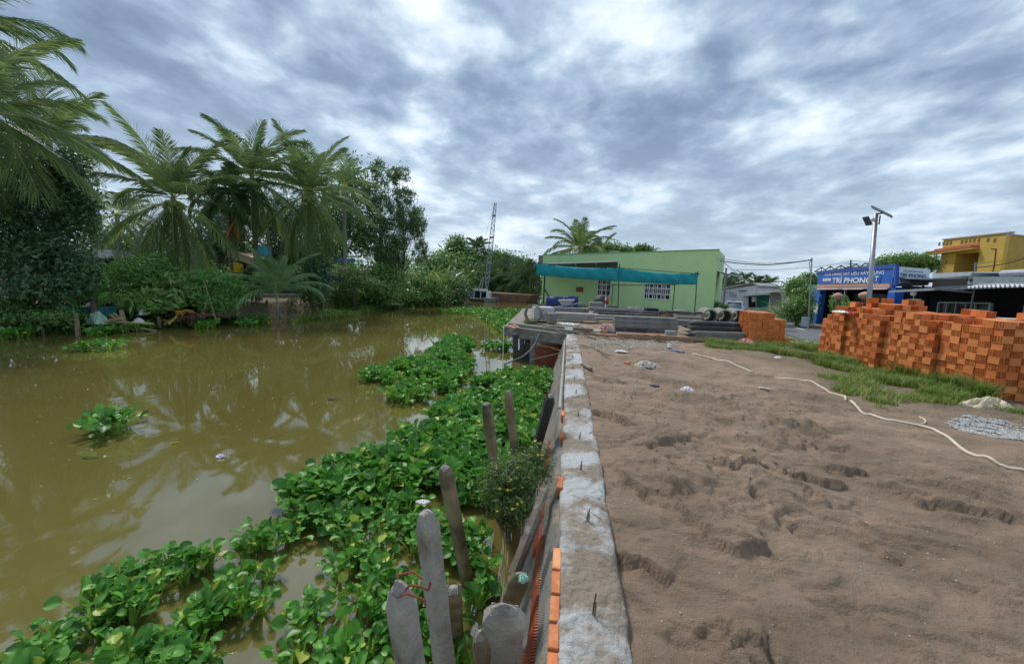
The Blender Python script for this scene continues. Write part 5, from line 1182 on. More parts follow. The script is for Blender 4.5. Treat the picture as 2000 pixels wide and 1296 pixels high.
slanted('VLXD',SF,(1610,548),(1621,548),3,M_blue,sg_,d=.035)
mb=MB(); SF.quad(mb,SF.uz(1598,560.5),SF.uz(1741,557.5),SF.uz(1741,553.8),SF.uz(1598,556.5),-.02,.09); mb.build('orange_strip',M_orange,parent=sh)
mb=MB(); SF.quad(mb,SF.uz(1598,566.5),SF.uz(1741,563),SF.uz(1741,558.5),SF.uz(1598,561),-.2,.12); mb.build('awning_strip',M_purple,parent=sh)
for x0,x1 in ((1600,1640),(1650,1690),(1706,1738)):
    mb=MB(); SF.quad(mb,SF.uz(x0,565.5),SF.uz(x1,565),SF.uz(x1,563),SF.uz(x0,563.3),.12,.14); mb.build('strip_light',plain('pink_strip',(.75,.55,.52)),parent=sh)
for x0,x1,nm in ((1590.5,1601,'a'),(1734,1748,'b')):
    ua=SF.uz(x0,580)[0]; ub=SF.uz(x1,580)[0]; mb=MB(); SF.box(mb,ua,ub,-1.3,SF.uz(x1,564)[1],-.4,.03); pl_=mb.build('pillar',M_blue,parent=sh)
    if nm=='a':
        mb=MB(); SF.box(mb,ua-.01,ub+.01,SF.uz(x0,612)[1],SF.uz(x0,592)[1],.0,.045); mb.build('poster',M_sky,parent=pl_)
uL=SF.uz(1597,560)[0]; uR=SF.uz(1748,560)[0]; zT=SF.uz(1597,560)[1]
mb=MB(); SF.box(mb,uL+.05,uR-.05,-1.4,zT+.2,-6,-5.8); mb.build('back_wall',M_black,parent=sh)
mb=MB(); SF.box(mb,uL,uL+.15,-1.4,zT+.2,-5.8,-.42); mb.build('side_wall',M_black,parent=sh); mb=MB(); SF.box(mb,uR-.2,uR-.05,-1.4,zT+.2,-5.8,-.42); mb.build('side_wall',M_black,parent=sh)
mb=MB(); SF.box(mb,uL-.1,uR+.1,zT+.6,zT+.7,-6.2,-.36); mb.build('roof',M_zinc,parent=sh)
mb=MB(); SF.box(mb,uL+.2,SF.uz(1648,580)[0],-1.2,SF.uz(1640,568)[1]-.1,-2.6,-2.5); mb.build('shutter',plain('grey_shutter',(.16,.18,.19)),parent=sh)
mb=MB(); u_=SF.uz(1648,580)[0]; SF.box(mb,u_-.06,u_+.06,-1.2,SF.uz(1648,566)[1],-.1,0); mb.build('door_post',M_steel,parent=sh)
ua,ub=SF.uz(1701,585)[0],SF.uz(1732,585)[0]; z0_,z1_=SF.uz(1716,602)[1],SF.uz(1716,578)[1]
mb=MB(); SF.bar(mb,(ua,z1_),(ub,z1_),.12,-1); SF.bar(mb,(ua,z0_-1),(ua,z1_),.12,-1); SF.bar(mb,(ub,z0_-1),(ub,z1_),.12,-1); SF.bar(mb,((ua+ub)/2,z0_-1),((ua+ub)/2,z1_),.06,-1)
for k in (.3,.6): SF.bar(mb,(ua,z0_+(z1_-z0_)*k),(ub,z0_+(z1_-z0_)*k),.04,-1)
mb.build('display_frame',M_zinc,parent=sh)
# saw-tooth truss line above the shop
tr_=thing('roof_truss','dark zigzag roof truss showing above the blue sign','roof truss',SF.pt(2,3.2,-4)); pts=[]
zz_=[(1592,530),(1605,522),(1612,527),(1622,520),(1630,526),(1643,518),(1650,523),(1664,520),(1672,516),(1680,521),(1690,514),(1702,517),(1714,513)]
mb=MB(); mb.tube([P(x,y,37-(x-1592)*.06) for x,y in zz_],.05,4); mb.tube([P(1590,531,37),P(1714,517,29.7)],.04,4); mb.build('truss',M_roofdk,parent=tr_)
mb=MB(); 
for x,y in zz_[1::2]: p=P(x,y,37-(x-1592)*.06); mb2=MB(); mb2.tube([p,Vector((p.x,p.y,SF.uz(1660,550)[1]))],.03,4); mb2.build('strut',M_roofdk,parent=tr_)
# side billboard
BA=Q(22.35,24.9); BB=Q(27.0,27.1); BF_=Face(BA,BB)
bb=thing('side_billboard','pale and blue billboard angled beside the blue sign','billboard',BF_.pt(1,-1,-.3))
mb=MB(); BF_.quad(mb,BF_.uz(1750,541),BF_.uz(1815,543),BF_.uz(1816,525.5),BF_.uz(1752,520),-.15,0); tp=mb.build('upper_panel',M_sky,parent=bb)
mb=MB(); BF_.quad(mb,BF_.uz(1748,560),BF_.uz(1814,557),BF_.uz(1815,543.3),BF_.uz(1750,541.3),-.15,-.01); lp=mb.build('lower_panel',M_bluedk,parent=bb)
slanted('VẬT LIỆU XÂY DỰNG',BF_,(1763,530),(1803,530),3.6,M_navy,tp,bold=.01)
slanted('TRÍ PHONG',BF_,(1756,539.3),(1808,539.3),7.0,M_navy,tp,bold=.02)
mb=MB(); mb.tube([BF_.pt(*BF_.uz(x,y),.03) for x,y in ((1749,553),(1757,551.5),(1768,551),(1778,554),(1788,557),(1800,556),(1812,552))],.05,5); mb.build('swoosh',M_letter,parent=lp)
mb=MB(); BF_.quad(mb,BF_.uz(1752,551),BF_.uz(1758,551),BF_.uz(1758,544),BF_.uz(1755,544),0,.02); mb.build('emblem',M_letter,parent=lp)
mb=MB(); BF_.quad(mb,BF_.uz(1761,551),BF_.uz(1777,551.3),BF_.uz(1777,545),BF_.uz(1761,544.6),0,.02); mb.build('name_plate',plain('violet_plate',(.42,.42,.66)),parent=lp)
mb=MB(); 
for x in (1752,1813): u_=BF_.uz(x,550)[0]; mb2=MB(); BF_.box(mb2,u_-.06,u_+.06,-1.2,BF_.uz(x,522)[1],-.25,-.16); mb2.build('post',M_steel,parent=bb)
# dark shop next door
ds=thing('dark_shop','low black-walled shop with pale canopy and row of framed panes','shop',SF.pt(13,-1.1,-3))
u0_,u1_=SF.uz(1752,560)[0],SF.uz(1907,560)[0]; zt_=SF.uz(1860,541)[1]
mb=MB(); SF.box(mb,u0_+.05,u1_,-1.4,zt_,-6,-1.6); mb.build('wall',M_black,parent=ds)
mb=MB(); SF.quad(mb,SF.uz(1812,542),SF.uz(1884,537.5),SF.uz(1890,530),SF.uz(1812,533.5),-6,-.2); SF.quad(mb,SF.uz(1884,532.5),SF.uz(1960,533),SF.uz(1960,530.5),SF.uz(1890,530.2),-6.02,-.22); mb.build('upper_roof',M_zinc,parent=ds)
mb=MB(); A1,A2,A3=P(1736,567.5,21.5),P(1821,562,19.5),P(1905,556.5,19.8); A4=P(1750,560.5,25.5); dz=Vector((0,0,.12))
SA1,SA2=P(1736,571.5,21.5),P(1821,567,19.5)
mb.hexa([SA1,SA2,SF.pt(u1_,A3.z-.05,-1.7),SF.pt(u0_-.3,A4.z-.08,-1.7)],[A1,A2,SF.pt(u1_,A3.z+.05,-1.7),SF.pt(u0_-.3,A4.z,-1.7)]); mb.build('canopy',M_zinc,parent=ds)
mb=MB(); B1,B2=P(1824,563,19.3),P(1904,557.5,19.0); B3=P(1902,571,19.0); mb.tube([B1,B2],.05,4); mb.tube([B1+Vector((0,0,-.02)),B3],.05,4)
for k in (.4,.7): mb.tube([B1.lerp(B2,k),B1.lerp(B3,k)],.035,4)
mb.tube([B2,Vector((B3.x,B3.y,-1.1))],.035,4)
mb.build('canopy_truss',M_steel,parent=ds)
mb=MB(); fr=[(1807,588.5),(1903,590.5)]; a=SF.uz(1807,589); b=SF.uz(1903,591); zl_=-.3
SF.bar(mb,a,b,.07,-.6); SF.bar(mb,(a[0],zl_),a,.09,-.6); SF.bar(mb,(b[0],zl_),b,.12,-.6)
for x in (1822,1839,1857,1875): u_=SF.uz(x,590)[0]; SF.bar(mb,(u_,zl_),(u_,a[1]),.06,-.6)
wf=mb.build('window_frame',M_steel,parent=ds); mb=MB(); SF.box(mb,a[0],b[0],zl_,a[1],-.68,-.66); mb.build('pane',M_glass,parent=wf)
mb=MB(); mb.lathe(P(1784,573,20.5),[(.05,-.12),(.12,-.05),(.12,.08),(.04,.14)],12); mb.build('lamp',M_white,parent=ds,smooth_=True)
mb=MB(); 
for z_ in (583,590): a=SF.uz(1751,z_); b=SF.uz(1778,z_+1); SF.bar(mb,a,b,.06,-.5)
a=SF.uz(1765,576); SF.bar(mb,(a[0],-1),a,.06,-.5); mb.build('shelf_rack',M_steel,parent=ds)
# right-hand shop with corrugated awning
rs=thing('corrugated_shop','black open shop under a grey corrugated awning at the right edge','shop',SF.pt(19,-1.1,-3))
u2=SF.uz(1909,560)[0]; u3=SF.uz(2060,560)[0]+2; 
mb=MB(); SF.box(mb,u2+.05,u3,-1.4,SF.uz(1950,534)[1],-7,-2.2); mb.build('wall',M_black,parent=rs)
def corr(name,pa,pb,pc,pd,amp,nw,m,par):   # bl br tr tl
    mb=MB(); n=nw*8
    def fn(u,v):
        p=pa.lerp(pb,u).lerp(pd.lerp(pc,u),v); return p+Vector((0,0,amp*math.sin(u*nw*2*math.pi)))
    mb.grid(fn,n,4); o=mb.build(name,m,parent=par,smooth_=True); md=o.modifiers.new('thick','SOLIDIFY'); md.thickness=.02; return o
fa=SF.pt(*SF.uz(1909,562),.4); fb=SF.pt(*SF.uz(2060,558),.4); ra=SF.pt(u2,SF.uz(1912,534)[1]+.1,-2.3); rb=SF.pt(SF.uz(2060,530)[0],SF.uz(2060,528)[1]+.1,-2.3)
corr('awning',fa,fb,rb,ra,.05,16,M_zinc,rs)
mb=MB(); SF.quad(mb,SF.uz(1909,556),SF.uz(2060,551),SF.uz(2060,540),SF.uz(1912,541),.3,.36); mb.build('fascia',mat('dull_fascia',(.26,.31,.34),(.16,.2,.23),.6,4,.2),parent=rs)
mb=MB(); mb.tube([SF.pt(*SF.uz(1958,534),0),SF.pt(*SF.uz(2060,529),0)],.13,10); mb.build('rolled_sheet',M_zinc,parent=rs)
mb=MB(); mb.lathe(SF.pt(*SF.uz(1917,546),.37),[(.02,0),(.09,.0),(.10,.03),(.07,.05)],12,M=SF.n.to_track_quat('Z','Y').to_matrix()); mb.build('vent',M_roofdk,parent=rs)
mb=MB(); a=SF.uz(1942,593); b=SF.uz(1998,596)
SF.bar(mb,a,b,.07,-1.0); 
for x in (1942,1957,1982): u_=SF.uz(x,594)[0]; SF.bar(mb,(u_,-.6),(u_,a[1]),.05,-1.0)
df=mb.build('door_frame',M_steel,parent=rs); mb=MB(); SF.box(mb,SF.uz(1968,594)[0],SF.uz(2030,594)[0],-.6,a[1]-.05,-1.3,-1.25); mb.build('curtain',plain('grey_curtain',(.09,.09,.10)),parent=df)
# yellow building
M_yell=mat('yellow_ochre_render',(.56,.37,.07),(.48,.31,.055),.8,1.2,.1,20,c3=(.42,.33,.10),s3=.7,t3=(.5,.8)); M_tile=plain('red_tile',(.45,.13,.06)); M_yeldk=plain('brown_with_painted_shade',(.17,.11,.035)); M_creamtrim=plain('grey_trim',(.42,.42,.42))  # M_yeldk: darker copy of the yellow, recess shade put into its colour
def FQ(x,d): p=P(x,560,d); return Vector((p.x,p.y,0))
YA,YB,YC=FQ(1828,49.6),FQ(1955,42),FQ(2300,50)
F1=Face(YA,YB); F2=Face(YB,YC)
yb_=thing('yellow_building','tall yellow building with red tile strip and recessed balcony, behind the shops','building',F1.pt(4,-1,-4))
rec=(F1.uz(1865,510)[0],F1.uz(1910,510)[0],-1,F1.uz(1888,494.5)[1])
zA,zB=F1.uz(1828,470)[1],F1.uz(1954.5,456.5)[1]; ztop=lambda u: zA+(zB-zA)*u/F1.L
vents=[]
mb=MB(); F1.wall(mb,0,F1.L,-1.5,ztop,[(rec[0],rec[1],-1,rec[3])],th=.25); mb.build('front_wall',M_yell,parent=yb_)
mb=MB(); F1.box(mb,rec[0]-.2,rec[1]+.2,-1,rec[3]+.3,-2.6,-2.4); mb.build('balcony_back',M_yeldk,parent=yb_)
mb=MB(); F1.box(mb,rec[0]-.2,rec[0],-1,rec[3]+.3,-2.4,-.26); F1.box(mb,rec[1],rec[1]+.2,-1,rec[3]+.3,-2.4,-.26); F1.box(mb,rec[0]-.2,rec[1]+.2,rec[3]+.3,rec[3]+.4,-2.4,-.26); mb.build('balcony_side',M_yell,parent=yb_)
z2a,z2b=F2.uz(1956,456.5)[1],F2.uz(2000,459.5)[1]
mb=MB(); F2.quad(mb,(0,-1.5),(F2.L,-1.5),(F2.L,z2a-.2),(0,z2a-.06),-.3,0); mb.build('side_wall',M_yell,parent=yb_)
mb=MB(); F1.quad(mb,(-.2,zA-.0),(F1.L,zB),(F1.L,zB+.12),(-.2,zA+.12),-.35,.12); F2.quad(mb,(0,z2a-.05),(F2.L,z2a-.18),(F2.L,z2a-.04),(0,z2a+.08),-.35,.08); mb.build('coping',M_creamtrim,parent=yb_)
a=F1.uz(1820,494); b=F1.uz(1912,482); mb=MB(); F1.quad(mb,(a[0],a[1]-.02),(b[0],b[1]-.02),(b[0],b[1]+.42),(a[0]+.4,a[1]+.42),-.05,.05); 
F1.quad(mb,(a[0],a[1]-.05),(b[0],b[1]-.05),(b[0],b[1]+.12),(a[0],a[1]+.12),0,.75); mb.build('tile_strip',M_tile,parent=yb_)
mb=MB(); F1.quad(mb,(a[0]+.1,a[1]-.25),(b[0]+.1,b[1]-.25),(b[0]+.1,b[1]-.06),(a[0]+.1,a[1]-.06),0,.7); mb.build('cornice',M_yell,parent=yb_)
for x,y in ((1835,476.5),(1843,475.5),(1850,475),(1857,474),(1879,472.5),(1887,471.5),(1895,470.5),(1903,469.5),(1912,469),(1930,468.5),(1943,469)):
    q=F1.uz(x,y); mb=MB(); F1.box(mb,q[0]-.14,q[0]+.14,q[1]-.2,q[1]+.2,.001,.02); mb.build('parapet_vent',M_yeldk,parent=yb_)
for x,y in ((1874,503),(1884,503)):
    q=F1.uz(x,y); mb=MB(); F1.box(mb,q[0]-.2,q[0]+.15,q[1]-.2,q[1]+.2,-2.39,-2.36); mb.build('wall_opening',M_black,parent=yb_)
mb=MB(); pp=[F1.pt(*F1.uz(x,y),.03) for x,y in ((1936,485),(1946,485.5),(1942,520),(1939,530))]; mb.tube(pp,.05,5); mb.build('drain_pipe',M_yeldk,parent=yb_)
# ================================================================ houses up the road
M_whitewash=mat('whitewashed_sheet',(.62,.64,.66),(.50,.52,.55),.7,2,.1,20); M_pinks=plain('pink_banner',(.72,.52,.66)); M_tealw=plain('teal_curtain',(.0,.13,.12)); M_oldtile=plain('old_tile_roof',(.42,.40,.37))
WA,WB=FQ(1385,58),FQ(1535,50); WF=Face(WA,WB)
wh=thing('white_house','low white house up the road with faded lettering and teal shutter','house',WF.pt(4,-1.1,-3))
mb=MB(); q=[WF.uz(1390,606),WF.uz(1532,606),WF.uz(1532,564),WF.uz(1478,557),WF.uz(1398,569)]
WF.quad(mb,(q[0][0],-1.6),(WF.uz(1478,580)[0],-1.6),q[3],q[4],-.3,0); WF.quad(mb,(WF.uz(1478,580)[0],-1.6),(q[1][0],-1.6),WF.uz(1530,563),WF.uz(1478,561),-.31,-.01); mb.build('wall',M_whitewash,parent=wh)
mb=MB(); WF.quad(mb,WF.uz(1396,567),WF.uz(1470,553),WF.uz(1474,552),WF.uz(1396,562.5),-5,.25); WF.quad(mb,WF.uz(1470,553),WF.uz(1482,558),WF.uz(1482,556.5),WF.uz(1472,551.6),-5,.25); mb.build('gable_roof',M_oldtile,parent=wh)
mb=MB(); WF.quad(mb,WF.uz(1480,560),WF.uz(1532,560.5),WF.uz(1532,558),WF.uz(1480,557.5),-4,.3); mb.build('flat_roof',M_zinc,parent=wh)
mb=MB(); WF.quad(mb,WF.uz(1454,579.2),WF.uz(1505,575.5),WF.uz(1505,574.5),WF.uz(1454,577.5),0,1.4); mb.build('porch_roof',M_zinc,parent=wh)
mb=MB(); WF.quad(mb,WF.uz(1462,600),WF.uz(1476,600),WF.uz(1476,579),WF.uz(1462,579),0,.03); mb.build('doorway',M_black,parent=wh)
mb=MB(); WF.quad(mb,WF.uz(1478,600),WF.uz(1503,600),WF.uz(1503,576.5),WF.uz(1478,578),0,.06); mb.build('shutter',M_tealw,parent=wh)
mb=MB(); WF.quad(mb,WF.uz(1469,590),WF.uz(1477,588),WF.uz(1477,580),WF.uz(1469,580),.03,.07); mb.build('notice',M_white,parent=wh)
mb=MB(); WF.quad(mb,WF.uz(1443,568.8),WF.uz(1459,568.5),WF.uz(1459,567.4),WF.uz(1443,567.5),0,.2); mb.build('wall_shelf',M_roofdk,parent=wh)
M_maroon=plain('maroon_letters',(.10,.04,.06))
slanted('TCB',WF,(1412,576),(1418,576),2.6,M_maroon,wh,bold=.01); slanted('THẮNG',WF,(1424,577),(1439,577),2.9,M_maroon,wh,bold=.02)
for x0,x1,y in ((1417,1422,571),(1424,1433,571.2),(1412,1440,579.8),(1427,1436,587)):
    mb=MB(); WF.quad(mb,WF.uz(x0,y+.7),WF.uz(x1,y+.7),WF.uz(x1,y-.7),WF.uz(x0,y-.7),0,.02); mb.build('faded_line',M_maroon if y!=579.8 else M_purple,parent=wh)
pk=thing('pink_banner','pale pink banner with purple handwriting beside the green house corner','banner',WF.pt(*[WF.uz(1401,600)[0],-1.1],.5))
mb=MB(); WF.quad(mb,WF.uz(1392,592),WF.uz(1409.5,592.5),WF.uz(1409.5,566),WF.uz(1395,565.5),.4,.5); pb_=mb.build('cloth',M_pinks,parent=pk)
slanted('Thu Thu',WF,(1395,577.3),(1408.5,577.3),3,plain('purple_letters',(.16,.06,.40)),pb_,d=.52,bold=.01)
mb=MB(); WF.quad(mb,WF.uz(1392,592),WF.uz(1409.5,592.5),WF.uz(1409.5,588),WF.uz(1392,587.5),.5,.51); mb.build('lower_band',plain('rose_band',(.72,.32,.5)),parent=pb_)
gw=Face(FQ(1505,48),FQ(1545,42)); gh=thing('grey_house','grey-walled house half hidden by the roadside palm','house',gw.pt(2,-1.1,-2)); mb=MB(); gw.quad(mb,(0,-1.5),(gw.L,-1.5),gw.uz(1545,566),gw.uz(1505,566),-3,0); mb.build('wall',M_conc,parent=gh)
mb=MB(); gw.quad(mb,gw.uz(1503,572),gw.uz(1526,571),gw.uz(1526,569),gw.uz(1503,569.5),-2,.8); mb.build('roof',M_zinc,parent=gh)
gs=Face(FQ(1572,40),FQ(1598,36)); mb=MB(); gs.quad(mb,(0,-1.4),(gs.L,-1.4),gs.uz(1598,556),gs.uz(1572,556),-.2,0); o=mb.build('teal_hoarding',plain('dull_teal_sheet',(.08,.22,.19)),loc=gs.pt(0,-1.4)); tag(o,'dull teal sheet wall between the roadside tree and the blue shop','fence')
# ---- car
M_carp=mat('silver_blue_paint',(.50,.58,.66),(.48,.56,.64),.22,3,0,metal=.35); M_cglass=plain('car_glass',(.05,.08,.10),.05,bump=0)
def car(label,loc,rz,paint,name='parked_car'):
    th=thing(name,label,'car',loc,rz); M4=pm(th)
    def T(p): return M4@Vector(p)
    mb=MB(); st=[(-2.2,.62,.35,.72),(-2.1,.78,.25,.90),(-1.5,.85,.2,.95),(-.6,.87,.2,.95),(.5,.87,.2,.93),(1.0,.86,.2,.90),(1.7,.82,.2,.80),(2.1,.72,.25,.68),(2.22,.58,.35,.55)]
    vs_=[]
    for x,w_,zb,zt in st: vs_+=[T((x,-w_*.95,zb)),T((x,-w_,zb+.25*(zt-zb))),T((x,-w_,zt-.16*(zt-zb))),T((x,-w_*.86,zt)),T((x,0,zt+.03)),T((x,w_*.86,zt)),T((x,w_,zt-.16*(zt-zb))),T((x,w_,zb+.25*(zt-zb))),T((x,w_*.95,zb))]
    n=9; fs=[(i*n+k,i*n+k+1,(i+1)*n+k+1,(i+1)*n+k) for i in range(len(st)-1) for k in range(n-1)]+[tuple(range(n)),tuple((len(st)-1)*n+k for k in range(n))[::-1]]+[(i*n+n-1,i*n,(i+1)*n,(i+1)*n+n-1) for i in range(len(st)-1)]
    mb.add(vs_,fs); mb.build('body',paint,parent=th,smooth_=True)
    mb=MB(); cs_=[(-1.95,.70,.94,.94),(-1.2,.66,.95,1.33),(-.4,.62,.95,1.44),(.25,.64,.95,1.40),(1.05,.74,.92,.94)]; vs_=[]
    for x,w_,zb,zt in cs_: k=(zt-zb)/.5; vs_+=[T((x,-.80 if k>.1 else -w_,zb)),T((x,-w_*.93,zt-.03)),T((x,0,zt)),T((x,w_*.93,zt-.03)),T((x,.80 if k>.1 else w_,zb))]
    fs=[(i*5+k,i*5+k+1,(i+1)*5+k+1,(i+1)*5+k) for i in range(4) for k in range(4)]; mb.add(vs_,fs); mb.build('windows',M_cglass,parent=th,smooth_=True)
    mb=MB(); mb.add([T((-1.25,-.60,1.35)),T((-1.25,.60,1.35)),T((-.4,.585,1.465)),T((-.4,-.585,1.465)),T((.28,.60,1.425)),T((.28,-.60,1.425))],[(0,3,2,1),(3,5,4,2)]); o=mb.build('roof_panel',paint,parent=th); md=o.modifiers.new('t','SOLIDIFY'); md.thickness=.03
    for s in (-1,1):
        mb=MB(); mb.tube([T((.28,s*.61,1.41)),T((1.07,s*.72,.93))],.035,5); mb.tube([T((-1.25,s*.62,1.34)),T((-1.95,s*.68,.94))],.04,5); mb.tube([T((-.3,s*.60,1.43)),T((-.3,s*.81,.95))],.035,5); mb.build('pillar',paint,parent=th)
        mb=MB(); mb.box(T((.75,s*.93,1.0)),(.14,.18,.13),M=M4.to_3x3(),bev=.03); mb.build('mirror',paint,parent=th)
        mb=MB(); mb.add([T((2.12,s*.44,.66)),T((2.05,s*.72,.68)),T((1.98,s*.74,.58)),T((2.17,s*.46,.56))],[(0,1,2,3)]); o=mb.build('headlight',M_white,parent=th); md=o.modifiers.new('t','SOLIDIFY'); md.thickness=.03
        for x in (-1.35,1.35):
            mb=MB(); mb.lathe(T((x,s*.80,.33)),[(.05,-.1),(.30,-.1),(.33,-.07),(.33,.07),(.30,.1),(.05,.1)],18,M=(M4.to_3x3()@Matrix.Rotation(R(90),3,'X'))); wo_=mb.build('wheel',M_rubber,parent=th)
            mb=MB(); mb.lathe(T((x,s*.86,.33)),[(.04,-.06),(.2,-.06),(.2,.06),(.04,.06)],12,M=(M4.to_3x3()@Matrix.Rotation(R(90),3,'X'))); mb.build('rim',M_steel,parent=wo_)
    return th
cp=P(1434,600,37); dirv=math.atan2(-(RH*.1+FH*1).y,-(RH*.1+FH*1).x)
cz=P(1438,588.5,37).z-1.46
car('silver blue saloon car parked on the roadside behind the concrete pipes',(cp.x,cp.y,cz),dirv+R(-28),M_carp)
cp2=P(2018,640,11.5); car('white car nearly hidden behind the right end of the brick stack',(cp2.x,cp2.y,P(2010,621,11.5).z-1.46),math.atan2(ud.y,ud.x)+.2,M_white)
# ---- street things
lp_=thing('solar_street_lamp','tall galvanised post with tilted solar panel and small lamp head','street lamp',(P(1697,590,17).x,P(1697,590,17).y,-1.1))
bt_=P(1697,590,17); tt_=P(1711,417,17); lean=(tt_-bt_); b0v=bt_+lean*((-1.15-bt_.z)/lean.z)
mb=MB(); mb.tube([b0v,tt_],[.10,.075],10); mb.build('post',M_steel,parent=lp_,smooth_=True)
mb=MB(); pa,pb2=P(1703,404,17.0),P(1742,423,16.6); ax_=(pb2-pa).normalized(); side=ax_.cross(Vector((0,0,1))).normalized(); nrm_=side.cross(ax_).normalized(); c=(pa+pb2)/2; MM=Matrix((ax_,side,nrm_)).transposed()
mb.box(c,((pb2-pa).length,.62,.05),M=MM); pn_=mb.build('solar_panel',M_steel,parent=lp_); mb=MB(); mb.box(c+nrm_*.028,((pb2-pa).length-.06,.56,.004),M=MM); mb.build('cells',plain('solar_cells',(.01,.015,.05),.1,bump=0),parent=pn_)
mb=MB(); mb.tube([P(1710,434,17),P(1717,438,17),P(1719,421,16.8)],.025,6); mb.tube([P(1712,418,17),P(1724,416,16.8)],.03,6); mb.build('panel_bracket',M_roofdk,parent=lp_)
mb=MB(); mb.tube([P(1708,425,17),P(1696,434,16.9)],.02,5); mb.tube([P(1707,429,17),P(1697,437,16.9)],.02,5); mb.build('lamp_arm',M_roofdk,parent=lp_)
ha,hb=P(1690,423,16.9),P(1698,440,16.8); ax_=(hb-ha).normalized(); side=Vector((FH.x,FH.y,0)); nrm_=ax_.cross(side).normalized(); MM=Matrix((ax_,side,nrm_)).transposed()
mb=MB(); mb.box((ha+hb)/2,((hb-ha).length,.28,.07),M=MM,bev=.015); mb.build('lamp_head',M_roofdk,parent=lp_)
def pole(label,xb,yb,xt,yt,d,r,m,name='utility_pole',cross=None,group=None):
    b=P(xb,yb,d); t=P(xt,yt,d); v=t-b; bb_=b+v*((-1.3-b.z)/v.z); th=thing(name,label,'pole',(bb_.x,bb_.y,-1.1),group=group); mb=MB(); mb.tube([bb_,t],[r*1.2,r*.8],8); mb.build('shaft',m,parent=th)
    if cross:
        for (xa,ya,xc,yc) in cross: mb=MB(); mb.tube([P(xa,ya,d),P(xc,yc,d)],.05,4); mb.build('crossarm',m,parent=th)
    return th
pole('thin tall pole with bent wire bracket left of the blue shop',1578,645,1586,503,29,.05,M_steel)
pole('power pole with crossarms behind the zigzag truss',1660,540,1662,508,48,.10,M_roofdk,cross=[(1649,516,1676,515),(1654,521,1668,520)])
pole('short concrete pole above the white house by the door awning',1415,568,1418.5,523,52,.14,M_conc)
pole('grey pole rising before the yellow balcony',1905,535,1906,512,30,.09,M_conc)
def wire(label,pts,r=.012,m=None,name='wire',group='overhead wires',cat='wire'):
    q=[P(*p) for p in pts]; mb=MB()
    out=[]
    for a,b in zip(q[:-1],q[1:]):
        L=(b-a).length
        for k in range(8): t=k/8; p=a.lerp(b,t); p.z-=L*.018*4*t*(1-t); out.append(p)
    out.append(q[-1]); mb.tube(out,r,5); return tag(mb.build(name,m or M_black,loc=q[0]),label,cat,group)
wire('thick dark cable drooping from the green house to the thin pole',[(1402,509,31),(1500,517,30),(1585,507,29)],.035)
wire('thin cable above the thick one leaving the green house roof',[(1402,504,31),(1490,514,30),(1585,508,29)],.015)
wire('thin cable running behind the white roofs to the power pole',[(1400,525,50),(1585,522,49),(1662,510,48)],.02)
wire('cable crossing the yellow building to the right',[(1906,522,30),(2010,502,24)],.03)
wire('thin cable leaving the power pole to the right',[(1662,509,48),(1900,514,40),(2010,500,34)],.015)
wire('bent wire hanging from the top of the thin pole',[(1585,507,29),(1581,512,29),(1582,530,29)],.02)
# clay balls on pillars
for x,y,lab in ((1637,578,'smaller rounded clay urn on a post in front of the grey shutter'),(1689,577,'larger rounded clay urn on a post beside the lamp post')):
    c=P(x,y,24); th=thing('clay_urn',lab,'urn',(c.x,c.y,-1.15),group='clay urns before the shop'); mb=MB(); k=.30 if x>1660 else .26
    mb.lathe(c,[(.05,-k*.8),(k*.55,-k*.7),(k*.98,-k*.25),(k,.05),(k*.8,k*.4),(k*.4,k*.62),(.03,k*.75)],16); mb.build('urn',mat('urn_clay_%d'%x,(.52,.36,.26),(.36,.2,.14),.7,4,.3),parent=th,smooth_=True)
    mb=MB(); mb.tube([Vector((c.x,c.y,-1.2)),Vector((c.x,c.y,c.z-k*.78))],[.07,.06],8); mb.build('post',M_bark,parent=th)
mb=MB(); c=P(1573,628,30); mb.box(c,(.5,.15,.7),rz=-.1); o=mb.build('notice_board',M_sky,loc=c-Vector((0,0,.35))); tag(o,'small white notice board at the foot of the thin pole','sign')
mb=MB(); c=G(1537,640,-.9); mb.box(c+Vector((0,0,.15)),(.7,.4,.3),rz=.2,bev=.02); tag(mb.build('kerb_block',M_concpale,loc=c),'pale block at the road edge behind the small brick stack','block')
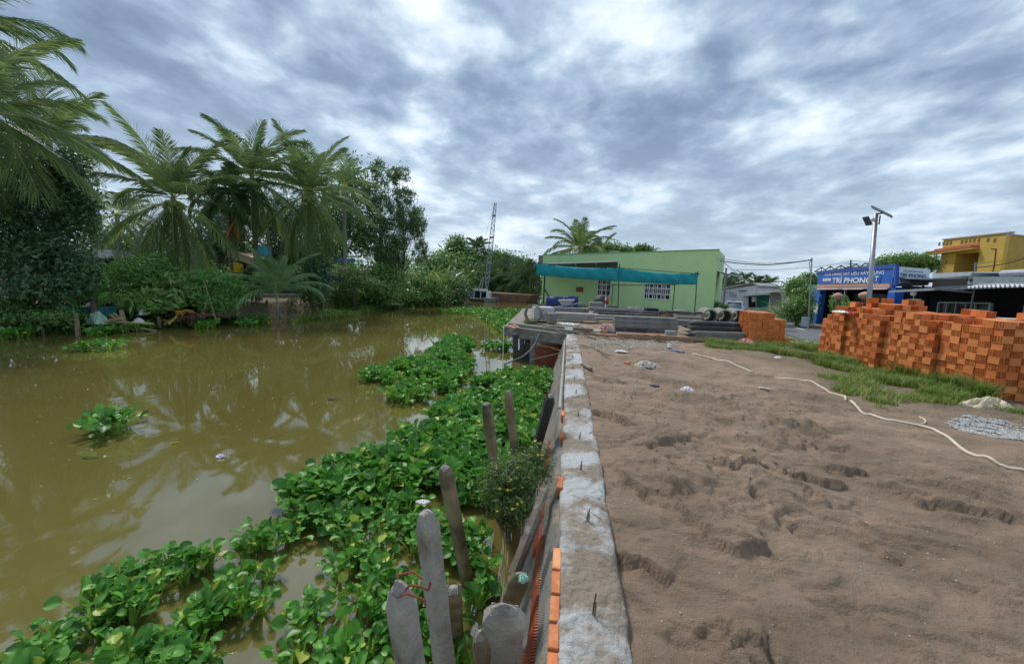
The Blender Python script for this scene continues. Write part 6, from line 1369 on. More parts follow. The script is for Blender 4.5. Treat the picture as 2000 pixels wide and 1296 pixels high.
# ================================================================ concrete piles by the wall
M_pilepale=mat('new_concrete_pile',(.52,.49,.43),(.34,.315,.27),.9,7,.9,38,c3=(.17,.145,.10),s3=3.5,t3=(.5,.66),dist=.03)
M_pilebrown=mat('algae_stained_pile',(.36,.28,.17),(.18,.135,.08),.9,4,.5,30,c3=(.08,.07,.045),s3=2.5,t3=(.5,.65))
M_broken=mat('broken_concrete',(.46,.43,.39),(.26,.23,.20),.95,14,.9,60)
def qpile(label,tip,dt,basepx,w_,m,seed,tw=.3,blunt=.5,broken=0,name='concrete_pile',z0=WZ-.5,flat=1.0):
    rg=np.random.default_rng(seed); T=P(tip[0],tip[1],dt); B=G(basepx[0],basepx[1],WZ); v=(T-B); B=B+v*((z0-B.z)/v.z); ln=(T-B).length
    Z=(T-B).normalized(); X=Vector((math.cos(tw),math.sin(tw),0)); X=(X-Z*X.dot(Z)).normalized(); Y=Z.cross(X)
    h=w_/2; b=w_*.17; sec=[(-h+b,-h),(h-b,-h),(h,-h+b),(h,h-b),(h-b,h),(-h+b,h),(-h,h-b),(-h,-h+b)]
    mb=MB(); k=26; vs_=[]; fs=[]
    for i in range(k+1):
        t=i/k; s=ln*(1-(1-t)**1.0); e=1.0
        if s>ln-w_*blunt: e=1-.38*((s-(ln-w_*blunt))/(w_*blunt))**1.6
        for j,p in enumerate(sec):
            n_=rg.normal(0,.0004)+(.005*(fbm(np.array([s*6.]),np.array([j*3.]),3,seed)[0]-.5)); vs_.append(B+Z*s+X*p[0]*e*(1+n_/h)+Y*p[1]*e*flat*(1+n_/h))
    for i in range(k):
        for j in range(8): q=(j+1)%8; fs.append((i*8+j,i*8+q,(i+1)*8+q,(i+1)*8+j))
    mb.add(vs_,fs+[tuple(range(8))[::-1]])
    th=thing(name,label,'pile',(B.x,B.y,WZ),group='old concrete piles standing in the water by the wall'); 
    mb.build('shaft',m,parent=th,smooth_=False)
    mb=MB(); n=12; e=.62+.06*broken; mb.grid(lambda u,v: T+X*((u-.5)*2*h*e*(1-.06))+Y*((v-.5)*2*h*e*.94*flat)+Z*((.014+.03*broken)*max(0,1-((u-.5)**2+(v-.5)**2)*3.8)*(.5+float(vnoise(np.array([u*5.+seed]),np.array([v*5.]),seed)[0]))-.004),n,n)
    mb.build('rough_top',M_broken,parent=th); return th,T,X,Y,Z
M_pilegrey=M_pilepale
th,T,X_,Y_,Z_=qpile('thick pale pile at the bottom edge with rusty rods on its broken top',(780,1150),1.62,(840,1560),.102,M_pilegrey,1,tw=-.5,broken=1,blunt=.35)
for pts in (((-.01,.02,.0),(-.03,.05,.035),(.05,.07,.04),(.10,.05,.02)),((.03,-.01,0),(.05,-.01,.03),(.10,0,.02),(.14,0,.0)),((.02,-.04,.0),(.05,-.05,.02),(.11,-.04,-.01),(.13,-.03,-.03)),((.14,0,.0),(.15,.0,.045),(.145,.01,.01)),((.13,-.03,-.03),(.135,-.035,-.055),(.12,-.03,-.04))):
    mb=MB(); mb.tube([T+RH*p[0]*.8+FH*p[1]*.8+Vector((0,0,p[2]*.8)) for p in pts],.0042,6); mb.build('rusty_rod',mat('red_rust',(.32,.07,.035),(.2,.05,.03),.8,20,.2) if 'red_rust' not in bpy.data.materials else bpy.data.materials['red_rust'],parent=th)
qpile('tall smooth pale grey pile, second from the bottom edge',(832,1000),2.02,(893,1500),.095,M_pilegrey,2,tw=-.55,blunt=.6)
qpile('brown stained pile leaning right, behind the tall pale one',(868,912),3.05,(914,1140),.095,M_pilebrown,3,tw=-.5,blunt=.5)
qpile('brownish flat-topped pile in the middle of the plants, left of the thin dark one',(950,788),4.0,(978,1010),.09,M_pilebrown,4,tw=-.45,blunt=.1)
qpile('thin dark pile farthest from the camera, right of the flat-topped one',(992,763),4.5,(1017,985),.08,M_pilebrown,5,tw=-.4,blunt=.1)
qpile('short brown pile stump at the bottom between the tall pale pile and broken slab',(940,1240),1.95,(952,1400),.085,M_pilebrown,6,tw=.1,blunt=.2,broken=1)
qpile('dark slanting pile leaning against the wall beyond the flowering bush',(1076,772),4.75,(1040,905),.11,M_concdark,7,tw=.3,blunt=.1)
qpile('brown pile hidden in the shade just behind the tall pale pile',(885,1150),2.5,(893,1250),.10,M_pilebrown,8,tw=.3,blunt=.3)
# broken slab against the wall
th,T,X_,Y_,Z_=qpile('broad broken concrete slab with cracked top leaning at the wall foot',(985,1190),1.86,(975,1420),.19,M_pilegrey,9,tw=.05,blunt=.25,broken=1,name='broken_slab',flat=.45)
th['category']='slab'; del th['group']
th,T,X_,Y_,Z_=qpile('narrow broken slab wedged behind the cracked one against the wall',(1018,1120),2.35,(965,1260),.12,M_pilebrown,19,tw=.2,blunt=.2,name='broken_slab',flat=.4); th['category']='slab'; del th['group']
mb=MB(); a,b=P(1066,952,3.0),P(1000,1120,2.75); sdv=Vector((0,1,0))
mb.tube([a,b],.03,4); o=mb.build('wooden_plank',M_wood,loc=b); tag(o,'weathered grey plank leaning on the ribbed wall face below the yellow flowers','plank')
mb=MB(); mb.tube([P(1050,1010,3.0),P(998,1140,2.75)],.035,4); tag(mb.build('wooden_plank',M_bark,loc=P(998,1140,2.75)),'dark rotten plank under the grey one at the wall face','plank')
rag('green_wrapper','small green and white wrapper stuck beside the broken slab','litter',P(1022,1133,2.3),.025,.02,.02,plain('green_wrapper',(.25,.5,.38),.4),4,n=12)
rag('orange_scrap','orange scrap at the foot of the tall pale pile','litter',G(893,1271,WZ+.05),.04,.03,.05,plain('orange_scrap',(.8,.32,.03),.5),7,n=12)
rag('coconut_husk','dark floating husk beside the broken slab','litter',G(957,1165,WZ),.07,.05,.05,M_bark,9,n=14)
rag('foam_tray','white foam piece lying among the water plants','litter',G(826,982,WZ+.2),.07,.035,.02,M_bagw,2,n=14)
# ================================================================ litter on the sand
def onsand(x,y): p=G(x,y,-.05); p.z=height1(p.x,p.y); return p
rag('cloth_rag','crumpled white and dark cloth on the sand near the wall end','rag',onsand(1262,712),.24,.15,.09,mat('patchy_cloth',(.72,.66,.6),(.45,.38,.33),.8,14,.4,40,c3=(.06,.05,.05),s3=16,t3=(.55,.6)),11,n=40,fold=9)
rag('cloth_rag','dark blue rag half buried in the sand','rag',onsand(1276,757),.13,.09,.06,plain('dark_blue_cloth',(.04,.06,.10),.8),12,n=26,fold=8)
rag('plastic_bag','white plastic bag alone in the middle of the sand','bag',onsand(1340,783),.11,.08,.07,M_bagw,13,n=26,fold=6)
rag('plastic_bag','pink plastic bag beside the pile ends in the grass','bag',onsand(1457,674),.22,.14,.13,M_bagp,14,n=22)
rag('woven_sack','crumpled beige woven sack on the ground before the near end of the bricks','sack',onsand(1930,797),.36,.17,.13,M_sack,15,rz=.1,n=44,fold=6)
rag('plastic_bag','small white scrap in the grass edge','litter',onsand(1519,701),.09,.05,.03,M_bagw,16,n=14)
rag('paper_scrap','thin white strip on the sand','litter',onsand(1490,764),.07,.010,.006,M_bagw,17,rz=-.5,n=12)
rag('plastic_bag','pale crumpled scrap on the sand between the hose and the stacked piles','litter',onsand(1307,683),.06,.05,.09,M_bagw,18,n=14)
rag('paper_scrap','flat white scrap on the gravel patch near the wall','litter',onsand(1213,691),.13,.06,.02,M_bagw,19,n=14)
rag('paper_scrap','pinkish rags heaped on the quay left of the stacked beams','litter',P(1184,637,14.6)-Vector((0,0,.1)),.22,.15,.13,mat('pink_rags',(.6,.45,.45),(.4,.1,.12),.8,12,.3),20,n=26,fold=9)
rag('paper_scrap','white torn sheet lying along the quay slab','litter',G(1105,634,.02),.5,.10,.06,M_bagw,21,rz=-.1,n=26,fold=8)
rag('foam_piece','small white scrap under the end of the white hose loop','litter',onsand(1602,700),.06,.05,.03,M_bagw,22,n=12)
mb=MB(); p=onsand(1225,711); mb.box(p+Vector((0,0,.02)),(.14,.08,.07),rz=.7,bev=.01); tag(mb.build('brick_piece',M_brick,loc=p),'single broken orange brick lying on the sand near the wall','brick')
for i,(x,y) in enumerate(((1258,651),(1284,658),(1262,658),(1180,652))):
    p=G(x,y,.0); mb=MB(); mb.box(p+Vector((0,0,.05)),(.18,.09,.07),rz=.2*i,bev=.006); tag(mb.build('brick_piece',M_brick,loc=p),('orange brick standing under the stacked beams','orange brick lying right of the others by the brown board','orange brick pressed under the brown board','red shard by the pale offcut')[i],'brick','loose orange bricks by the boards')
p=G(1000,640,.02)
for i,(dx,dy) in enumerate(((0,0),(.12,.05))):
    mb=MB(); mb.box(p+Vector((dx,dy,.04+.02*i)),(.28,.10,.02),M=Matrix.Rotation(-.7+.2*i,3,'Z')@Matrix.Rotation(.25,3,'Y')); tag(mb.build('red_offcut',plain('salmon_plastic',(.75,.28,.2)) if i==0 else mat('terracotta_offcut',(.55,.3,.22)),loc=p),('bright salmon strip at the outer corner of the quay','terracotta strip beside the salmon one on the quay corner')[i],'offcut')
# hoses and wires
def hose(label,pts,r,m,name='hose',lift=0,cat='hose',group=None):
    q=[onsand(x,y)+Vector((0,0,r+lift)) for x,y in pts]; out=[]
    for a,b in zip(q[:-1],q[1:]):
        for k in range(6): 
            p=a.lerp(b,k/6); p.z=max(height1(p.x,p.y)+r*.8,p.z-.02); out.append(p)
    out.append(q[-1])
    out=[out[0]]+[(out[i-1]+out[i]*2+out[i+1])/4 for i in range(1,len(out)-1)]+[out[-1]]
    mb=MB(); mb.tube(out,r,10); return tag(mb.build(name,m,loc=q[0],smooth_=True),label,cat,group)
M_hose=mat('cream_hose',(.72,.62,.50),(.58,.47,.36),.5,6,.1)
hose('long cream hose snaking over the sand to the right edge',[(1660,793),(1680,804),(1700,813),(1730,824),(1765,832),(1795,838),(1822,846),(1845,858),(1880,883),(1905,895),(1940,909),(1970,917),(2060,935)],.017,M_hose,group='cream hose pieces')
hose('upper cream hose piece ending in a bend in the sand',[(1500,731),(1535,740),(1575,747),(1600,756),(1625,769),(1640,775),(1648,782),(1650,792)],.015,M_hose,group='cream hose pieces')
hose('far cream hose piece running from the blue pipe',[(1352,695),(1390,702),(1430,713),(1470,724)],.016,M_hose,group='cream hose pieces')
hose('blue plastic pipe on the sand joining the grey and cream hoses',[(1294,685),(1315,689),(1336,693)],.02,plain('blue_pipe',(.03,.09,.35),.4),name='blue_pipe',cat='pipe')
hose('grey thin hose from the gravel to the blue pipe',[(1170,662),(1195,670),(1225,679),(1260,683),(1295,686)],.014,plain('grey_hose',(.28,.28,.30),.6))
hose('short white hose offcut curled above the long hose',[(1795,818),(1805,822),(1808,828),(1800,832)],.010,M_hose)
def cable(label,pts,r,m,group='wires at the wall end'):
    q=[P(*p) for p in pts]; mb=MB(); out=[]
    for i in range(len(q)-1):
        for k in range(6): out.append(q[i].lerp(q[i+1],k/6))
    out.append(q[-1]); mb.tube(out,r,6); return tag(mb.build('cable',m,loc=q[0],smooth_=True),label,'cable',group)
M_cab=plain('grey_cable',(.12,.12,.12),.6)
cable('thick grey cable looping from the quay down to the water',[(1060,642,14),(1052,655,13.6),(1045,672,13.4),(1036,684,13.2),(1020,697,13),(1000,705,12.8),(985,711,12.6)],.025,M_cab)
cable('thin white string hanging from the quay corner',[(984,637,14.3),(983,670,14.2),(982,712,14)],.012,M_white)
cable('thin rod crossing the brick pier, upper one',[(1048,672,12.9),(1075,678,12.8),(1102,687,12.6)],.015,M_wood)
cable('thin rod crossing the brick pier, lower one',[(1036,703,12.4),(1070,695,12.4),(1102,688,12.4)],.018,M_wood)
cable('wire over the head of the wall trailing to the gravel',[(1085,644,13.6),(1100,650,13.2),(1120,648,13.1),(1140,654,12.8),(1165,662,12.4)],.018,M_cab)
cable('second wire over the head of the wall',[(1088,642,13.8),(1110,649,13.3),(1130,649,13.1),(1155,660,12.6)],.014,M_cab)
for i in range(4):
    a=(1106-i*1.5,668+i*7,11.9-i*.6); b=(1096-i,684+i*8,11.7-i*.6); cable(('topmost','second','third','lowest')[i]+' wire end bristling from the side of the wall near its end',[a,b],.01,M_wood,'wire ends on the wall side')
mb=MB(); a=G(1099.5,800,-.02); b=G(1106,668,-.02); mb.tube([a+Vector((-.045,0,.02)),b+Vector((-.05,0,.02))],.022,4); tag(mb.build('batten',M_concpale,loc=a),'thin pale batten lying along the water side of the wall top','batten')
# gravel
def gravel(name,poly,n,sz,label,m,seed,mound=0):
    rg=np.random.default_rng(seed); X,Y=fill_poly(poly,n,-.05,rg); k=fbm(X*2.5,Y*2.5,4,seed)+rg.normal(0,.07,len(X))>.40; X,Y=X[k],Y[k]; n=len(X); Z=height(X,Y)+rg.uniform(0,sz*.9,n)
    oc=np.array([(1,0,0),(0,1,0),(-1,0,0),(0,-1,0),(0,0,.8),(0,0,-.8)],float); F=np.array([(0,1,4,4),(1,2,4,4),(2,3,4,4),(3,0,4,4)])
    S=sz*rg.uniform(.5,1.4,(n,1,3)); V=oc[None]*S; a=rg.uniform(0,6.28,n)[:,None]; V=np.stack([V[...,0]*np.cos(a)-V[...,1]*np.sin(a),V[...,0]*np.sin(a)+V[...,1]*np.cos(a),V[...,2]],-1)+np.stack([X,Y,Z],-1)[:,None]
    vs_=V.reshape(-1,3); me=bpy.data.meshes.new(name); me.materials.clear(); fs=[(int(i*6+f[0]),int(i*6+f[1]),int(i*6+f[2])) for i in range(n) for f in F]; me.from_pydata([tuple(v) for v in vs_],[],fs); 
    return tag(link_mesh(me,name,m,loc=(X.mean(),Y.mean(),0)),label,'gravel',kind='stuff')
M_grav=mat('pale_gravel',(.66,.65,.62),(.22,.21,.19),.85,45,0,detail=1); M_gravy=mat('cream_rubble',(.62,.56,.46),(.30,.24,.18),.9,20,0,detail=1)
gravel('gravel_patch',[(1845,828),(1880,820),(1930,820),(2080,835),(2080,880),(1960,866),(1890,850)],11000,.013,'patch of pale crushed stone at the right edge',M_grav,4)
gravel('gravel_patch',[(1136,664),(1180,658),(1240,662),(1330,668),(1320,676),(1250,680),(1215,688),(1170,684),(1145,672)],6500,.020,'cream rubble spread on the sand at the end of the wall',M_gravy,5)
gravel('roadside_gravel',[(1532,648),(1560,652),(1606,668),(1606,684),(1570,668),(1535,658)],0+2500,.03,'pale gravel on the road shoulder behind the brick stacks',M_grav,6)
gravel('scattered_stones',[(1140,700),(1900,850),(2000,1290),(1270,1290)],900,.007,'tiny pale stones scattered over the sand',M_gravy,7)
gravel('clods',[(1180,740),(1600,760),(1560,1000),(1300,1000)],500,.014,'small sand clods on the rough ground',mat('sand_clod',(.30,.22,.16),(.2,.14,.1)),8)
# ================================================================ boats
def boatbox(mb,a,b,w_,z0,z1,rake=.5):
    dv=(b-a).normalized(); s=Vector((-dv.y,dv.x,0))*w_/2
    B=[a+dv*rake-s*.9,b-dv*rake-s*.9,b-dv*rake+s*.9,a+dv*rake+s*.9]; T=[a-s,b-s,b+s,a+s]
    mb.hexa([Vector((p.x,p.y,z0)) for p in B],[Vector((p.x,p.y,z1)) for p in T])
cb=thing('crane_barge','small dark barge with white canopy and tall lattice crane boom','barge',P(945,588,46.5)*1.0); cb.location.z=WZ
cb['mw']=[v for r_ in Matrix.Translation(cb.location) for v in r_]
M_hull=mat('dark_hull',(.05,.045,.045),(.03,.03,.03),.7,3,.3); M_lat=plain('grey_green_lattice',(.22,.30,.30),.6)
a=P(921,587,47); b=P(963,588,46); mb=MB(); boatbox(mb,a,b,2.4,WZ-.2,WZ+.35); mb.build('hull',M_hull,parent=cb)
mb=MB(); boatbox(mb,P(949,586,45.6),P(965,587,45.2),1.2,WZ,WZ+.5,.1); mb.build('deck_box',M_conc,parent=cb)
mb=MB(); 
c1=[P(924,567,47.5),P(953,569,46.2),P(953,569,48.5),P(924,567,49.5)]; t1=[v+Vector((0,0,.25)) for v in c1]; mb.hexa(c1,t1)
o=mb.build('canopy',M_white,parent=cb)
mb=MB(); q0=P(950,569,46.1); mb.hexa([q0+Vector((0,0,-.75)),q0+Vector((.35,0,-.75)),q0+Vector((.35,1.6,-.75)),q0+Vector((0,1.6,-.75))],[q0,q0+Vector((.25,0,0)),q0+Vector((.25,1.6,0)),q0+Vector((0,1.6,0))]); mb.build('canopy_end',M_white,parent=cb)
mb=MB(); mb.hexa([P(918,580,47.4),P(929,581,47.0),P(929,581,49),P(918,580,49)],[P(919,571,47.4),P(929,569,47.0),P(929,569,49),P(919,571,49)]); mb.build('blue_cover',M_bluetarp,parent=cb)
mb=MB(); mb.box(P(940,577,47.4),(1.5,1,.7)); mb.build('engine',M_black,parent=cb)
for x in (926,939,951): mb=MB(); p=P(x,569,46.8); mb.tube([p,Vector((p.x,p.y,WZ+.3))],.05,5); mb.build('post',M_white,parent=cb)
bb0,bt0=P(949,573,46.8),P(967.5,396.5,46.8)
mb=MB(); ax_=(bt0-bb0).normalized(); sx=Vector((RH.x,RH.y,0)); sx=(sx-ax_*sx.dot(ax_)).normalized(); sy=ax_.cross(sx); Lb=(bt0-bb0).length; nb_=34
def wd(t): return .42*min(1,t*6+.15)*(1-.45*max(0,t-.6)/.4)
for s in ((-1,-1),(1,-1),(1,1),(-1,1)): mb.tube([bb0+ax_*Lb*t+(sx*s[0]+sy*s[1])*wd(t)*.5 for t in (0,.15,.6,1)],.035,4)
for i in range(nb_):
    t0,t1=.05+.95*i/nb_,.05+.95*(i+1)/nb_; f=1 if i%2 else -1
    for s,o_ in ((sx,sy),(sy,sx)):
        for g_ in (-1,1): mb.tube([bb0+ax_*Lb*t0+(s*f+o_*g_)*wd(t0)*.5,bb0+ax_*Lb*t1+(-s*f+o_*g_)*wd(t1)*.5],.018,3,cap=False)
mb.build('boom',M_lat,parent=cb)
for t in (.33,.62,.86): 
    mb=MB(); c=bb0+ax_*Lb*t; mb.box(c,(wd(t)+.1,wd(t)+.1,.10),M=Matrix((sx,sy,ax_)).transposed()); mb.build('boom_joint',M_lat,parent=cb)
for x0,x1,yt in ((933,943.5,541),(940,945.5,541),(950,949,535)): mb=MB(); mb.tube([P(x0,568,47),P(x1,yt,47)],.06,5); mb.build('mast_leg',M_steel,parent=cb)
mb=MB(); mb.tube([bt0,P(951,450,47),P(944,481,47)],.015,3); mb.build('stay_cable',M_steel,parent=cb)
mb=MB(); mb.tube([P(966,398,46.8),P(960,500,46.8),P(951,560,46.8)],.012,3); mb.build('hoist_cable',M_steel,parent=cb)
b2=thing('brown_barge','long low rust-brown barge lying across the canal end','barge',(P(1000,590,48).x,P(1000,590,48).y,WZ)); M_bro=mat('rusty_brown_hull',(.26,.14,.09),(.16,.09,.06),.8,2,.3)
mb=MB(); boatbox(mb,P(958,588,49.5),P(1046,594,47),3.0,WZ-.2,WZ+.95,.8); mb.build('hull',M_bro,parent=b2)
mb=MB(); a=P(957,573,49.3); b=P(1046,579,46.8); mb.tube([a,b],.10,4); mb.build('gunwale',M_woodbrown,parent=b2)
for x in (968,984): mb=MB(); p=P(x,588,47.5); mb.box((p.x,p.y,WZ+.3),(.9,.1,.55)); mb.build('side_plate',M_conc if x==968 else M_bro,parent=b2)
mb=MB(); mb.box(P(1000,590,46.9)+Vector((0,0,.1)),(2.4,.1,.6),rz=-.3); tag(mb.build('teal_board',plain('teal_grey_board',(.16,.22,.20)),loc=(P(1000,590,46.9).x,P(1000,590,46.9).y,WZ)),'dull teal board afloat before the brown barge','board')
# ================================================================ left bank: glimpses of houses, fences, debris
M_tealn=plain('teal_sheet',(.015,.15,.15),.7); M_sheetw=plain('pale_roof_sheet',(.55,.62,.68),.5)
h1=thing('bank_house','house behind the shrubs with white roof edge, left of the palms','house',(P(215,540,24).x,P(215,540,24).y,-.3))
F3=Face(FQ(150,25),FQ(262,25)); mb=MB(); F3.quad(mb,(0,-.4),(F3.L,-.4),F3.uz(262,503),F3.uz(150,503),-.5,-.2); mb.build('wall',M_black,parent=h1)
mb=MB(); F3.quad(mb,F3.uz(192,505),F3.uz(242,504),F3.uz(236,489),F3.uz(198,489),-.6,.6); mb.build('roof',M_sheetw,parent=h1)
h2=thing('bank_house','white walled house part between the light shrubs','house',(P(360,520,24).x,P(360,520,24).y,-.3)); F4=Face(FQ(352,25),FQ(376,25)); mb=MB(); F4.quad(mb,(0.0,-.4),(F4.L,-.4),F4.uz(378,486),F4.uz(352,484),-.3,0); mb.build('wall',M_whitewash,parent=h2)
mb=MB(); u_=F4.uz(371,520)[0]; F4.box(mb,u_-.1,u_+.1,-.4,F4.uz(371,488)[1],0,.15); mb.build('column',M_white,parent=h2)
mb=MB(); F4.quad(mb,F4.uz(358,520),F4.uz(366,520),F4.uz(366,505),F4.uz(358,505),0,.04); mb.build('window',M_glass,parent=h2)
h3=thing('bank_house','house with salmon tiled roof, yellow panel and blue wall behind the bare trunk','house',(P(480,540,30).x,P(480,540,30).y,-.3)); F5=Face(FQ(455,31),FQ(520,29.5))
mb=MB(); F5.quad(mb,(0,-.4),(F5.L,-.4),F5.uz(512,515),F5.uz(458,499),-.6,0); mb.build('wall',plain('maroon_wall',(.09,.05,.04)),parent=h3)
mb=MB(); F5.quad(mb,F5.uz(457,502),F5.uz(512,520),F5.uz(512,505),F5.uz(457,489),-.6,.5); mb.build('roof',plain('salmon_tiles',(.52,.28,.21)),parent=h3)
mb=MB(); F5.quad(mb,F5.uz(462,532),F5.uz(489,532),F5.uz(489,517),F5.uz(471,511),.51,.56); mb.build('yellow_panel',plain('yellow_panel',(.72,.52,.01)),parent=h3)
mb=MB(); F5.quad(mb,F5.uz(467,490),F5.uz(505,504),F5.uz(505,478),F5.uz(467,478),-1.0,-.8); mb.build('blue_wall',plain('sky_blue_wall',(.08,.42,.58)),parent=h3)
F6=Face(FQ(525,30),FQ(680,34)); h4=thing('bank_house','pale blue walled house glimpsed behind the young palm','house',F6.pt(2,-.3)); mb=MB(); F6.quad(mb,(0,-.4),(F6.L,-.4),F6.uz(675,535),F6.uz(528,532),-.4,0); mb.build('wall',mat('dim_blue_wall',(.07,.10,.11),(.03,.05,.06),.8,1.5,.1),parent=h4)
mb=MB(); F6.quad(mb,F6.uz(655,511),F6.uz(690,511),F6.uz(690,505),F6.uz(655,505),-.5,.4); mb.build('roof',plain('blue_roof_edge',(.10,.28,.5)),parent=h4)
mb=MB(); F6.quad(mb,F6.uz(575,561),F6.uz(600,561),F6.uz(600,548),F6.uz(575,548),.02,.3); mb.build('blue_tub',plain('light_blue_tub',(.25,.50,.62)),parent=h4)
F7=Face(FQ(482,27.5),FQ(600,29)); mb=MB(); F7.quad(mb,F7.uz(484,577),F7.uz(600,577),F7.uz(600,573),F7.uz(484,573),0,.3); tag(mb.build('kerb_ledge',M_concpale,loc=F7.pt(0,-.3)),'pale concrete ledge behind the young palm','ledge')
# teal net fence and yellow post
tf=Face(FQ(-30,16.6),FQ(222,17.4)); mb=MB(); mb.grid(lambda u,v: tf.pt(tf.L*u,(-.62)+.52*v*(1-.10*math.sin(u*9)),.05*math.sin(u*23+v*2)),60,6); o=mb.build('net_fence',M_tealn,loc=tf.pt(0,-.6),smooth_=True); md=o.modifiers.new('t','SOLIDIFY'); md.thickness=.01; tag(o,'low teal sheet fence along the bank under the dark tree','fence')
def stick(label,a,b,r,m,d1,d2=None,group='stakes and sticks on the far bank',cat='stake',name='wooden_stake'):
    p,q=P(*a,d1),P(*b,d2 or d1); mb=MB(); mb.tube([p,p.lerp(q,.5)+Vector((.01,0,.01)),q],[r,r*.9,r*.75],6); return tag(mb.build(name,m,loc=p),label,cat,group)
M_stake=mat('pale_stake',(.36,.27,.17),(.22,.15,.09),.9,8,.3)
stick('thick pale stake at the waterline, left one of three stakes',(153,655),(147,612),.09,M_stake,16)
stick('thick brown stake at the waterline beside the banana stems',(244,640),(236,605),.10,M_stake,17.2)
stick('dark short stake beside the orange dried frond',(312,640),(309,618),.08,M_bark,18.2)
stick('long thin pole leaning from the cassava shrub into the water',(424,633),(398,548),.04,M_stake,19.6)
stick('thick slanted trunk leaning left under the cut shrub',(395,612),(412,588),.10,M_stake,19.8)
stick('thin stick below the dark tree at the left',(24,605),(17,562),.05,M_stake,16.5)
stick('black stake at the waterline left of the yellow float',(462,630),(461,615),.06,M_black,21.6)
stick('dark post behind the young palm',(594,592),(593,570),.06,M_bark,26)
stick('small dark stake far left at the waterline',(85,658),(82,640),.06,M_bark,15.6)
for i,(a,b,r_,c) in enumerate((((120,645),(240,622),.06,(.42,.36,.14)),((180,628),(300,632),.05,(.50,.42,.18)),((165,640),(215,630),.09,(.32,.40,.10)),((215,615),(262,645),.05,(.45,.33,.14)),((175,632),(232,622),.08,(.50,.25,.12)),((330,632),(345,618),.05,(.55,.50,.08)),((240,636),(305,646),.05,(.36,.34,.16)),((222,612),(246,630),.04,(.48,.42,.2)),((255,640),(290,650),.05,(.28,.32,.10)))):
    stick('%s cut banana stem lying in the debris at the water edge'%('longest yellowish','straight pale','thick green','slanting tan','reddish','short bright yellow','low greyish','upper short','lowest greenish')[i],a,b,r_,mat('banana_stem_%d'%i,c,tuple(q*.6 for q in c),.7,6,.2),16.9+.012*(a[0]-150)*.5,None,'cut banana stems in the bank debris','banana stem','cut_banana_plant')
lb=LB(); rr=np.random.default_rng(5)
for k in range(9): 
    c=P(355+rr.uniform(-35,35),612+rr.uniform(-10,14),19.3); frond(lb,c,rr.uniform(0,6.3),R(15),1.3,R(50),22,rr,v=.15+.5*rr.random(),lmax=.35,w=.07,sag=.5)
tag(lb.build('dried_fronds',leafmat('brown_dry_leaf',(.10,.055,.04),(.34,.22,.15),.8,.1,tip=(.5,.25,.08)),loc=P(355,620,19.3)),'heap of brown dried palm fronds on the bank','debris',kind='stuff')
for x,y,s_ in ((298,625,.8),(352,604,.7)):
    lb=LB(); frond(lb,P(x-8,y+12,18.5),R(60),R(50),s_,R(80),24,rr,v=.75,lmax=.3,w=.03,sag=.4); frond(lb,P(x+5,y+12,18.5),R(-60),R(40),s_,R(70),20,rr,v=.75,lmax=.3,w=.03,sag=.4)
    tag(lb.build('orange_frond',M_dead,loc=P(x,y+10,18.5)),'dried orange palm frond curled %s'%('beside the banana stems' if x<320 else 'on top of the brown heap'),'palm frond')
rag('plastic_sack','pale green plastic sack lying in the bank weeds','sack',P(191,622,16.8)-Vector((0,0,.2)),.38,.25,.42,plain('pale_green_plastic',(.36,.55,.40),.4),31,n=20)
rag('plastic_bag','white bag in the bank debris right of the banana stems','bag',P(272,627,17.6)-Vector((0,0,.1)),.22,.15,.2,M_bagw,32,n=16)
rag('plastic_bag','small white bag hanging higher in the weeds','bag',P(278,610,18)-Vector((0,0,.1)),.14,.12,.2,M_bagw,33,n=14)
rag('white_float','white sack at the water edge by the black stake','sack',P(467,624,21.4)-Vector((0,0,.2)),.35,.25,.3,M_bagw,34,n=16)
rag('yellow_float','yellow float at the waterline','float',G(521,626,WZ),.22,.12,.16,plain('yellow_float',(.75,.50,.05),.5),35,n=14)
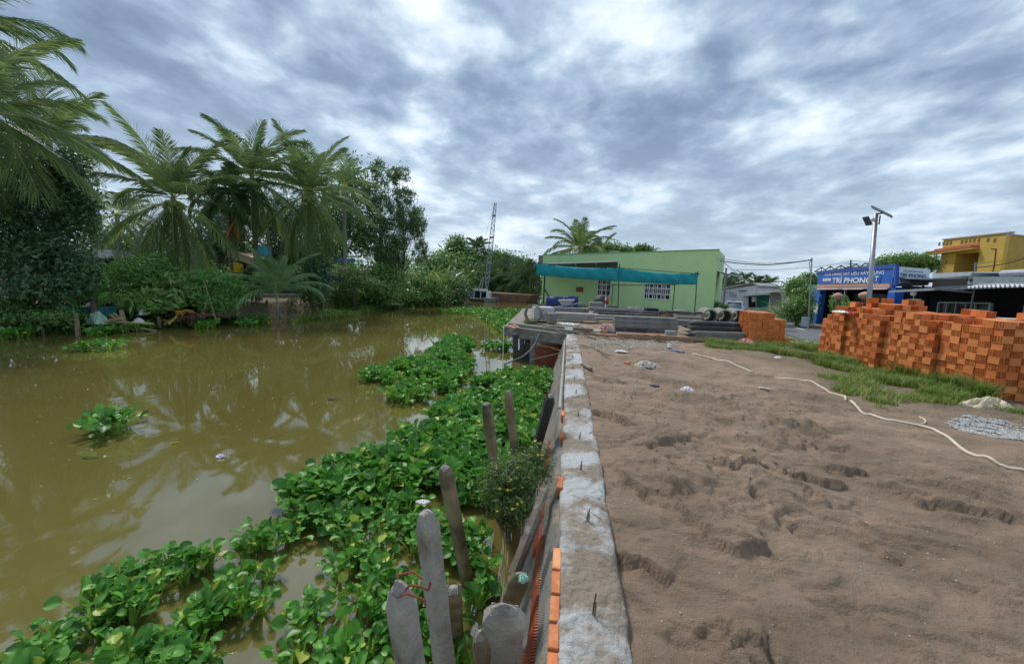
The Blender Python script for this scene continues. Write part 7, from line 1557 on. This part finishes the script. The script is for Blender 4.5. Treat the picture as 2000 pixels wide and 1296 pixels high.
# leaf litter slope (bare bank)
rg=np.random.default_rng(44); lb=LB(); X,Y=fill_poly([(520,618),(600,585),(720,590),(760,600),(640,612),(560,628)],2600,-.7,rg); Z=height(X,Y)+.02
leaves(lb,np.stack([X,Y,Z],-1),.16,rg,.5,rg.random(len(X)),up=1.5); tag(lb.build('leaf_litter',leafmat('litter_leaf',(.07,.04,.03),(.30,.22,.15),.9,.05,tip=(.5,.45,.38))),'brown leaf litter on the bare bank slope','leaf litter',kind='stuff')
lb=LB(); X,Y=fill_poly([(640,598),(700,585),(750,595),(700,612),(600,622),(560,628)],700,-.9,rg); Z=np.maximum(height(X,Y),WZ); blades(lb,list(zip(X,Y,Z)),.35,8,rg,.6,.04,.6,.6)
tag(lb.build('bank_grass',M_grass),'bright grass tufts at the foot of the leaf litter bank','grass',kind='stuff')
# floating specks
rg=np.random.default_rng(55); lb=LB(); X,Y=fill_poly([(60,700),(600,660),(900,640),(700,860),(400,1000),(40,1000)],260,WZ,rg)
leaves(lb,np.stack([X,Y,X*0+WZ+.008],-1),.05,rg,.4,rg.random(len(X)),up=30); tag(lb.build('floating_bits',leafmat('floating_bits',(.05,.045,.02),(.45,.42,.28),.7,0,tip=(.8,.8,.75))),'small leaves and scum floating on the brown water','debris',kind='stuff')
for i,(x,y,l_,lab) in enumerate(((640,780,.28,'dark twig floating in mid canal'),(335,865,.10,'yellow leaf floating left of the plants'),(160,893,.22,'thin green stalk floating below the lone clump'))):
    c=G(x,y,WZ+.01); mb=MB(); mb.tube([c,c+RH*l_*.6+Vector((0,0,.02)),c+RH*l_+FH*.04],[.015,.012,.005],5); tag(mb.build('floating_twig',(M_bark,M_yel,M_nut)[i],loc=c),lab,'litter')
rag('plastic_bag','small white and violet bag floating on the water','litter',G(430,893,WZ),.06,.04,.03,plain('lilac_bag',(.7,.6,.75),.4),41,n=12)
# grass inside the ring
lb=LB(); q=[G(1033+rg.uniform(-8,12),630+rg.uniform(-2,3),.0) for _ in range(50)]; blades(lb,q,.16,7,rg,.4,.012,.3,.4); tag(lb.build('quay_weeds',M_grass,loc=G(1035,630,0)),'tuft of weeds growing on the quay in front of the ring','grass',kind='stuff')
for o in list(bpy.data.objects):
    if 'mw' in o: del o['mw']
